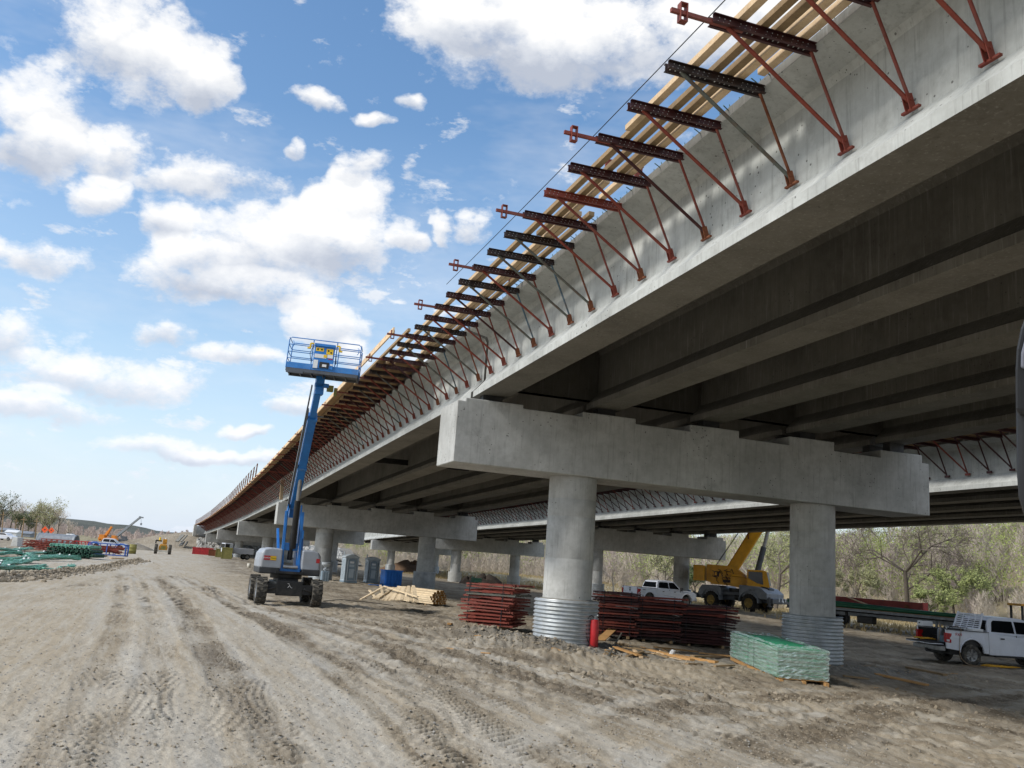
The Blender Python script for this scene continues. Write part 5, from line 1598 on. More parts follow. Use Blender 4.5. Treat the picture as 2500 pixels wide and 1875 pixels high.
for q, (y, z, x0_, L_) in enumerate([(-1.0, .12, -3, 14.5), (-.72, .12, -2.6, 14.2), (-.44, .12, -3, 14.6), (-.1, .12, -2.8, 15.0), (.2, .12, -2.9, 15.3), (.5, .12, -2.9, 14.9), (-.86, .34, -2, 15.2), (-.56, .34, -2.3, 15.6)]):
    mb = MB(); mb.cyl((0, 0, 0), (L_, 0, -.05 * q), .125, n=12)
    o = mb.build('green_pipe', M['gpipe'], loc=ml @ Vector((x0_, y, 1.33 + z))); o.rotation_euler = (0, 0, rzt)
    tag(o, 'long green coated steel pipe lying on the flatbed trailer under the red beam', 'pipe', 'green pipes on the trailer')
o = lumber('timber_strut', 'short pale timber leaning across the red beam on the trailer', ml @ Vector((1.6, -.05, 2.05)), ml @ Vector((4.2, -.9, 1.6)), .1, .06, 'pine')

# yellow machine cut by the right edge
P = atD(2478, 1470, 62); zg = gz(P.x, P.y)
ye = thing('compact_loader', 'dark machine with a yellow canopy behind the right pickup at the right edge', 'loader', (P.x, P.y, zg), radians(5))
mb = MB(); mb.box((1.0, 0, 2.55), (2.2, 1.5, .16)); mb.build('canopy', M['caty'], ye, bevel=.04)
mb = MB()
for x in (.1, 1.9):
    for y in (-.6, .6): mb.bar((x, y, 1.0), (x, y, 2.5), .12, .12)
mb.build('roll_post', M['black'], ye)
mb = MB(); mb.box((1.2, 0, .95), (2.4, 1.3, .7)); mb.box((1.3, 0, 1.5), (.5, .6, .6)); mb.build('body', M['cgreydk'], ye, bevel=.05)
for x in (.3, 2.0):
    for sd in (-1, 1): wheel(ye, (x, sd * .8, .42), .42, .3, sd, 'tyredark', 'rimy')

# ---------------------------------------------------------------- tractor-like forklift on the haul road, seen head on
P = onG(396, 1353); zg = gz(P.x, P.y)
te = thing('yellow_tractor', 'yellow rough terrain forklift with large tyres facing the camera on the far haul road', 'tractor', (P.x, P.y, zg), radians(20))
mb = MB(); mb.prism([(-.62, .45), (.62, .45), (.66, 1.1), (.45, 1.55), (-.45, 1.55), (-.66, 1.1)], lambda u, v, d: Vector((u, d, v)), -1.2, 1.2); mb.build('body', M['caty'], te, bevel=.06)
mb = MB(); mb.box((.15, .3, 1.95), (.62, 1.2, .75)); mb.build('cab', M['caty'], te, bevel=.06)
mb = MB(); mb.box((0, -1.3, .5), (1.5, .25, .28)); mb.build('bumper', M['cream'], te, bevel=.03)
mb = MB(); mb.box((0, -1.22, 1.0), (.7, .06, .5)); mb.box((0.0, -1.25, 1.05), (.1, .06, .4)); mb.build('radiator', M['olive'], te)
mb = MB(); mb.bar((-.3, -.4, 2.0), (-1.15, -.5, 2.05), .2, .2); mb.box((-1.15, -.5, 1.85), (.2, .3, .5)); mb.build('lift_arm', M['black'], te, bevel=.02)
mb = MB(); mb.cyl((-.62, -.7, 2.1), (-.62, -.6, 2.55), .16, .12, n=10); mb.build('beacon', M['signy'], te)
mb = MB(); mb.cyl((.25, .3, 2.3), (.25, .3, 2.55), .12, n=10); mb.build('air_cleaner', M['sign'], te)
for x in (-1.02, 1.02):
    for y in (-.85, 1.0): 
        mb = MB(); mb.lathe([(.35, -.2), (.62, -.24), (.75, -.16), (.75, .16), (.62, .24), (.35, .2)], n=24, axis='x')
        for q in range(18):
            a = 2 * pi * q / 18; mb.bar((-.2, .74 * cos(a), .74 * sin(a)), (.2, .74 * cos(a + .1), .74 * sin(a + .1)), .08, .06, up=(0, cos(a), sin(a)))
        mb.build('wheel', M['tyre'], te, loc=(x, y, .75))

# ---------------------------------------------------------------- truck door mirror at the right edge
tm = thing('door_mirror', 'dark door mirror of the vehicle the photo is taken from, cut by the right edge', 'mirror', atD(2495, 1000, 1.25))
mb = MB()
inv = -tm.location
pts = [(2478, 1010), (2477, 900), (2480, 850), (2490, 800), (2502, 768), (2525, 750), (2640, 745), (2640, 1015)]
q1 = [atD(x, y, 1.25) + inv for x, y in pts]; q2 = [atD(x, y, 1.25) + inv + Vector((.075, .10, 0)) for x, y in pts]; n_ = len(pts)
mb.add(q1 + q2, [tuple(range(n_)), tuple(range(2 * n_ - 1, n_ - 1, -1))] + [(a, (a + 1) % n_, n_ + (a + 1) % n_, n_ + a) for a in range(n_)])
mb.build('housing', M['mirror'], tm, bevel=.008, seg=3)
mb = MB()
pts = [(2492, 900), (2493, 862), (2505, 815), (2530, 790), (2635, 785), (2635, 905)]
q1 = [atD(x, y, 1.244) + inv for x, y in pts]; q2 = [atD(x, y, 1.254) + inv for x, y in pts]; n_ = len(pts)
mb.add(q1 + q2, [tuple(range(n_)), tuple(range(2 * n_ - 1, n_ - 1, -1))] + [(a, (a + 1) % n_, n_ + (a + 1) % n_, n_ + a) for a in range(n_)])
mb.build('cap_panel', M['mirrorg'], tm, bevel=.003)
mb = MB(); mb.tube([atD(2498, 1000, 1.27) + inv, atD(2500, 1150, 1.27) + inv, atD(2504, 1210, 1.27) + inv, atD(2512, 1252, 1.27) + inv, atD(2600, 1275, 1.27) + inv], .009, n=10); mb.build('arm', M['mirror'], tm)
# ================================================================= stored material on the ground
def frame_layer(L, Wd, kind, R):
    """one bracket frame lying flat: two long channels, skewed struts, short lugs"""
    mb = MB(); h = .10
    y0, y1 = -Wd / 2, Wd / 2
    for y in (y0, y0 + .12, y0 + Wd * .3, y0 + Wd * .5, y0 + Wd * .72, y1 - .12, y1): mb.bar((-L / 2 + R.uniform(-.1, .08), y, 0), (L / 2 + R.uniform(-.08, .1), y + R.uniform(-.1, .1) * (y0 < y < y1), 0), .05, .045)
    for x in (-.48, .48): mb.bar((L * x, y0, 0), (L * x, y1, 0), .05, .06)
    mb.bar((-L / 2, y0 + .06, 0), (L / 2 * R.uniform(.2, .9), y1, R.uniform(-.02, .02)), .055, .055)
    mb.bar((L / 2 * .95, y0 + .06, 0), (L / 2 * R.uniform(.3, 1.0), y1, 0), .055, .055)
    mb.bar((-L / 2 * R.uniform(.2, .9), y1 - .05, .01), (L / 2 * .9, y1 - .02, .01), .05, .05)
    for q in range(6): mb.box((R.uniform(-L / 2, L / 2), y0, .035), (.018, .03, .05))
    a = R.uniform(-L / 2, L / 4); mb.box((a, y0 - .01, 0), (.36, .012, .09))
    mb.box((L / 2, y0 + .06, 0), (.012, .16, .1)); mb.box((L / 2 - .12, y0 + .06, 0), (.012, .14, .08))
    return mb


def stack(label, p, rz, L, Wd, n, dz, kinds, seed, gap_spill=True):
    R = random.Random(seed)
    root = thing('bracket_stack', label, 'steel stack', p, rz, 'stacks of stored steel brackets')
    for q in range(n):
        mb = frame_layer(L, Wd, 0, R)
        o = mb.build('bracket_frame', M[kinds[R.randrange(len(kinds))]], root)
        o.location = (R.uniform(-.10, .10) + (.12 if q > n * .6 else 0), R.uniform(-.04, .04), .14 + q * dz); o.rotation_euler = (R.uniform(-.02, .02), R.uniform(-.02, .02), R.uniform(-.035, .035) + (pi if q % 2 else 0))
    mb = MB()
    for x in (-L * .3, L * .3): mb.box((x, 0, .05), (.1, Wd * 1.1, .1))
    mb.build('bearer', M['pineold'], root)
    H = .14 + n * dz
    mb = MB()
    for x in (-L * .36, L * .34):
        mb.bar((x, -Wd / 2 - .03, .08), (x + .03, -Wd / 2 - .03, H), .03, .005, up=(0, 1, 0)); mb.bar((x + .03, -Wd / 2 - .03, H), (x + .03, Wd / 2 + .03, H), .03, .005)
    mb.build('strap', M['strap'], root)
    return root


P1_ = onG(1188, 1531); rzs = radians(14)
stack('brick red strapped stack of steel brackets left of the near column', atD(1204, 1526, 31.3).xy.to_3d() + Vector((0, .9, gz(-.9, 31.3) + .02)), radians(-20), 1.8, 1.9, 13, .112, ['redox2', 'redox2', 'redox', 'greyst', 'redox2'], 1)
for sx_, lab, sd, cx_, ds, ln in ((0, 'dark maroon bracket stack behind the red cylinder, nearest the column', 2, 1500, 34.4, 1.5), (1, 'dark maroon bracket stack in the middle of the row of three beyond the column', 3, 1600, 34.9, 1.8), (2, 'dark maroon bracket stack at the right end of the row, behind the green bundle', 4, 1718, 35.4, 2.25)):
    q = atD(cx_, 1540, ds); zz_ = gz(q.x, q.y)
    stack(lab, (q.x, q.y + .7, zz_ - .02), radians(3), ln, 1.75, 15 if sx_ < 2 else 14, .108, ['darkred', 'darkred', 'redox', 'blackst', 'darkred'] if sx_ else ['redox', 'redox2', 'darkred'], sd)

# lumber bundle
Lb = thing('lumber_stack', 'strapped stack of fresh pine timbers with brown weathered end grain facing the camera', 'lumber', (0, 0, 0))
c0 = onG(1070, 1480); zg = gz(c0.x, c0.y); Lb.location = (c0.x, c0.y, zg); lrz_ = radians(133)
# local x runs away from the end face
Lb.rotation_euler = (0, 0, lrz_)
R = random.Random(12); Ll = 3.4
rows = [9, 9, 10, 10, 9, 8, 5]
bd_mesh = None
for r_, nc in enumerate(rows):
    for c_ in range(nc):
        mb = MB(); mb.bar((0, 0, 0), (Ll, 0, 0), .088, .088)
        # end grain face is the first face of the bar: give it the darker end material
        mb.m[0] = 1; mb.m[1] = 1
        o = mb.build('board', [M['pinelt'], M['pineend']], Lb)
        o.location = (R.uniform(-.05, .05) + .03 * r_, (c_ - nc / 2) * .1 + .03 * (r_ % 2) - (.05 * (r_ - 3) if r_ > 3 else 0), .14 + r_ * .098); o.rotation_euler = (0, R.uniform(-.006, .006), R.uniform(-.012, .012))
mb = MB()
for x in (.4, 2.8): mb.box((x, 0, .05), (.1, 1.1, .09))
mb.build('bearer', M['pineold'], Lb)
# spilled boards on the left of the bundle
lab_sp = ['longest spilled pine board, its tip lying furthest left on the mud', 'spilled pine board standing steeply in front of the blue crate', 'short spilled pine board leaning across the left end of the lumber pile', 'spilled pine board lying crosswise on top of the others']
for q, (pa, pb, d1, d2) in enumerate([((880, 1465), (935, 1436), 38.5, 40), ((929, 1430), (936, 1461), 40.2, 38.9), ((902, 1442), (920, 1466), 40, 38.4), ((938, 1432), (1020, 1460), 40.5, 38.2)]):
    a_ = atD(*pa, d1); b_ = atD(*pb, d2); lumber('timber_board', lab_sp[q], a_ + Vector((0, 0, .02)), b_ + Vector((0, 0, .05)), .10, .045, 'pinelt', 'boards spilled beside the lumber stack', 'board')
for q in range(16):
    u = q / 15
    a_ = atD(955 + 55 * u + R.uniform(-4, 4), 1436 - 6 * u + R.uniform(-3, 5), 41.2); b_ = atD(910 + 110 * u + R.uniform(-6, 6), 1463 + 9 * u + R.uniform(-4, 2), 38.3 - .3 * u)
    b_.z = max(b_.z, gz(b_.x, b_.y) + .04)
    lumber('timber_board', 'one of the pine boards fanned out against the left side of the lumber stack', a_, b_, .14, .045, 'pinelt', 'boards fanned against the lumber stack', 'board')

# ---- green sheets wrapped in clear film on a pallet
c0 = onG(1900, 1661); zg = gz(c0.x, c0.y)
prz = radians(-12)
gL, gW, gH = 2.1, 1.25, .80
# visible corner nearest the camera sits near (1912, 1662)
cx_, cy_ = c0.x, c0.y
e_x = Vector((cos(prz), sin(prz), 0)); e_y = Vector((-sin(prz), cos(prz), 0))
E1 = (onG(1785, 1615) - c0); E1.z = 0; E2 = (onG(2000, 1655) - c0); E2.z = 0
u1 = E1.normalized(); ang1 = atan2(u1.y, u1.x); u2 = Vector((-u1.y, u1.x, 0)); u2 = u2 if u2.dot(E2) > 0 else -u2
L1 = E1.length; L2 = 1.22
cen = c0 + u1 * L1 / 2 + u2 * L2 / 2; cen.z = gz(cen.x, cen.y)
grz = atan2(u1.y, u1.x)
pal = thing('pallet', 'raw wooden pallet with a long timber skid under the wrapped green sheets', 'pallet', cen, grz)
mb = MB()
for y in (-.5, 0, .5): mb.box((0, y * L2 * .92, .06), (L1 + .3, .09, .10))
for q in range(9): mb.box((-L1 / 2 + .05 + q * (L1 - .1) / 8, 0, .125), (.1, L2, .022))
mb.build('deck', M['dock'], pal, bevel=.004, seg=1)
gs = thing('sheet_bundle', 'green sheets wrapped in clear film on a pallet before the right column', 'bundle', cen + Vector((0, 0, .14)), grz)
R = random.Random(5)
HS = .70
for q in range(34):
    z_ = q * HS / 34
    mb = MB(); n_ = 14; w_ = HS / 34 * .62; vs = []
    ox = R.uniform(-.02, .02); oy = R.uniform(-.02, .02)
    mb.box((ox, oy, z_ + w_ / 2), (L1 - .02 + R.uniform(-.03, .03), L2 - .02 + R.uniform(-.03, .03), w_))
    o = mb.build('sheet', M['gsheet'] if q % 5 else M['gpipe'], gs)
# film: crumpled skin round the bundle
mb = MB(); nz = 18; per = []
nn = 26
for q in range(nn): per.append((-L1 / 2 + L1 * q / nn, -L2 / 2))
for q in range(16): per.append((L1 / 2, -L2 / 2 + L2 * q / 16))
for q in range(nn): per.append((L1 / 2 - L1 * q / nn, L2 / 2))
for q in range(16): per.append((-L1 / 2, L2 / 2 - L2 * q / 16))
vs = []; m_ = len(per)
for zi in range(nz + 1):
    for (x, y) in per:
        b = .022 + .022 * R.random() + .012 * sin(zi * 2.1 + x * 3)
        s_ = 1 + b / .8
        vs.append((x + (b if x >= L1 / 2 - 1e-6 else -b if x <= -L1 / 2 + 1e-6 else R.uniform(-.01, .01)), y + (b if y >= L2 / 2 - 1e-6 else -b if y <= -L2 / 2 + 1e-6 else 0), (HS + .03) * zi / nz + R.uniform(-.012, .012)))
mb.add(vs, [(zi * m_ + q, zi * m_ + (q + 1) % m_, (zi + 1) * m_ + (q + 1) % m_, (zi + 1) * m_ + q) for zi in range(nz) for q in range(m_)], 0, False)
# film gathered over the top edge
vt = []
for rI in range(3):
    for (x, y) in per:
        s_ = 1 - rI * .09
        vt.append((x * s_, y * s_, HS + .03 + (.05 if rI in (1, 2) else .015) * R.uniform(.2, 1.3)))
mb.add(vt, [(rI * m_ + q, rI * m_ + (q + 1) % m_, (rI + 1) * m_ + (q + 1) % m_, (rI + 1) * m_ + q) for rI in range(2) for q in range(m_)], 0, False)
fo = mb.build('film_wrap', M['film'], gs, fix=False)
mb = MB()
for x in (-.35, .35): mb.bar((x, -L2 / 2 - .045, 0), (x, -L2 / 2 - .045, HS + .05), .018, .004, up=(0, 1, 0)); mb.bar((x, L2 / 2 + .045, 0), (x, L2 / 2 + .045, HS + .05), .018, .004, up=(0, 1, 0)); mb.bar((x, -L2 / 2 - .04, HS + .06), (x, L2 / 2 + .04, HS + .06), .018, .004)
mb.build('strap', M['strap'], gs)

# ---- red cylinder with a black hose
c0 = atD(1449, 1580, 27.1); zc = c0.z; print('CYL', c0, hq(c0.x, c0.y), W(4.306, .95, 0))
rc_ = thing('gas_cylinder', 'dented bright red gas cylinder with a black hose standing beside the near column', 'gas cylinder', (c0.x, c0.y, zc - .03))
mb = MB(); mb.lathe([(.001, 0), (.135, 0), (.135, .72), (.125, .76), (.125, .82), (.06, .84), (.001, .84)], n=24); mb.build('tank', M['redp'], rc_, bevel=.006)
mb = MB(); mb.cyl((0, 0, .84), (0, 0, .93), .02, n=8)
mb.tube([Vector((.09 * cos(a), 0, .99 + .06 * sin(a))) for a in [pi + pi * q / 8 for q in range(9)]], .012, n=6); mb.build('handle', M['chrome'], rc_)
mb = MB(); hp = catmull([Vector(p) for p in [(0, 0, .86), (-.12, -.05, .95), (-.24, -.05, .78), (-.24, -.06, .4), (-.14, -.1, .12), (.05, -.18, .04), (.4, -.1, .04), (.7, .1, .06)]], 8); mb.tube(hp, .011, n=6); mb.build('hose', M['signk'], rc_)

# ---- scrap timber lying on the gravel
SC = [((1535, 1600), (1745, 1603), .14, .05, 'pineold', 'long straight plank lying at the foot of the dark bracket stacks'),
      ((1582, 1590), (1690, 1617), .16, .07, 'dock', 'thick pale timber running down from the scrap heap, upper half'),
      ((1645, 1602), (1750, 1622), .16, .07, 'dock', 'thick pale timber with a nail plate reaching furthest right from the scrap heap'),
      ((1712, 1594), (1795, 1612), .2, .05, 'dock', 'orange-brown plank disappearing behind the wrapped green bundle'),
      ((1515, 1571), (1552, 1580), .22, .06, 'pine', 'short broken pale plank at the top of the scrap heap'),
      ((1466, 1563), (1500, 1553), .34, .03, 'dock', 'brown board leaning up beside the red cylinder'),
      ((1520, 1580), (1590, 1592), .14, .05, 'pineold', 'brown plank in the middle of the scrap heap'),
      ((1530, 1605), (1570, 1600), .1, .05, 'pineold', 'short dark offcut at the front of the scrap heap'),
      ((1548, 1592), (1566, 1608), .1, .05, 'pine', 'small offcut angled towards the camera in the scrap heap'),
      ((1483, 1612), (1517, 1563), .05, .03, 'greyst', 'bent grey bar leaning in front of the scrap heap'),
      ((1590, 1601), (1665, 1616), .03, .02, 'pine', 'thin pale strip lying in front of the thick timbers'),
      ((1676, 1633), (1712, 1631), .1, .05, 'pineold', 'short square offcut lying alone on the gravel'),
      ((1270, 1555), (1322, 1560), .12, .05, 'pine', 'pale stake lying against the left foot of the column casing'),
      ((1246, 1549), (1262, 1558), .12, .05, 'pineold', 'short offcut on the dirt heap left of the column'),
      ((1350, 1592), (1372, 1602), .1, .04, 'dock', 'small pinkish offcut stuck in the dirt below the column'),
      ((2000, 1617), (2042, 1628), .18, .14, 'dock', 'short thick timber block behind the green bundle'),
      ((2043, 1630), (2263, 1676), .16, .06, 'dock', 'longest brown plank lying alone at the right of the green bundle'),
      ((2215, 1632), (2308, 1654), .16, .07, 'pineold', 'grey-brown plank lying between the column and the right pickup'),
      ((1195, 1404 + 128), (1222, 1534), .16, .1, 'dock', 'orange timber block under the red bracket stack'),
      ((1096, 1531), (1150, 1519), .14, .06, 'dock', 'brown plank under the left end of the red bracket stack'),
      ((1745, 1637), (1792, 1637), .08, .04, 'pineold', 'dark thin offcut in front of the pallet skid'),
      ((2000, 1635), (2025, 1640), .12, .03, 'pine', 'small pale wedge of wood behind the green bundle')]
for pa, pb, w_, h_, mt, lab in SC:
    a_ = onG(*pa); b_ = onG(*pb)
    a_.z = hq(a_.x, a_.y) + h_ * .5 + .015; b_.z = hq(b_.x, b_.y) + h_ * .5 + .015
    if 'leaning up' in lab: b_.z += .35
    if 'bent grey' in lab: b_.z += .25
    if 'orange-brown' in lab: b_.z += .1
    lumber('wood_scrap', lab, a_, b_, w_, h_, mt, 'scrap timber on the ground', 'scrap wood')
for q, (pa, pb, w_, h_, mt, lab) in enumerate([((1500, 1590), (1560, 1606), .15, .05, 'dock', 'pale board sticking out below the scrap heap towards the gravel'), ((1600, 1585), (1700, 1592), .18, .05, 'dock', 'wide pale board right behind the thick timbers'), ((1690, 1608), (1775, 1606), .14, .05, 'pineold', 'greyish board running under the left end of the green bundle'), ((2060, 1655), (2120, 1660), .12, .05, 'pineold', 'short brown offcut in front of the longest plank')]):
    a_ = onG(*pa); b_ = onG(*pb); a_.z = hq(a_.x, a_.y) + .07; b_.z = hq(b_.x, b_.y) + .06
    lumber('wood_scrap', lab, a_, b_, w_, h_, mt, 'scrap timber on the ground', 'scrap wood')
R = random.Random(44)
for q in range(26):
    px, py = R.uniform(1460, 1620), R.uniform(1572, 1606)
    a_ = onG(px, py); an = R.uniform(-.6, .5); L_ = R.uniform(.15, .7); b_ = a_ + Vector((cos(an), sin(an), 0)) * L_
    a_.z = hq(a_.x, a_.y) + .03 + R.uniform(0, .08); b_.z = hq(b_.x, b_.y) + .03
    lumber('wood_scrap', 'small splintered offcut in the scrap heap right of the red cylinder', a_, b_, R.uniform(.03, .09), R.uniform(.015, .04), R.choice(['pineold', 'dock', 'pineold', 'pine']), 'small offcuts in the scrap heap', 'scrap wood')
for q in range(14):
    px, py = R.choice([(R.uniform(1290, 2300), R.uniform(1610, 1700)), (R.uniform(1080, 1260), R.uniform(1540, 1600)), (R.uniform(2050, 2400), R.uniform(1630, 1690))])
    a_ = onG(px, py); an = R.uniform(-1.2, 1.2); L_ = R.uniform(.08, .3); b_ = a_ + Vector((cos(an), sin(an), 0)) * L_
    a_.z = hq(a_.x, a_.y) + .02; b_.z = hq(b_.x, b_.y) + .02
    lumber('wood_chip', 'small loose chip of wood lying on the bare ground', a_, b_, R.uniform(.03, .06), .02, R.choice(['pineold', 'dock', 'pine']), 'wood chips on the ground', 'wood chip')
# crumpled white paper on the planks
a_ = onG(1640, 1604); p_ = np.array([[0, 0, 0.]]); o = rocks('litter', p_, np.array([.09]), M['sign'], 1.0, 5); o.location = (a_.x, a_.y, hq(a_.x, a_.y) + .12); tag(o, 'crumpled white paper lying on the scrap planks', 'litter')
# a dark cable lying across the road right of the lift
pts = [onG(790, 1468, .02), onG(830, 1464, .02), onG(870, 1468, .02), onG(905, 1471, .02), onG(960, 1478, .02)]
mb = MB(); cc = catmull(pts, 6); mb.tube([p - cc[0] for p in cc], .016, n=5); tag(mb.build('cable', M['signk'], loc=cc[0]), 'black cable snaking over the ground right of the boom lift wheels', 'cable')

# ---- portable toilets
def toilet(label, p, rz):
    t = thing('portable_toilet', label, 'portable toilet', p, rz, 'portable toilets by the second pier')
    mb = MB(); mb.box((0, 0, .07), (1.16, 1.16, .14)); mb.build('base', M['toiletdk'], t, bevel=.03)
    mb = MB(); mb.box((0, .03, 1.06), (1.08, 1.04, 1.9))
    for x in (-.50, .50):
        mb.box((x, -.52, 1.06), (.10, .06, 1.9))
    for sd in (-1, 1):
        for q in range(4): mb.box((sd * .55, -.3 + q * .22, 1.05), (.03, .1, 1.6))
    mb.build('wall', M['toilet'], t, bevel=.02)
    # wavy trim strips either side of the door
    mb = MB()
    for x in (-.40, .41): mb.tube([(x + .025 * sin(q * 1.3), -.525, .25 + q * .085) for q in range(19)], .018, n=5)
    mb.build('trim', M['toiletdk'], t)
    mb = MB(); pr = [(-.30, .18), (.30, .18), (.30, 1.72)] + [(.30 * cos(a), 1.72 + .22 * sin(a)) for a in [pi * q / 10 for q in range(1, 10)]] + [(-.30, 1.72)]
    mb.prism(pr, lambda u, v, d: Vector((u, d, v)), -.56, -.50); dr_ = mb.build('door', M['toiletdk'], t, bevel=.01)
    mb = MB(); fr_ = [(u * 1.14, v if v < 1 else 1.72 + (v - 1.72) * 1.14) for u, v in pr]; mb.tube([(u, -.565, v) for u, v in fr_ + [fr_[0]]], .022, n=6); mb.build('door_frame', M['toiletlt'], t)
    mb = MB(); mb.box((0, -.565, 1.62), (.34, .012, .16)); mb.build('notice', M['sign'], dr_)
    mb = MB(); mb.box((0, -.565, 1.36), (.42, .01, .18)); mb.box((0, -.565, .75), (.4, .01, .7)); mb.build('moulding', M['toilet'], dr_)
    mb = MB(); mb.cyl((.24, -.56, 1.02), (.24, -.61, 1.02), .045, n=10); mb.box((.33, -.58, 1.02), (.1, .03, .05)); mb.build('latch', M['toiletlt'], dr_)
    mb = MB(); pr = [(-.60, 1.98), (.60, 1.98), (.60, 2.08), (.34, 2.2), (.12, 2.28), (-.12, 2.28), (-.34, 2.2), (-.60, 2.08)]
    mb.prism(pr, lambda u, v, d: Vector((u, d, v)), -.60, .60); mb.build('roof', M['toiletlt'], t, bevel=.03)
    mb = MB(); mb.cyl((-.46, .3, 2.0), (-.46, .3, 2.48), .05, n=10); mb.build('vent_pipe', M['toiletlt'], t)
    return t


p = onG(850, 1422); sc_ = 1
toilet('left one of two grey portable toilets between the pier columns', (p.x, p.y, p.z), radians(26))
p = onG(905, 1423); toilet('right one of two grey portable toilets, its side touching the blue crate in view', (p.x, p.y, p.z), radians(22))
# hand wash station
p = onG(792, 1420)
hw = thing('hand_wash_station', 'grey plastic hand wash station with a round basin right of the boom lift', 'wash station', p, radians(24))
mb = MB(); mb.box((0, 0, .42), (.62, .5, .8)); mb.build('tank', M['toiletdk'], hw, bevel=.05)
mb = MB()
for x in (-.2, 0, .2): mb.box((x, -.255, .4), (.05, .02, .7))
mb.build('rib', M['toilet'], hw)
mb = MB(); mb.cyl((0, 0, .82), (0, 0, 1.15), .1, n=10); mb.lathe([(.14, 1.12), (.34, 1.3), (.36, 1.48), (.30, 1.48), (.1, 1.3)], n=18); mb.box((.05, 0, .95), (.4, .3, .12)); mb.build('basin', M['toiletlt'], hw, bevel=.01)
# blue crate on skids
p = onG(942, 1431)
bc_ = thing('plastic_crate', 'bright blue ribbed plastic crate with a blue ramp in front, right of the toilets', 'crate', (p.x, p.y, p.z), radians(26))
mb = MB(); mb.box((.5, .3, .72), (1.5, 1.25, 1.15)); bb = mb.build('body', M['blue'], bc_, bevel=.06)
mb = MB()
for q in range(6): mb.box((-.12 + q * .25, -.34, .72), (.10, .10, 1.0))
for q in range(4): mb.box((1.27, -.1 + q * .27, .72), (.05, .09, 1.0))
mb.box((.5, .3, 1.28), (1.58, 1.33, .09)); mb.build('rib', M['blue'], bb, bevel=.01)
mb = MB()
for y in (-.2, .8): mb.box((.5, y, .08), (1.5, .15, .16))
mb.build('skid', M['blue'], bc_)
mb = MB(); mb.box((-.75, -.65, .06), (1.9, .5, .08)); mb.box((.4, -.55, .3), (.06, .05, .55)); mb.build('ramp', M['blue'], bc_, bevel=.01)
# white bucket left of the lift
p = onG(607, 1387)
bk = thing('bucket', 'small white plastic bucket standing alone left of the boom lift', 'bucket', p)
mb = MB(); mb.lathe([(.001, 0), (.15, 0), (.18, .46), (.165, .46), (.14, .03), (.001, .03)], n=18); mb.build('tub', M['cream'], bk)
mb = MB(); mb.tube([Vector((.19 * cos(a), 0, .42 - .12 * sin(a))) for a in [pi * q / 8 for q in range(9)]], .008, n=4); mb.build('handle', M['rim'], bk)

# ================================================================= left storage yard
def bent(p, q, z, n=6, amp=.12, seed=1):
    R = random.Random(seed); out = []
    for i in range(n + 1):
        k_ = i / n; v = p.lerp(q, k_); v = v + Vector((R.uniform(-amp, amp) * .4, R.uniform(-amp, amp), 0)); v.z = gz(v.x, v.y) + z + R.uniform(-.02, .05) + .10 * sin(k_ * pi * 2 + seed); out.append(v)
    return out


GB = [((-120, 1407), (95, 1392), .30, 9, 'nearest long bundle of green bars running out of the left edge, lowest in the photo'),
      ((-100, 1392), (60, 1380), .26, 8, 'second nearest short bundle of green bars at the left edge'),
      ((-80, 1377), (92, 1376), .24, 8, 'green bar bundle with white tags third from the front at the left edge'),
      ((-60, 1366), (190, 1372), .26, 9, 'long middle bundle of green bars reaching furthest right below the dark heap'),
      ((-60, 1359), (72, 1360), .3, 8, 'green bar bundle with white tied ends behind the middle bundle'),
      ((20, 1370), (215, 1362), .26, 8, 'green bar bundle curving up to the right end of the yard'),
      ((60, 1363), (150, 1352), .26, 6, 'steep short green bundle leading up to the dark heap'),
      ((-40, 1349), (74, 1346), .34, 8, 'pale green bundle furthest back at the left edge'),
      ((95, 1396), (180, 1388), .10, 3, 'thin green bar trailing right from the nearest bundle on the reddish dirt')]
for q, (pa, pb, dia, nb, lab) in enumerate(GB):
    a_ = onG(*pa); b_ = onG(*pb)
    root = thing('rebar_bundle', lab, 'bar bundle', ((a_ + b_) / 2), 0, 'bundles of green coated bars')
    inv = -root.location; R = random.Random(q); mb = MB()
    path = bent(a_, b_, dia * .5, 7, .25, q)
    for j in range(nb * 4):
        ro = dia * .55 * sqrt(R.random()); an = R.uniform(0, 2 * pi)
        dv_ = Vector((0, cos(an) * ro, abs(sin(an)) * ro))
        mb.tube([p + dv_ + Vector((R.uniform(-.3, .3), R.uniform(-.12, .12), R.uniform(-.05, .06))) + inv for p in path], .028, n=5)
    mb.build('bars', M['green'], root)
    for j in range(3):
        mb = MB(); p = path[1 + R.randrange(6)] + inv; mb.box(p + Vector((0, 0, dia * .5)), (.12, .12, .22), Matrix.Rotation(R.uniform(-1, 1), 3, 'X'))
        mb.tube([p + Vector((0, cos(a) * dia * .6, sin(a) * dia * .6)) for a in [2 * pi * w / 8 for w in range(9)]], .03, n=4)
        mb.build('tie', M['sign'], root)
# dark heap of green bar ends
p = atD(176, 1352, 82); p.z = gz(p.x, p.y)
root = thing('rebar_heap', 'dark green heap of stacked bar bundles with round ends left of the blue rack', 'bar heap', p, radians(8))
R = random.Random(8)
for r_ in range(3):
    for q in range(11 - r_):
        mb = MB(); c_ = Vector((-1.9 + q * .40 + r_ * .2, 0, .3 + r_ * .36))
        for j in range(7):
            an = j * 2 * pi / 6; rr_ = 0 if j == 6 else .12; mb.cyl(c_ + Vector((rr_ * cos(an), -1.2 + R.uniform(-.15, .15), rr_ * sin(an))), c_ + Vector((rr_ * cos(an) + .2, 1.5, rr_ * sin(an))), .06, n=6)
        mb.build('bundle', M['greendk'] if r_ < 2 else M['green'], root)
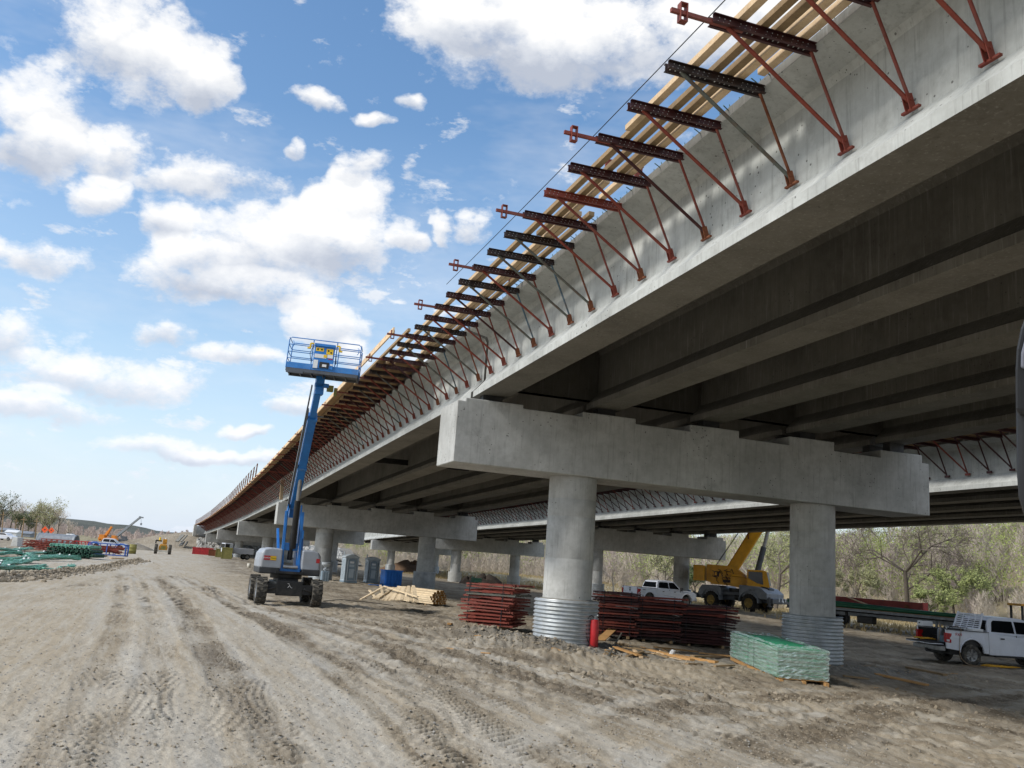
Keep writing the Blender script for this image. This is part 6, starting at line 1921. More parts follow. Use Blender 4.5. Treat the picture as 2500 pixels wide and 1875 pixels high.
# blue rack with stored red frames
p = onG(262, 1357)
rk = thing('storage_rack', 'blue steel frame rack filled with red steel parts beside the haul road', 'rack', p, radians(6))
mb = MB()
for z in (.12, 1.32):
    mb.box((0, -.55, z), (4.1, .1, .1)); mb.box((0, .55, z), (4.1, .1, .1))
    for x in (-2, 0, 2): mb.box((x, 0, z), (.1, 1.1, .1))
for x in (-2, -.0, 2):
    for y in (-.55, .55): mb.box((x, y, .72), (.1, .1, 1.3))
mb.build('frame', M['rack'], rk)
R = random.Random(2)
mb = MB()
for q in range(26): mb.bar((R.uniform(-1.9, -1.2), R.uniform(-.45, .45), R.uniform(.25, 1.1)), (R.uniform(.9, 1.9), R.uniform(-.45, .45), R.uniform(.25, 1.15)), .08, .09)
o = mb.build('stored_bars', M['redox'], loc=rk.location); o.rotation_euler = rk.rotation_euler; tag(o, 'red steel bars lying inside the blue rack', 'steel bars')
for q, (px, py, d, lab) in enumerate([(225, 1352, 104, 'rounded blue tube frame standing at the left end of the blue rack'), (291, 1354, 102, 'blue tube frame standing at the right end of the blue rack')]):
    p = atD(px, py, d); p.z = gz(p.x, p.y); mb = MB()
    for y in (0, .5):
        mb.tube([(-.7, y, 0), (-.7, y, .9), (-.5, y, 1.25), (0, y, 1.4), (.5, y, 1.25), (.7, y, .9), (.7, y, 0)], .06, n=6)
    for z in (.4, .9): mb.tube([(-.7, 0, z), (-.7, .5, z)], .04, n=5); mb.tube([(.7, 0, z), (.7, .5, z)], .04, n=5); mb.tube([(-.7, 0, z), (.7, 0, z)], .04, n=5)
    tag(mb.build('tube_frame', M['rack'], loc=p), lab, 'frame', 'blue tube frames')
# red lattice frames
for q, (px, py, d, L_, lab) in enumerate([(80, 1340, 105, 2.2, 'small heap of dark red lattice frames at the left of the yard'), (112, 1342, 104, 2.4, 'larger heap of tangled dark red frames left of the green heap'), (145, 1330, 118, 4.6, 'long red lattice truss lying on its side behind the green heap'), (188, 1328, 118, 3.4, 'red lattice truss with square openings right of the grey tank')]):
    p = atD(px, py, d); p.z = gz(p.x, p.y); R = random.Random(q + 70)
    root = thing('lattice_frame', lab, 'lattice frame', p, radians(R.uniform(-8, 12)), 'red lattice frames in the yard')
    mb = MB()
    if q < 2:
        for j in range(34): mb.bar((R.uniform(-L_ / 2, L_ / 2), R.uniform(-.6, .6), R.uniform(.1, 1.2)), (R.uniform(-L_ / 2, L_ / 2), R.uniform(-.6, .6), R.uniform(.1, 1.25)), .07, .07)
        for j in range(6): mb.bar((-L_ / 2, -.5, .1 + j * .2), (L_ / 2, -.5, .1 + j * .2), .07, .07)
    else:
        for y in (-.5, .5):
            for z in (.15, 1.25): mb.bar((-L_ / 2, y, z), (L_ / 2, y, z), .1, .1)
            nb_ = int(L_ / .7)
            for j in range(nb_ + 1):
                x = -L_ / 2 + L_ * j / nb_; mb.bar((x, y, .15), (x, y, 1.25), .07, .07)
                if j < nb_: mb.bar((x, y, .15), (x + L_ / nb_, y, 1.25), .05, .05)
    mb.build('truss', M['redox'] if q < 3 else M['redp'], root)
# grey tank / culvert pipe
p = atD(140, 1326, 126); p.z = gz(p.x, p.y)
root = thing('culvert_pipe', 'large pale grey steel pipe lying behind the red lattice frames', 'pipe', p, radians(4))
mb = MB(); mb.lathe([(1.0, -2.6), (1.05, -2.5), (1.0, -2.4)] + [(1.0, -2.4 + 4.8 * q / 20) for q in range(21)] + [(1.05, 2.5), (1.0, 2.6), (.9, 2.6), (.9, -2.6)], (0, 0, 1.0), n=28, axis='x', closed=True); mb.build('shell', M['grey'], root)
# concrete barrier blocks and posts
for q, (px, py, d, w_, lab) in enumerate([(38, 1331, 118, .9, 'pale concrete block left of the yard entrance'), (48, 1329, 122, .6, 'smaller concrete block right of the pale block')]):
    p = atD(px, py, d); p.z = gz(p.x, p.y); mb = MB(); mb.prism([(-w_ / 2, 0), (w_ / 2, 0), (w_ / 2 * .7, 1.2), (-w_ / 2 * .7, 1.2)], lambda u, v, d: Vector((u, d, v)), -.4, .4)
    tag(mb.build('concrete_block', M['concf'], loc=p, bevel=.04), lab, 'concrete block')
R = random.Random(31)
for q, (px, py, s_, lab) in enumerate([(322, 1352, 1.0, 'olive rusty barrel at the right side of the blue rack')]):
    p = onG(px, py); root = thing('steel_drum', lab, 'drum', p); mb = MB(); mb.lathe([(.001, 0), (.5, 0), (.5, .4), (.53, .42), (.5, .44), (.5, .85), (.53, .87), (.5, .89), (.5, 1.3), (.001, 1.3)], n=18); mb.build('barrel', M['olive'], root)
# timber heap between yard and road
for q, (pa, pb, lab) in enumerate([((228, 1361), (258, 1359), 'dark board lying on the bare dirt below the blue rack'), ((270, 1366), (300, 1367), 'pale board lying at the edge of the haul road below the rack'), ((52, 1330), (85, 1334), 'long brown pole lying left of the red frames'), ((60, 1327), (84, 1330), 'second brown pole behind the first left of the red frames')]):
    a_ = onG(*pa); b_ = onG(*pb); a_.z += .12; b_.z += .12; lumber('timber_board', lab, a_, b_, .3, .14, 'pineold' if q != 1 else 'pine', None, 'board')

# berm of clods along the edge of the yard
pts = []
R = np.random.default_rng(19)
edge = catmull([onG(-40, 1420), onG(60, 1412), onG(150, 1402), onG(240, 1390), onG(300, 1378), onG(345, 1369)], 12)
for q in range(2600):
    k_ = R.uniform(0, len(edge) - 1.01); i_ = int(k_); a_ = edge[i_].lerp(edge[i_ + 1], k_ - i_)
    w_ = R.normal(0, .8); pts.append((a_.x + w_ * .3 - .2, a_.y + w_, gz(a_.x, a_.y) + .18 * exp(-w_ * w_ * 3) * R.uniform(.3, 1.6)))
sz = .03 + .12 * R.uniform(0, 1, len(pts)) ** 2.5; o = rocks('dirt_berm', np.array(pts), sz, M['dirt'], .7, 21)
tag(o, 'low ridge of dug up clods between the storage yard and the haul road', kind='stuff')
# spoil clods in front of the column and bracket stack
pts = []; sz = []
for (px, py, sx, sy, n_) in ((1290, 1582, 1.8, .8, 700), (1200, 1558, 2.2, .7, 700), (1380, 1605, 1.8, .8, 420), (1110, 1540, 2.0, .8, 300), (1650, 1625, 3.0, .8, 300), (2330, 1725, 1.4, .6, 160), (2200, 1650, 3.0, .8, 300), (1900, 1700, 4.5, 1.2, 600), (1500, 1650, 3.5, 1.0, 400), (950, 1520, 3.0, 1.0, 260)):
    P = onG(px, py)
    for q in range(int(n_ * .6)):
        x = P.x + R.normal(0, sx * .55); y = P.y + R.normal(0, sy * .6); pts.append((x, y, hq(x, y))); sz.append(.012 + .045 * R.random() ** 2.4)
o = rocks('spoil_clods', np.array(pts), np.array(sz), M['dirt'], .8, 22)
tag(o, 'heaped lumps of dry brown spoil in front of the columns and bracket stacks', kind='stuff')

# riprap under the abutment
pts = []; sz = []
for q in range(2200):
    a_ = R.uniform(-1.5, 34); u = R.uniform(0, 1); t_ = 203 + 13 * u
    p = W(a_ - 4, t_, 0); pts.append((p.x, p.y, max(gz(p.x, p.y), -.3) - gz(p.x, p.y) + .2 + 3.0 * u ** .9)); sz.append(R.uniform(.18, .55))
o = rocks('riprap', np.array(pts), np.array(sz), M['stone'], .9, 33)
tag(o, 'slope of pale broken rock under the far abutment', kind='stuff')
V_ = []; na__ = 12
for i in range(na__):
    for j, (t_, z_) in enumerate(((200, -.5), (204, .0), (218, 3.1), (224, 3.4))):
        p = W(-6.5 + 40 * i / (na__ - 1), t_, 0); V_.append((p.x, p.y, z_))
id_ = np.arange(na__ * 4).reshape(na__, 4); F__ = np.stack([id_[:-1, :-1], id_[1:, :-1], id_[1:, 1:], id_[:-1, 1:]], 2).reshape(-1, 4)
tag(np_mesh('embankment', np.array(V_), F__, pm('grey_fill', '#8a867c', '#76726a', .5, .95, bump=.6, bd=.1)), kind='structure')
# blocks, red box, small machine below the far columns
for q, (px, py, d, dim, mt, lab) in enumerate([(495, 1352, 168, (3.6, 1.4, 1.3), 'redp', 'bright red steel box lying at the foot of the pale rock slope'), (536, 1358, 150, (1.2, 1.4, 1.4), 'olive', 'left olive yellow block by the far column'), (553, 1363, 138, (1.5, 1.5, 1.7), 'olive', 'larger olive yellow block by the far column, tilted side leaning on it'), (521, 1354, 160, (1.6, .8, 1.1), 'rust', 'small rusty box right of the red box')]):
    p = atD(px, py, d); p.z = gz(p.x, p.y); mb = MB(); mb.box((0, 0, dim[2] / 2), dim)
    for sx in (-1, 1): mb.box((sx * dim[0] / 2, -dim[1] / 2, dim[2] / 2), (.1, .1, dim[2] * 1.04))
    mb.box((0, -dim[1] / 2, dim[2] * .95), (dim[0], .08, .1))
    o = mb.build('steel_box', M[mt], loc=p, bevel=.03); o.rotation_euler = (0, 0, radians(14)); tag(o, lab, 'box')
p = atD(562, 1352, 140); p.z = gz(p.x, p.y)
root = thing('pickup_truck', 'white service truck half hidden behind the far left columns', 'pickup truck', p, radians(35))
mb = MB(); mb.box((1.2, 0, 1.3), (4.4, 1.9, .9)); mb.box((-.6, 0, 1.7), (1.3, 1.8, 1.4)); mb.build('body', M['white'], root, bevel=.08)
mb = MB(); mb.box((-.9, -.92, 1.95), (.7, .05, .6)); mb.box((-1.27, 0, 1.95), (.04, 1.5, .6)); mb.build('side_window', M['glass'], root)
for x in (-.3, 2.4):
    for sd in (-1, 1): wheel(root, (x, sd * .85, .45), .45, .3, sd, 'tyredark', 'rim')

# ================================================================= far cranes, signs, poles
def far_crane(label, px, py, d, boom_to, bt, mt, blen_r=.35, hook=True):
    p = atD(px, py, d); p.z = gz(p.x, p.y) - .3
    root = thing('mobile_crane', label, 'crane', p, 0, 'distant cranes')
    mb = MB(); mb.box((0, 0, 1.3), (8, 2.6, 1.2)); mb.box((2.6, 0, 2.4), (1.8, 2.2, 1.4)); mb.box((-2.6, 0, 2.4), (2.4, 2.4, 1.5))
    for x in (-3, -1, 1, 3): mb.cyl((x, -1.3, .6), (x, 1.3, .6), .6, n=12)
    mb.build('carrier', M['cgreydk' if mt != 'orangec' else 'orangec'], root, bevel=.05)
    q = atD(*boom_to, d + bt) - p
    mb = MB(); s_ = Vector((-1.5, 0, 2.4)); mb.bar(s_, s_.lerp(q, .5), 1.1, 1.1); mb.bar(s_.lerp(q, .45), q, .75, .75); bm_ = mb.build('boom', M[mt], root)
    if hook:
        mb = MB(); mb.cyl(q, q + Vector((.6, 0, -3.0)), .07, n=5); mb.box(q + Vector((.6, 0, -3.3)), (.7, .5, 1.0)); mb.bar(q - Vector((.8, 0, 0)), q + Vector((1.2, 0, -.3)), .6, .6); mb.build('hook', M['grey'], bm_)
    mb = MB(); mb.cyl((1.2, 0, 2.2), s_.lerp(q, .22), .25, n=8); mb.build('luffing_cylinder', M['grey'], root)


far_crane('distant crane with a long pale blue-grey boom raised to the right on the horizon', 290, 1313, 420, (344, 1262), 0, 'grey')
far_crane('distant orange crane with a short boom left of the grey crane', 266, 1305, 400, (273, 1286), 0, 'orangec', hook=False)
for q, (px, py, d, lab) in enumerate([(108, 1302, 235, 'left one of two orange diamond road work signs at the far left'), (124, 1304, 240, 'right one of two orange diamond road work signs at the far left')]):
    p = atD(px, py, d); p.z = gz(p.x, p.y)
    root = thing('road_sign', lab, 'sign', p, 0, 'orange road work signs')
    top = atD(px + 1, py - 9, d).z - p.z
    mb = MB(); mb.bar((0, .06, 0), (0, .06, top + .5), .1, .06); mb.build('post', M['grey'], root)
    mb = MB(); s_ = .92 if q == 0 else .85; mb.prism([(-s_, 0), (0, -s_), (s_, 0), (0, s_)], lambda u, v, d: Vector((u, d, top + v)), -.02, .02); sg = mb.build('panel', M['orange'], root)
    mb = MB(); mb.prism([(-s_ * .9, 0), (0, -s_ * .9), (s_ * .9, 0), (0, s_ * .9), (0, s_ * .82), (s_ * .82, 0), (0, -s_ * .82), (-s_ * .82, 0)][:4], lambda u, v, d: Vector((u * .35, d, top + v * .22)), -.03, -.021); mb.build('legend', M['signk'], sg)
for q, (px, y0, y1, d, lab) in enumerate([(6, 1294, 1250, 260, 'leftmost leaning wooden utility pole at the far left edge'), (56, 1298, 1262, 260, 'thin utility pole in front of the dark far trees'), (88, 1298, 1266, 262, 'utility pole between the far trees and the orange signs'), (38, 1290, 1266, 300, 'short lamp pole among the far left trees')]):
    p = atD(px, y0, d); p.z = gz(p.x, p.y); t_ = atD(px + 3, y1, d)
    root = thing('utility_pole', lab, 'pole', p, 0); mb = MB(); mb.cyl((0, 0, 0), t_ - p, .17, .12, n=7); mb.build('pole', M['pineold'], root)
    mb = MB(); mb.bar((t_ - p) + Vector((-.9, 0, -.8)), (t_ - p) + Vector((.9, 0, -.8)), .12, .12); mb.build('cross_arm', M['pineold'], root)
# low buildings and white caravans beyond the left bank
for q, (px, py, d, dim, mt, lab) in enumerate([(18, 1287, 300, (6.5, 4, 1.3), 'grey', 'long low grey shed roof behind the far left bank'), (62, 1291, 300, (6, 4, 1.1), 'grey', 'low grey shed right of the white tent at the far left'), (35, 1290, 285, (3.5, 3, 1.2), 'sign', 'white peaked tent between the two low grey sheds')]):
    p = atD(px, py, d); p.z = gz(p.x, p.y)
    root = thing('shed', lab, 'shed', p, 0)
    mb = MB(); mb.box((0, 0, dim[2] / 2), (dim[0], dim[1], dim[2])); mb.build('wall', M['grey'] if mt != 'sign' else M['sign'], root)
    mb = MB(); mb.prism([(-dim[1] / 2 - .3, dim[2]), (dim[1] / 2 + .3, dim[2]), (0, dim[2] + .8)], lambda u, v, d: Vector((d, u, v)), -dim[0] / 2 - .3, dim[0] / 2 + .3); mb.build('roof', M['cgrey'] if mt != 'sign' else M['sign'], root)
for q, (px, py, d) in enumerate([(168, 1305, 300), (176, 1307, 300)]):
    p = atD(px, py, d); p.z = gz(p.x, p.y); root = thing('storage_tank', 'left' * (q == 0) + 'right' * (q == 1) + ' one of two small white tanks right of the orange signs', 'tank', p); mb = MB(); mb.lathe([(.001, 0), (1.1, 0), (1.1, 1.6), (.7, 2.1), (.001, 2.2)], n=14); mb.build('shell', M['sign'], root); mb = MB(); mb.cyl((0, 0, 2.1), (0, 0, 2.4), .3, n=8); mb.build('lid', M['grey'], root)
# white tower and parked cars seen between the pier columns, low heaps
p = atD(964, 1360, 420); p.z = gz(p.x, p.y); root = thing('pylon', 'slim white mast seen in the distance above the toilets', 'mast', p); mb = MB(); mb.cyl((0, 0, 0), (0, 0, 9.5), .5, .4, n=10); mb.build('shaft', M['sign'], root); mb = MB(); mb.box((0, 0, 9.6), (2, .5, .5)); mb.build('head', M['sign'], root)
for q in range(9):
    p = atD(950 + q * 7, 1368 + q * .5, 400); p.z = gz(p.x, p.y); mb = MB(); mb.prism([(-2.2, .3), (2.2, .3), (2.2, .9), (1.2, 1.0), (.7, 1.5), (-1.0, 1.5), (-1.6, .95), (-2.2, .9)], lambda u, v, d: Vector((u, d, v)), -.85, .85)
    tag(mb.build('parked_car', M['white' if q % 3 else 'grey'], loc=p, bevel=.05), 'tiny parked car in the distant row seen above the right toilet', 'car', 'distant row of parked cars')
for q, (px, py, d, h_, w_, mt, lab) in enumerate([(1000, 1392, 190, 2.2, 13, 'brownheap', 'large brown heap of soil seen right of the toilets between the columns'), (1144, 1417, 118, 1.0, 2.6, 'darkheap', 'small dark heap of soil beside the green box'), (1186, 1419, 116, 1.3, 4.6, 'darkheap', 'larger dark heap of soil in front of the dry grass'), (218, 1342, 150, 1.2, 7, 'greyheap', 'grey rubble heap left of the far road behind the drum'), (330, 1338, 175, 1.1, 9, 'greyheap', 'grey rubble heap at the left foot of the embankment')]):
    M.setdefault('greyheap', pm('grey_rubble', '#8f897d', '#736d62', .8, .95, bump=.8, bd=.1))
    if mt not in M: M[mt] = pm(mt, '#7f6650' if mt[0] == 'b' else '#453c34', '#6b5644' if mt[0] == 'b' else '#332c27', .8, .95, bump=.8, bd=.1)
    p = atD(px, py, d); p.z = gz(p.x, p.y); R2 = np.random.default_rng(q); vs = []; fs = []; n_ = 28; m_ = 9
    for i in range(m_):
        for j in range(n_):
            an = 2 * pi * j / n_; k_ = i / (m_ - 1); rr_ = w_ / 2 * (1 - k_) * (1 + .16 * sin(an * 3 + q) + .1 * sin(an * 7)); vs.append((rr_ * cos(an), rr_ * sin(an) * .7, h_ * (1 - (1 - k_) ** 2.1) * (1 + .22 * sin(an * 2 + q) + .1 * sin(an * 5)) * (1 if i < m_ - 1 else .8) - .1 + R2.uniform(-.07, .07) * h_ * .6))
    fs = [(i * n_ + j, i * n_ + (j + 1) % n_, (i + 1) * n_ + (j + 1) % n_, (i + 1) * n_ + j) for i in range(m_ - 1) for j in range(n_)]
    mb = MB(); mb.add(vs, fs, 0, True); tag(mb.build('dirt_heap', M[mt], loc=p), lab, 'dirt heap')
p = atD(1163, 1420, 112); p.z = gz(p.x, p.y); mb = MB(); mb.box((0, 0, .5), (1.3, .9, .8)); mb.box((0, -.46, .86), (1.36, .06, .1)); mb.box((-.5, 0, .95), (.2, .5, .2)); tag(mb.build('green_box', M['greendk'], loc=p, bevel=.03), 'small dark green steel box between two dark soil heaps', 'box')
# concrete forms leaning on the embankment slope
for q, (pa, pb) in enumerate([((432, 1322), (447, 1306)), ((441, 1332), (448, 1322))]):
    a_ = atD(*pa, 214); b_ = atD(*pb, 217); mb = MB(); c_ = (a_ + b_) / 2; mb.bar(a_ - c_, b_ - c_, .8, .3, up=(0, -1, .4)); mb.bar(a_ - c_ + Vector((1.0, 0, 0)), b_ - c_ + Vector((1.0, 0, 0)), .3, .3, up=(0, -1, .4)); tag(mb.build('form_panel', M['rough'], loc=c_), ('upper' if q == 0 else 'lower') + ' long concrete form panel lying on the embankment slope', 'panel')

# ================================================================= trees
def twig_tree(H, seed, spread=.55, levels=4, lean=0., gnarl=.25, base=.42):
    """bare branching skeleton -> list of (p, q, r1, r2)"""
    R = random.Random(seed); out = []

    def grow(p, d, L, r, lv):
        n_ = 3; q = p
        for i in range(n_):
            d = (d + Vector((R.uniform(-1, 1), R.uniform(-1, 1), R.uniform(-.3, .6))) * gnarl * .35).normalized()
            q2 = q + d * (L / n_); r2 = r * .88; out.append((q, q2, r, r2)); 
            if lv < levels and i > 0:
                for b in range(R.choice((1, 2))):
                    a = R.uniform(0, 2 * pi); side = d.orthogonal().normalized(); side = Matrix.Rotation(a, 3, d) @ side
                    grow(q2, (d * (1 - spread) + side * spread * R.uniform(.8, 1.3) + Vector((0, 0, .12))).normalized(), L * R.uniform(.5, .72), r2 * R.uniform(.45, .65), lv + 1)
            q, r = q2, r2
        if lv < levels:
            for b in range(2):
                a = R.uniform(0, 2 * pi); side = Matrix.Rotation(a, 3, d) @ d.orthogonal().normalized()
                grow(q, (d * (1 - spread * .7) + side * spread).normalized(), L * R.uniform(.55, .75), r * .7, lv + 1)
    grow(Vector((0, 0, 0)), Vector((lean, 0, 1)).normalized(), H * base, H * .022, 0)
    return out


def tree_thing(label, p, H, seed, bark='bark', leaf=None, leafn=0, group=None, levels=4, spread=.55, lsz=.12, lean=0, base=.42):
    sk = twig_tree(H, seed, spread, levels, lean, .25, base)
    root = thing('bare_tree' if not leaf else 'budding_tree', label, 'tree', p, 0, group)
    tr_ = MB(); cr_ = MB(); R = random.Random(seed)
    tips = []
    for a, b, r1, r2 in sk:
        big = r1 > H * .008
        (tr_ if big else cr_).cyl(a, b, max(r1, .012), max(r2, .01), n=6 if big else 3, caps=False)
        if r1 < H * .010: tips.append(b)
    tr_.build('trunk', M[bark], root, fix=False)
    c_ = cr_.build('crown', M[bark], root, fix=False)
    if leaf:
        lm = MB()
        for q in range(leafn):
            t_ = R.choice(tips) + Vector((R.gauss(0, .35), R.gauss(0, .35), R.gauss(0, .3))) * H * .04
            u = Vector((R.uniform(-1, 1), R.uniform(-1, 1), R.uniform(-1, 1))).normalized(); v = u.orthogonal().normalized(); s_ = lsz * R.uniform(.6, 1.5)
            lm.add([t_ - u * s_ - v * s_ * .6, t_ + u * s_ - v * s_ * .5, t_ + u * s_ * .7 + v * s_ * .7, t_ - u * s_ * .8 + v * s_ * .6], [(0, 1, 2, 3)])
        lm.build('foliage', M[leaf], c_, fix=False)
    return root


M['leafg'] = pm('spring_green_leaves', '#a0a868', '#858f52', 2, .7)
M['leafd'] = pm('dull_green_leaves', '#5d6e3a', '#48582f', 2, .7)
M['leafy'] = pm('pale_budding_leaves', '#aeae80', '#989868', 2, .7)
M['twig'] = pm('grey_brown_twigs', '#cbbfae', '#b0a392', .05, .9)
M['twigp'] = pm('purplish_twigs', '#c9b8b0', '#ad9c95', .05, .9)
# the big bare tree right of the second column
p = atD(2216, 1470, 118); p.z = gz(p.x, p.y) - .6
tree_thing('large spreading bare tree with a pale straight trunk standing before the wooded slope', p, 16.5, 4, 'bark', None, 0, levels=5, spread=.62)
p = atD(1842, 1440, 105); p.z = gz(p.x, p.y) - .6
tree_thing('dead white-barked tree with few limbs right of the crane boom', p, 8.5, 9, 'barkw', None, 0, levels=1, spread=.5)
for q, (px, py, d, H, leaf, n_, lab) in enumerate([(1895, 1440, 125, 13, 'leafy', 5200, 'pale green budding tree behind the crane cab'), (2330, 1460, 112, 8.5, 'leafg', 4200, 'bright green shrubby tree right of the big bare tree'), (2260, 1468, 108, 5.5, 'leafg', 2600, 'low yellow-green bush between the big bare tree and the bright green tree'),
        (2400, 1462, 122, 9.5, 'leafg', 3600, 'green budding tree behind the cab of the right pickup'), (2090, 1455, 126, 10, 'leafy', 3400, 'pale olive budding tree just right of the second column'), (1500, 1405, 130, 8, None, 0, 'small spreading bare tree above the left pickup'), (1620, 1420, 122, 7, 'leafy', 900, 'small budding tree between the left pickup and the crane'),
        (1118, 1395, 230, 12, None, 0, 'bare tree seen between the two thin far columns'), (1700, 1425, 118, 6, 'leafd', 1600, 'low dark green bush behind the left pickup'), (2470, 1465, 118, 8, None, 0, 'bare tree at the right edge above the yellow canopy')]):
    p = atD(px, py, d); p.z = gz(p.x, p.y) - .4
    tree_thing(lab, p, H * (.8 if q in (4, 5, 9) else 1), 20 + q, 'bark' if q != 5 else 'twig', leaf, int(n_ * 2.4), None, 4, .55, .065)
def grove_tree(label, p, H, seed, leaf):
    """tree seen small and far: trunk, rising limbs, uneven crown of twigs and leaf bits with gaps"""
    R = np.random.default_rng(seed); root = thing('bare_tree' if not leaf else 'budding_tree', label, 'tree', p, 0, 'far left grove')
    tm_ = MB(); top = Vector((R.uniform(-.6, .6), 0, H * .62)); tm_.cyl((0, 0, 0), top, H * .022, H * .008, n=6)
    limbs = []
    for q in range(9):
        z_ = H * R.uniform(.22, .6); an = R.uniform(0, 2 * pi); L = H * R.uniform(.22, .42); a_ = Vector((top.x * z_ / (H * .62), 0, z_)); b_ = a_ + Vector((cos(an) * L * .75, sin(an) * L * .75, L * R.uniform(.5, 1.0)))
        tm_.cyl(a_, b_, H * .009, H * .003, n=4); limbs.append((a_, b_))
    tm_.build('trunk', M['bark'], root, fix=False)
    n = 700; li = R.integers(0, len(limbs), n); base = []
    A = np.array([l[0][:] for l in limbs]); B = np.array([l[1][:] for l in limbs]); kk = R.uniform(.15, 1.12, (n, 1)); P_ = A[li] + (B[li] - A[li]) * kk + R.normal(0, H * .035, (n, 3))
    P_[: n // 6] = np.array([0, 0, H * .62]) + R.normal(0, H * .06, (n // 6, 3)) + np.array([0, 0, H * .1])
    D = R.normal(0, 1, (n, 3)) * np.array([.7, .7, .5]) + np.array([0, 0, .8]); D = D / np.linalg.norm(D, axis=1)[:, None] * H * R.uniform(.04, .12, (n, 1)); w = np.array([.035, 0, 0])
    V_ = np.stack([P_ - w, P_ + w, P_ + D], 1).reshape(-1, 3); c_ = np_mesh('crown', V_, np.arange(n * 3).reshape(-1, 3), M['twig'], False); c_.parent = root
    if leaf:
        m_ = 1500; li = R.integers(0, n, m_); C = P_[li] + D[li] * R.uniform(.3, 1.1, (m_, 1)) + R.normal(0, H * .02, (m_, 3)); s_ = R.uniform(.1, .24, (m_, 1)); u = R.normal(0, 1, (m_, 3)); u /= np.linalg.norm(u, axis=1)[:, None]; v = np.cross(u, R.normal(0, 1, (m_, 3))); v /= np.linalg.norm(v, axis=1)[:, None]
        V_ = np.stack([C - u * s_, C + v * s_ * .8, C + u * s_, C - v * s_ * .8], 1).reshape(-1, 3); l_ = np_mesh('foliage', V_, np.arange(m_ * 4).reshape(-1, 4), M[leaf], False); l_.parent = c_
    return root


for q, (px, py, d, H, leaf, n_, lab) in enumerate([(-2, 1290, 330, 15, 'leafd', 3000, 'green tree cut by the left edge of the photo'), (24, 1292, 340, 13, None, 0, 'bare tree second from the left edge on the horizon'), (50, 1293, 335, 13, None, 0, 'tall bare tree in the middle of the far left grove'), (38, 1294, 325, 8, 'leafd', 2600, 'low dark green tree under the bare tree at the far left'), (70, 1295, 330, 9, 'leafd', 2600, 'dark green tree left of the pale green trees'),
        (84, 1296, 320, 13, 'leafy', 3600, 'pale green budding tree left of the orange signs'), (102, 1297, 318, 13.5, 'leafy', 4000, 'larger pale green budding tree behind the orange signs'), (118, 1297, 316, 12, 'leafy', 3000, 'rightmost pale green tree of the far left grove'), (142, 1299, 312, 11, None, 0, 'single bare tree right of the far left grove'), (165, 1303, 300, 7.5, None, 0, 'low round bare tree above the white tanks')]):
    p = atD(px, py, d); p.z = gz(p.x, p.y) - .3
    grove_tree(lab, p, H * 1.1, 50 + q, leaf); continue
    tree_thing(lab, p, H * 1.12, 50 + q, 'twig' if leaf is None else 'bark', leaf, int(n_ * 2.2), 'far left grove', 4, .62, .13, base=.30)


# ---- woodland on the slope behind: one mass of bare twigs and spring leaves
def forest(name, spots, mats, label, seed, hs=(8, 13), tw=120, lf=0, width=.06):
    R = np.random.default_rng(seed); n = len(spots)
    H = R.uniform(hs[0], hs[1], n); P = np.asarray(spots)
    # thin triangles: trunk + rising twigs inside an egg shaped crown
    N = n * tw; ti = np.repeat(np.arange(n), tw)
    h = H[ti]; u = R.uniform(.12, 1.0, N); an = R.uniform(0, 2 * pi, N); rad = np.sqrt(R.uniform(0, 1, N)) * h * .27 * np.sin(np.clip(u, .05, .97) * pi) ** .7
    base = P[ti] + np.stack([rad * np.cos(an), rad * np.sin(an), u * h], 1)
    L = h * R.uniform(.07, .2, N); tilt = R.uniform(.1, .9, N); a2 = an + R.normal(0, .7, N)
    d = np.stack([np.cos(a2) * np.sin(tilt), np.sin(a2) * np.sin(tilt), np.cos(tilt)], 1) * L[:, None]
    w = width * R.uniform(.5, 1.4, N)
    wx = np.stack([w * np.cos(an + 1.3), w * np.sin(an + 1.3) * .3, np.zeros(N)], 1)
    wx[:, 0] = w  # broad side roughly across the valley
    T = np.stack([base - wx, base + wx, base + d], 1).reshape(-1, 3)
    # trunks
    tw_ = H * .016; A = np.stack([P - np.stack([tw_, 0 * tw_, 0 * tw_], 1), P + np.stack([tw_, 0 * tw_, 0 * tw_], 1), P + np.stack([R.normal(0, .4, n), 0 * tw_, H * .8], 1)], 1).reshape(-1, 3)
    V_ = np.concatenate([T, A]); F_ = np.arange(len(V_)).reshape(-1, 3)
    o = np_mesh(name, V_, F_, mats, False)
    tag(o, label, kind='stuff'); return o


Rf = np.random.default_rng(77); sp1 = []; sp2 = []; sp3 = []
for q in range(2400):
    t_ = Rf.uniform(-110, 360); dd = 90 * Rf.uniform(0, 1) ** 1.2
    a_ = 90 - (t_ - 60) * .22 + dd + Rf.normal(0, 2); p = W(a_, t_, 0)
    an = math.degrees(atan2(p.x, p.y))
    if not (-16 < an < 40): continue
    z_ = slope_h(p.x, p.y); sel = Rf.uniform()
    (sp1 if sel < .62 else sp2).append((p.x, p.y, z_ - .3))
for q in range(420):
    t_ = Rf.uniform(-110, 300); a_ = 82 - (t_ - 60) * .22 + Rf.uniform(0, 12); p = W(a_, t_, 0); sp3.append((p.x, p.y, max(slope_h(p.x, p.y), gz(p.x, p.y)) - .3))
forest('woodland', sp1, M['twig'], 'mass of bare grey-brown trees covering the slope behind the bridges', 1, (6, 9.5), 300, width=.04)
forest('woodland', sp2, M['twigp'], 'purplish bare thicket mixed through the wooded slope', 2, (5, 8), 300, width=.04)
forest('brushwood', sp3, M['twig'], 'low brown brush along the foot of the wooded slope', 3, (2.5, 5), 260, width=.035)
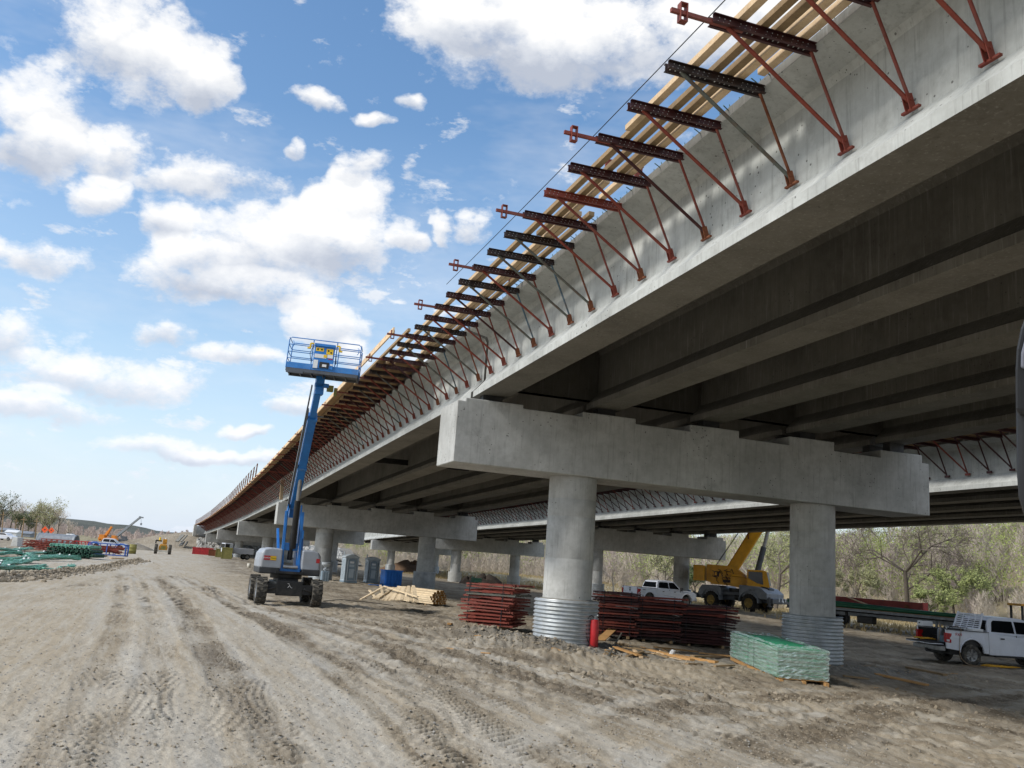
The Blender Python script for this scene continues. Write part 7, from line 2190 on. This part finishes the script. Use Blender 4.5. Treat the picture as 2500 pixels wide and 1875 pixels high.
# spring leaf haze
pl = []; R = np.random.default_rng(5)
clumps = [sp1[i] for i in R.choice(len(sp1), 980)]
LV = []
for c_ in clumps:
    n_ = 300; g_ = R.normal(0, 1, (n_, 3)) * np.array([2.0, 2.0, 1.9]) + np.array(c_) + np.array([0, -1, R.uniform(3, 7)]); LV.append(g_)
LV = np.concatenate(LV); N = len(LV); s_ = R.uniform(.05, .12, N); a_ = R.uniform(0, pi, N)
u = np.stack([np.cos(a_), np.sin(a_) * .4, R.uniform(-.6, .6, N)], 1) * s_[:, None]; v = np.stack([-.3 * np.sin(a_), R.uniform(-.5, .5, N), np.ones(N)], 1) * s_[:, None] * .7
V_ = np.stack([LV - u - v, LV + u - v, LV + u + v, LV - u + v], 1).reshape(-1, 3)
tag(np_mesh('spring_foliage', V_, np.arange(N * 4).reshape(-1, 4), pm('slope_spring_leaves', '#b4bc74', '#98a65a', .05, .8), False), 'haze of pale spring leaves through the wooded slope', kind='stuff')
# distant brush line seen between the thin far columns
sp = []
for q in range(420):
    x = Rf.uniform(-45, 70); y = 330 + Rf.uniform(-20, 60) - x * .6; sp.append((x, y, gz(x, y) - .3))
forest('far_thicket', sp, M['twig'], 'distant belt of bare brown thicket beyond the dry field', 4, (9, 16), 300, width=.10)
sp = []
for q in range(340):
    v_ = atD(Rf.uniform(-40, 455), 1306, Rf.uniform(520, 900)); sp.append((v_.x, v_.y, gz(v_.x, v_.y) - .3))
forest('far_brush', sp, M['twigp'], 'low dark belt of brush and bare trees on the plain before the far ridge', 6, (3.5, 8), 110, width=.22)
# dry grass tufts on the bank behind the second bridge
gp = []
for q in range(26000):
    t_ = Rf.uniform(-30, 170); a_ = Rf.uniform(34, 84); p = W(a_, t_, 0)
    if vnoise(np.array([p.x * .15]), np.array([p.y * .15]), 4)[0] < -.2: continue
    gp.append((p.x, p.y, gz(p.x, p.y)))
gp = np.array(gp); N = len(gp); h = Rf.uniform(.15, .5, N); w = Rf.uniform(.03, .09, N)
V_ = np.stack([gp - np.stack([w, 0 * w, 0 * w], 1), gp + np.stack([w, 0 * w, 0 * w], 1), gp + np.stack([Rf.normal(0, .12, N), Rf.normal(0, .1, N), h], 1)], 1).reshape(-1, 3)
M['straw'] = pm('dry_straw', '#b5a27a', '#97865f', .3, .9)
tag(np_mesh('dry_grass', V_, np.arange(N * 3).reshape(-1, 3), M['straw'], False), 'dry straw coloured grass on the bank beyond the second bridge', kind='stuff')
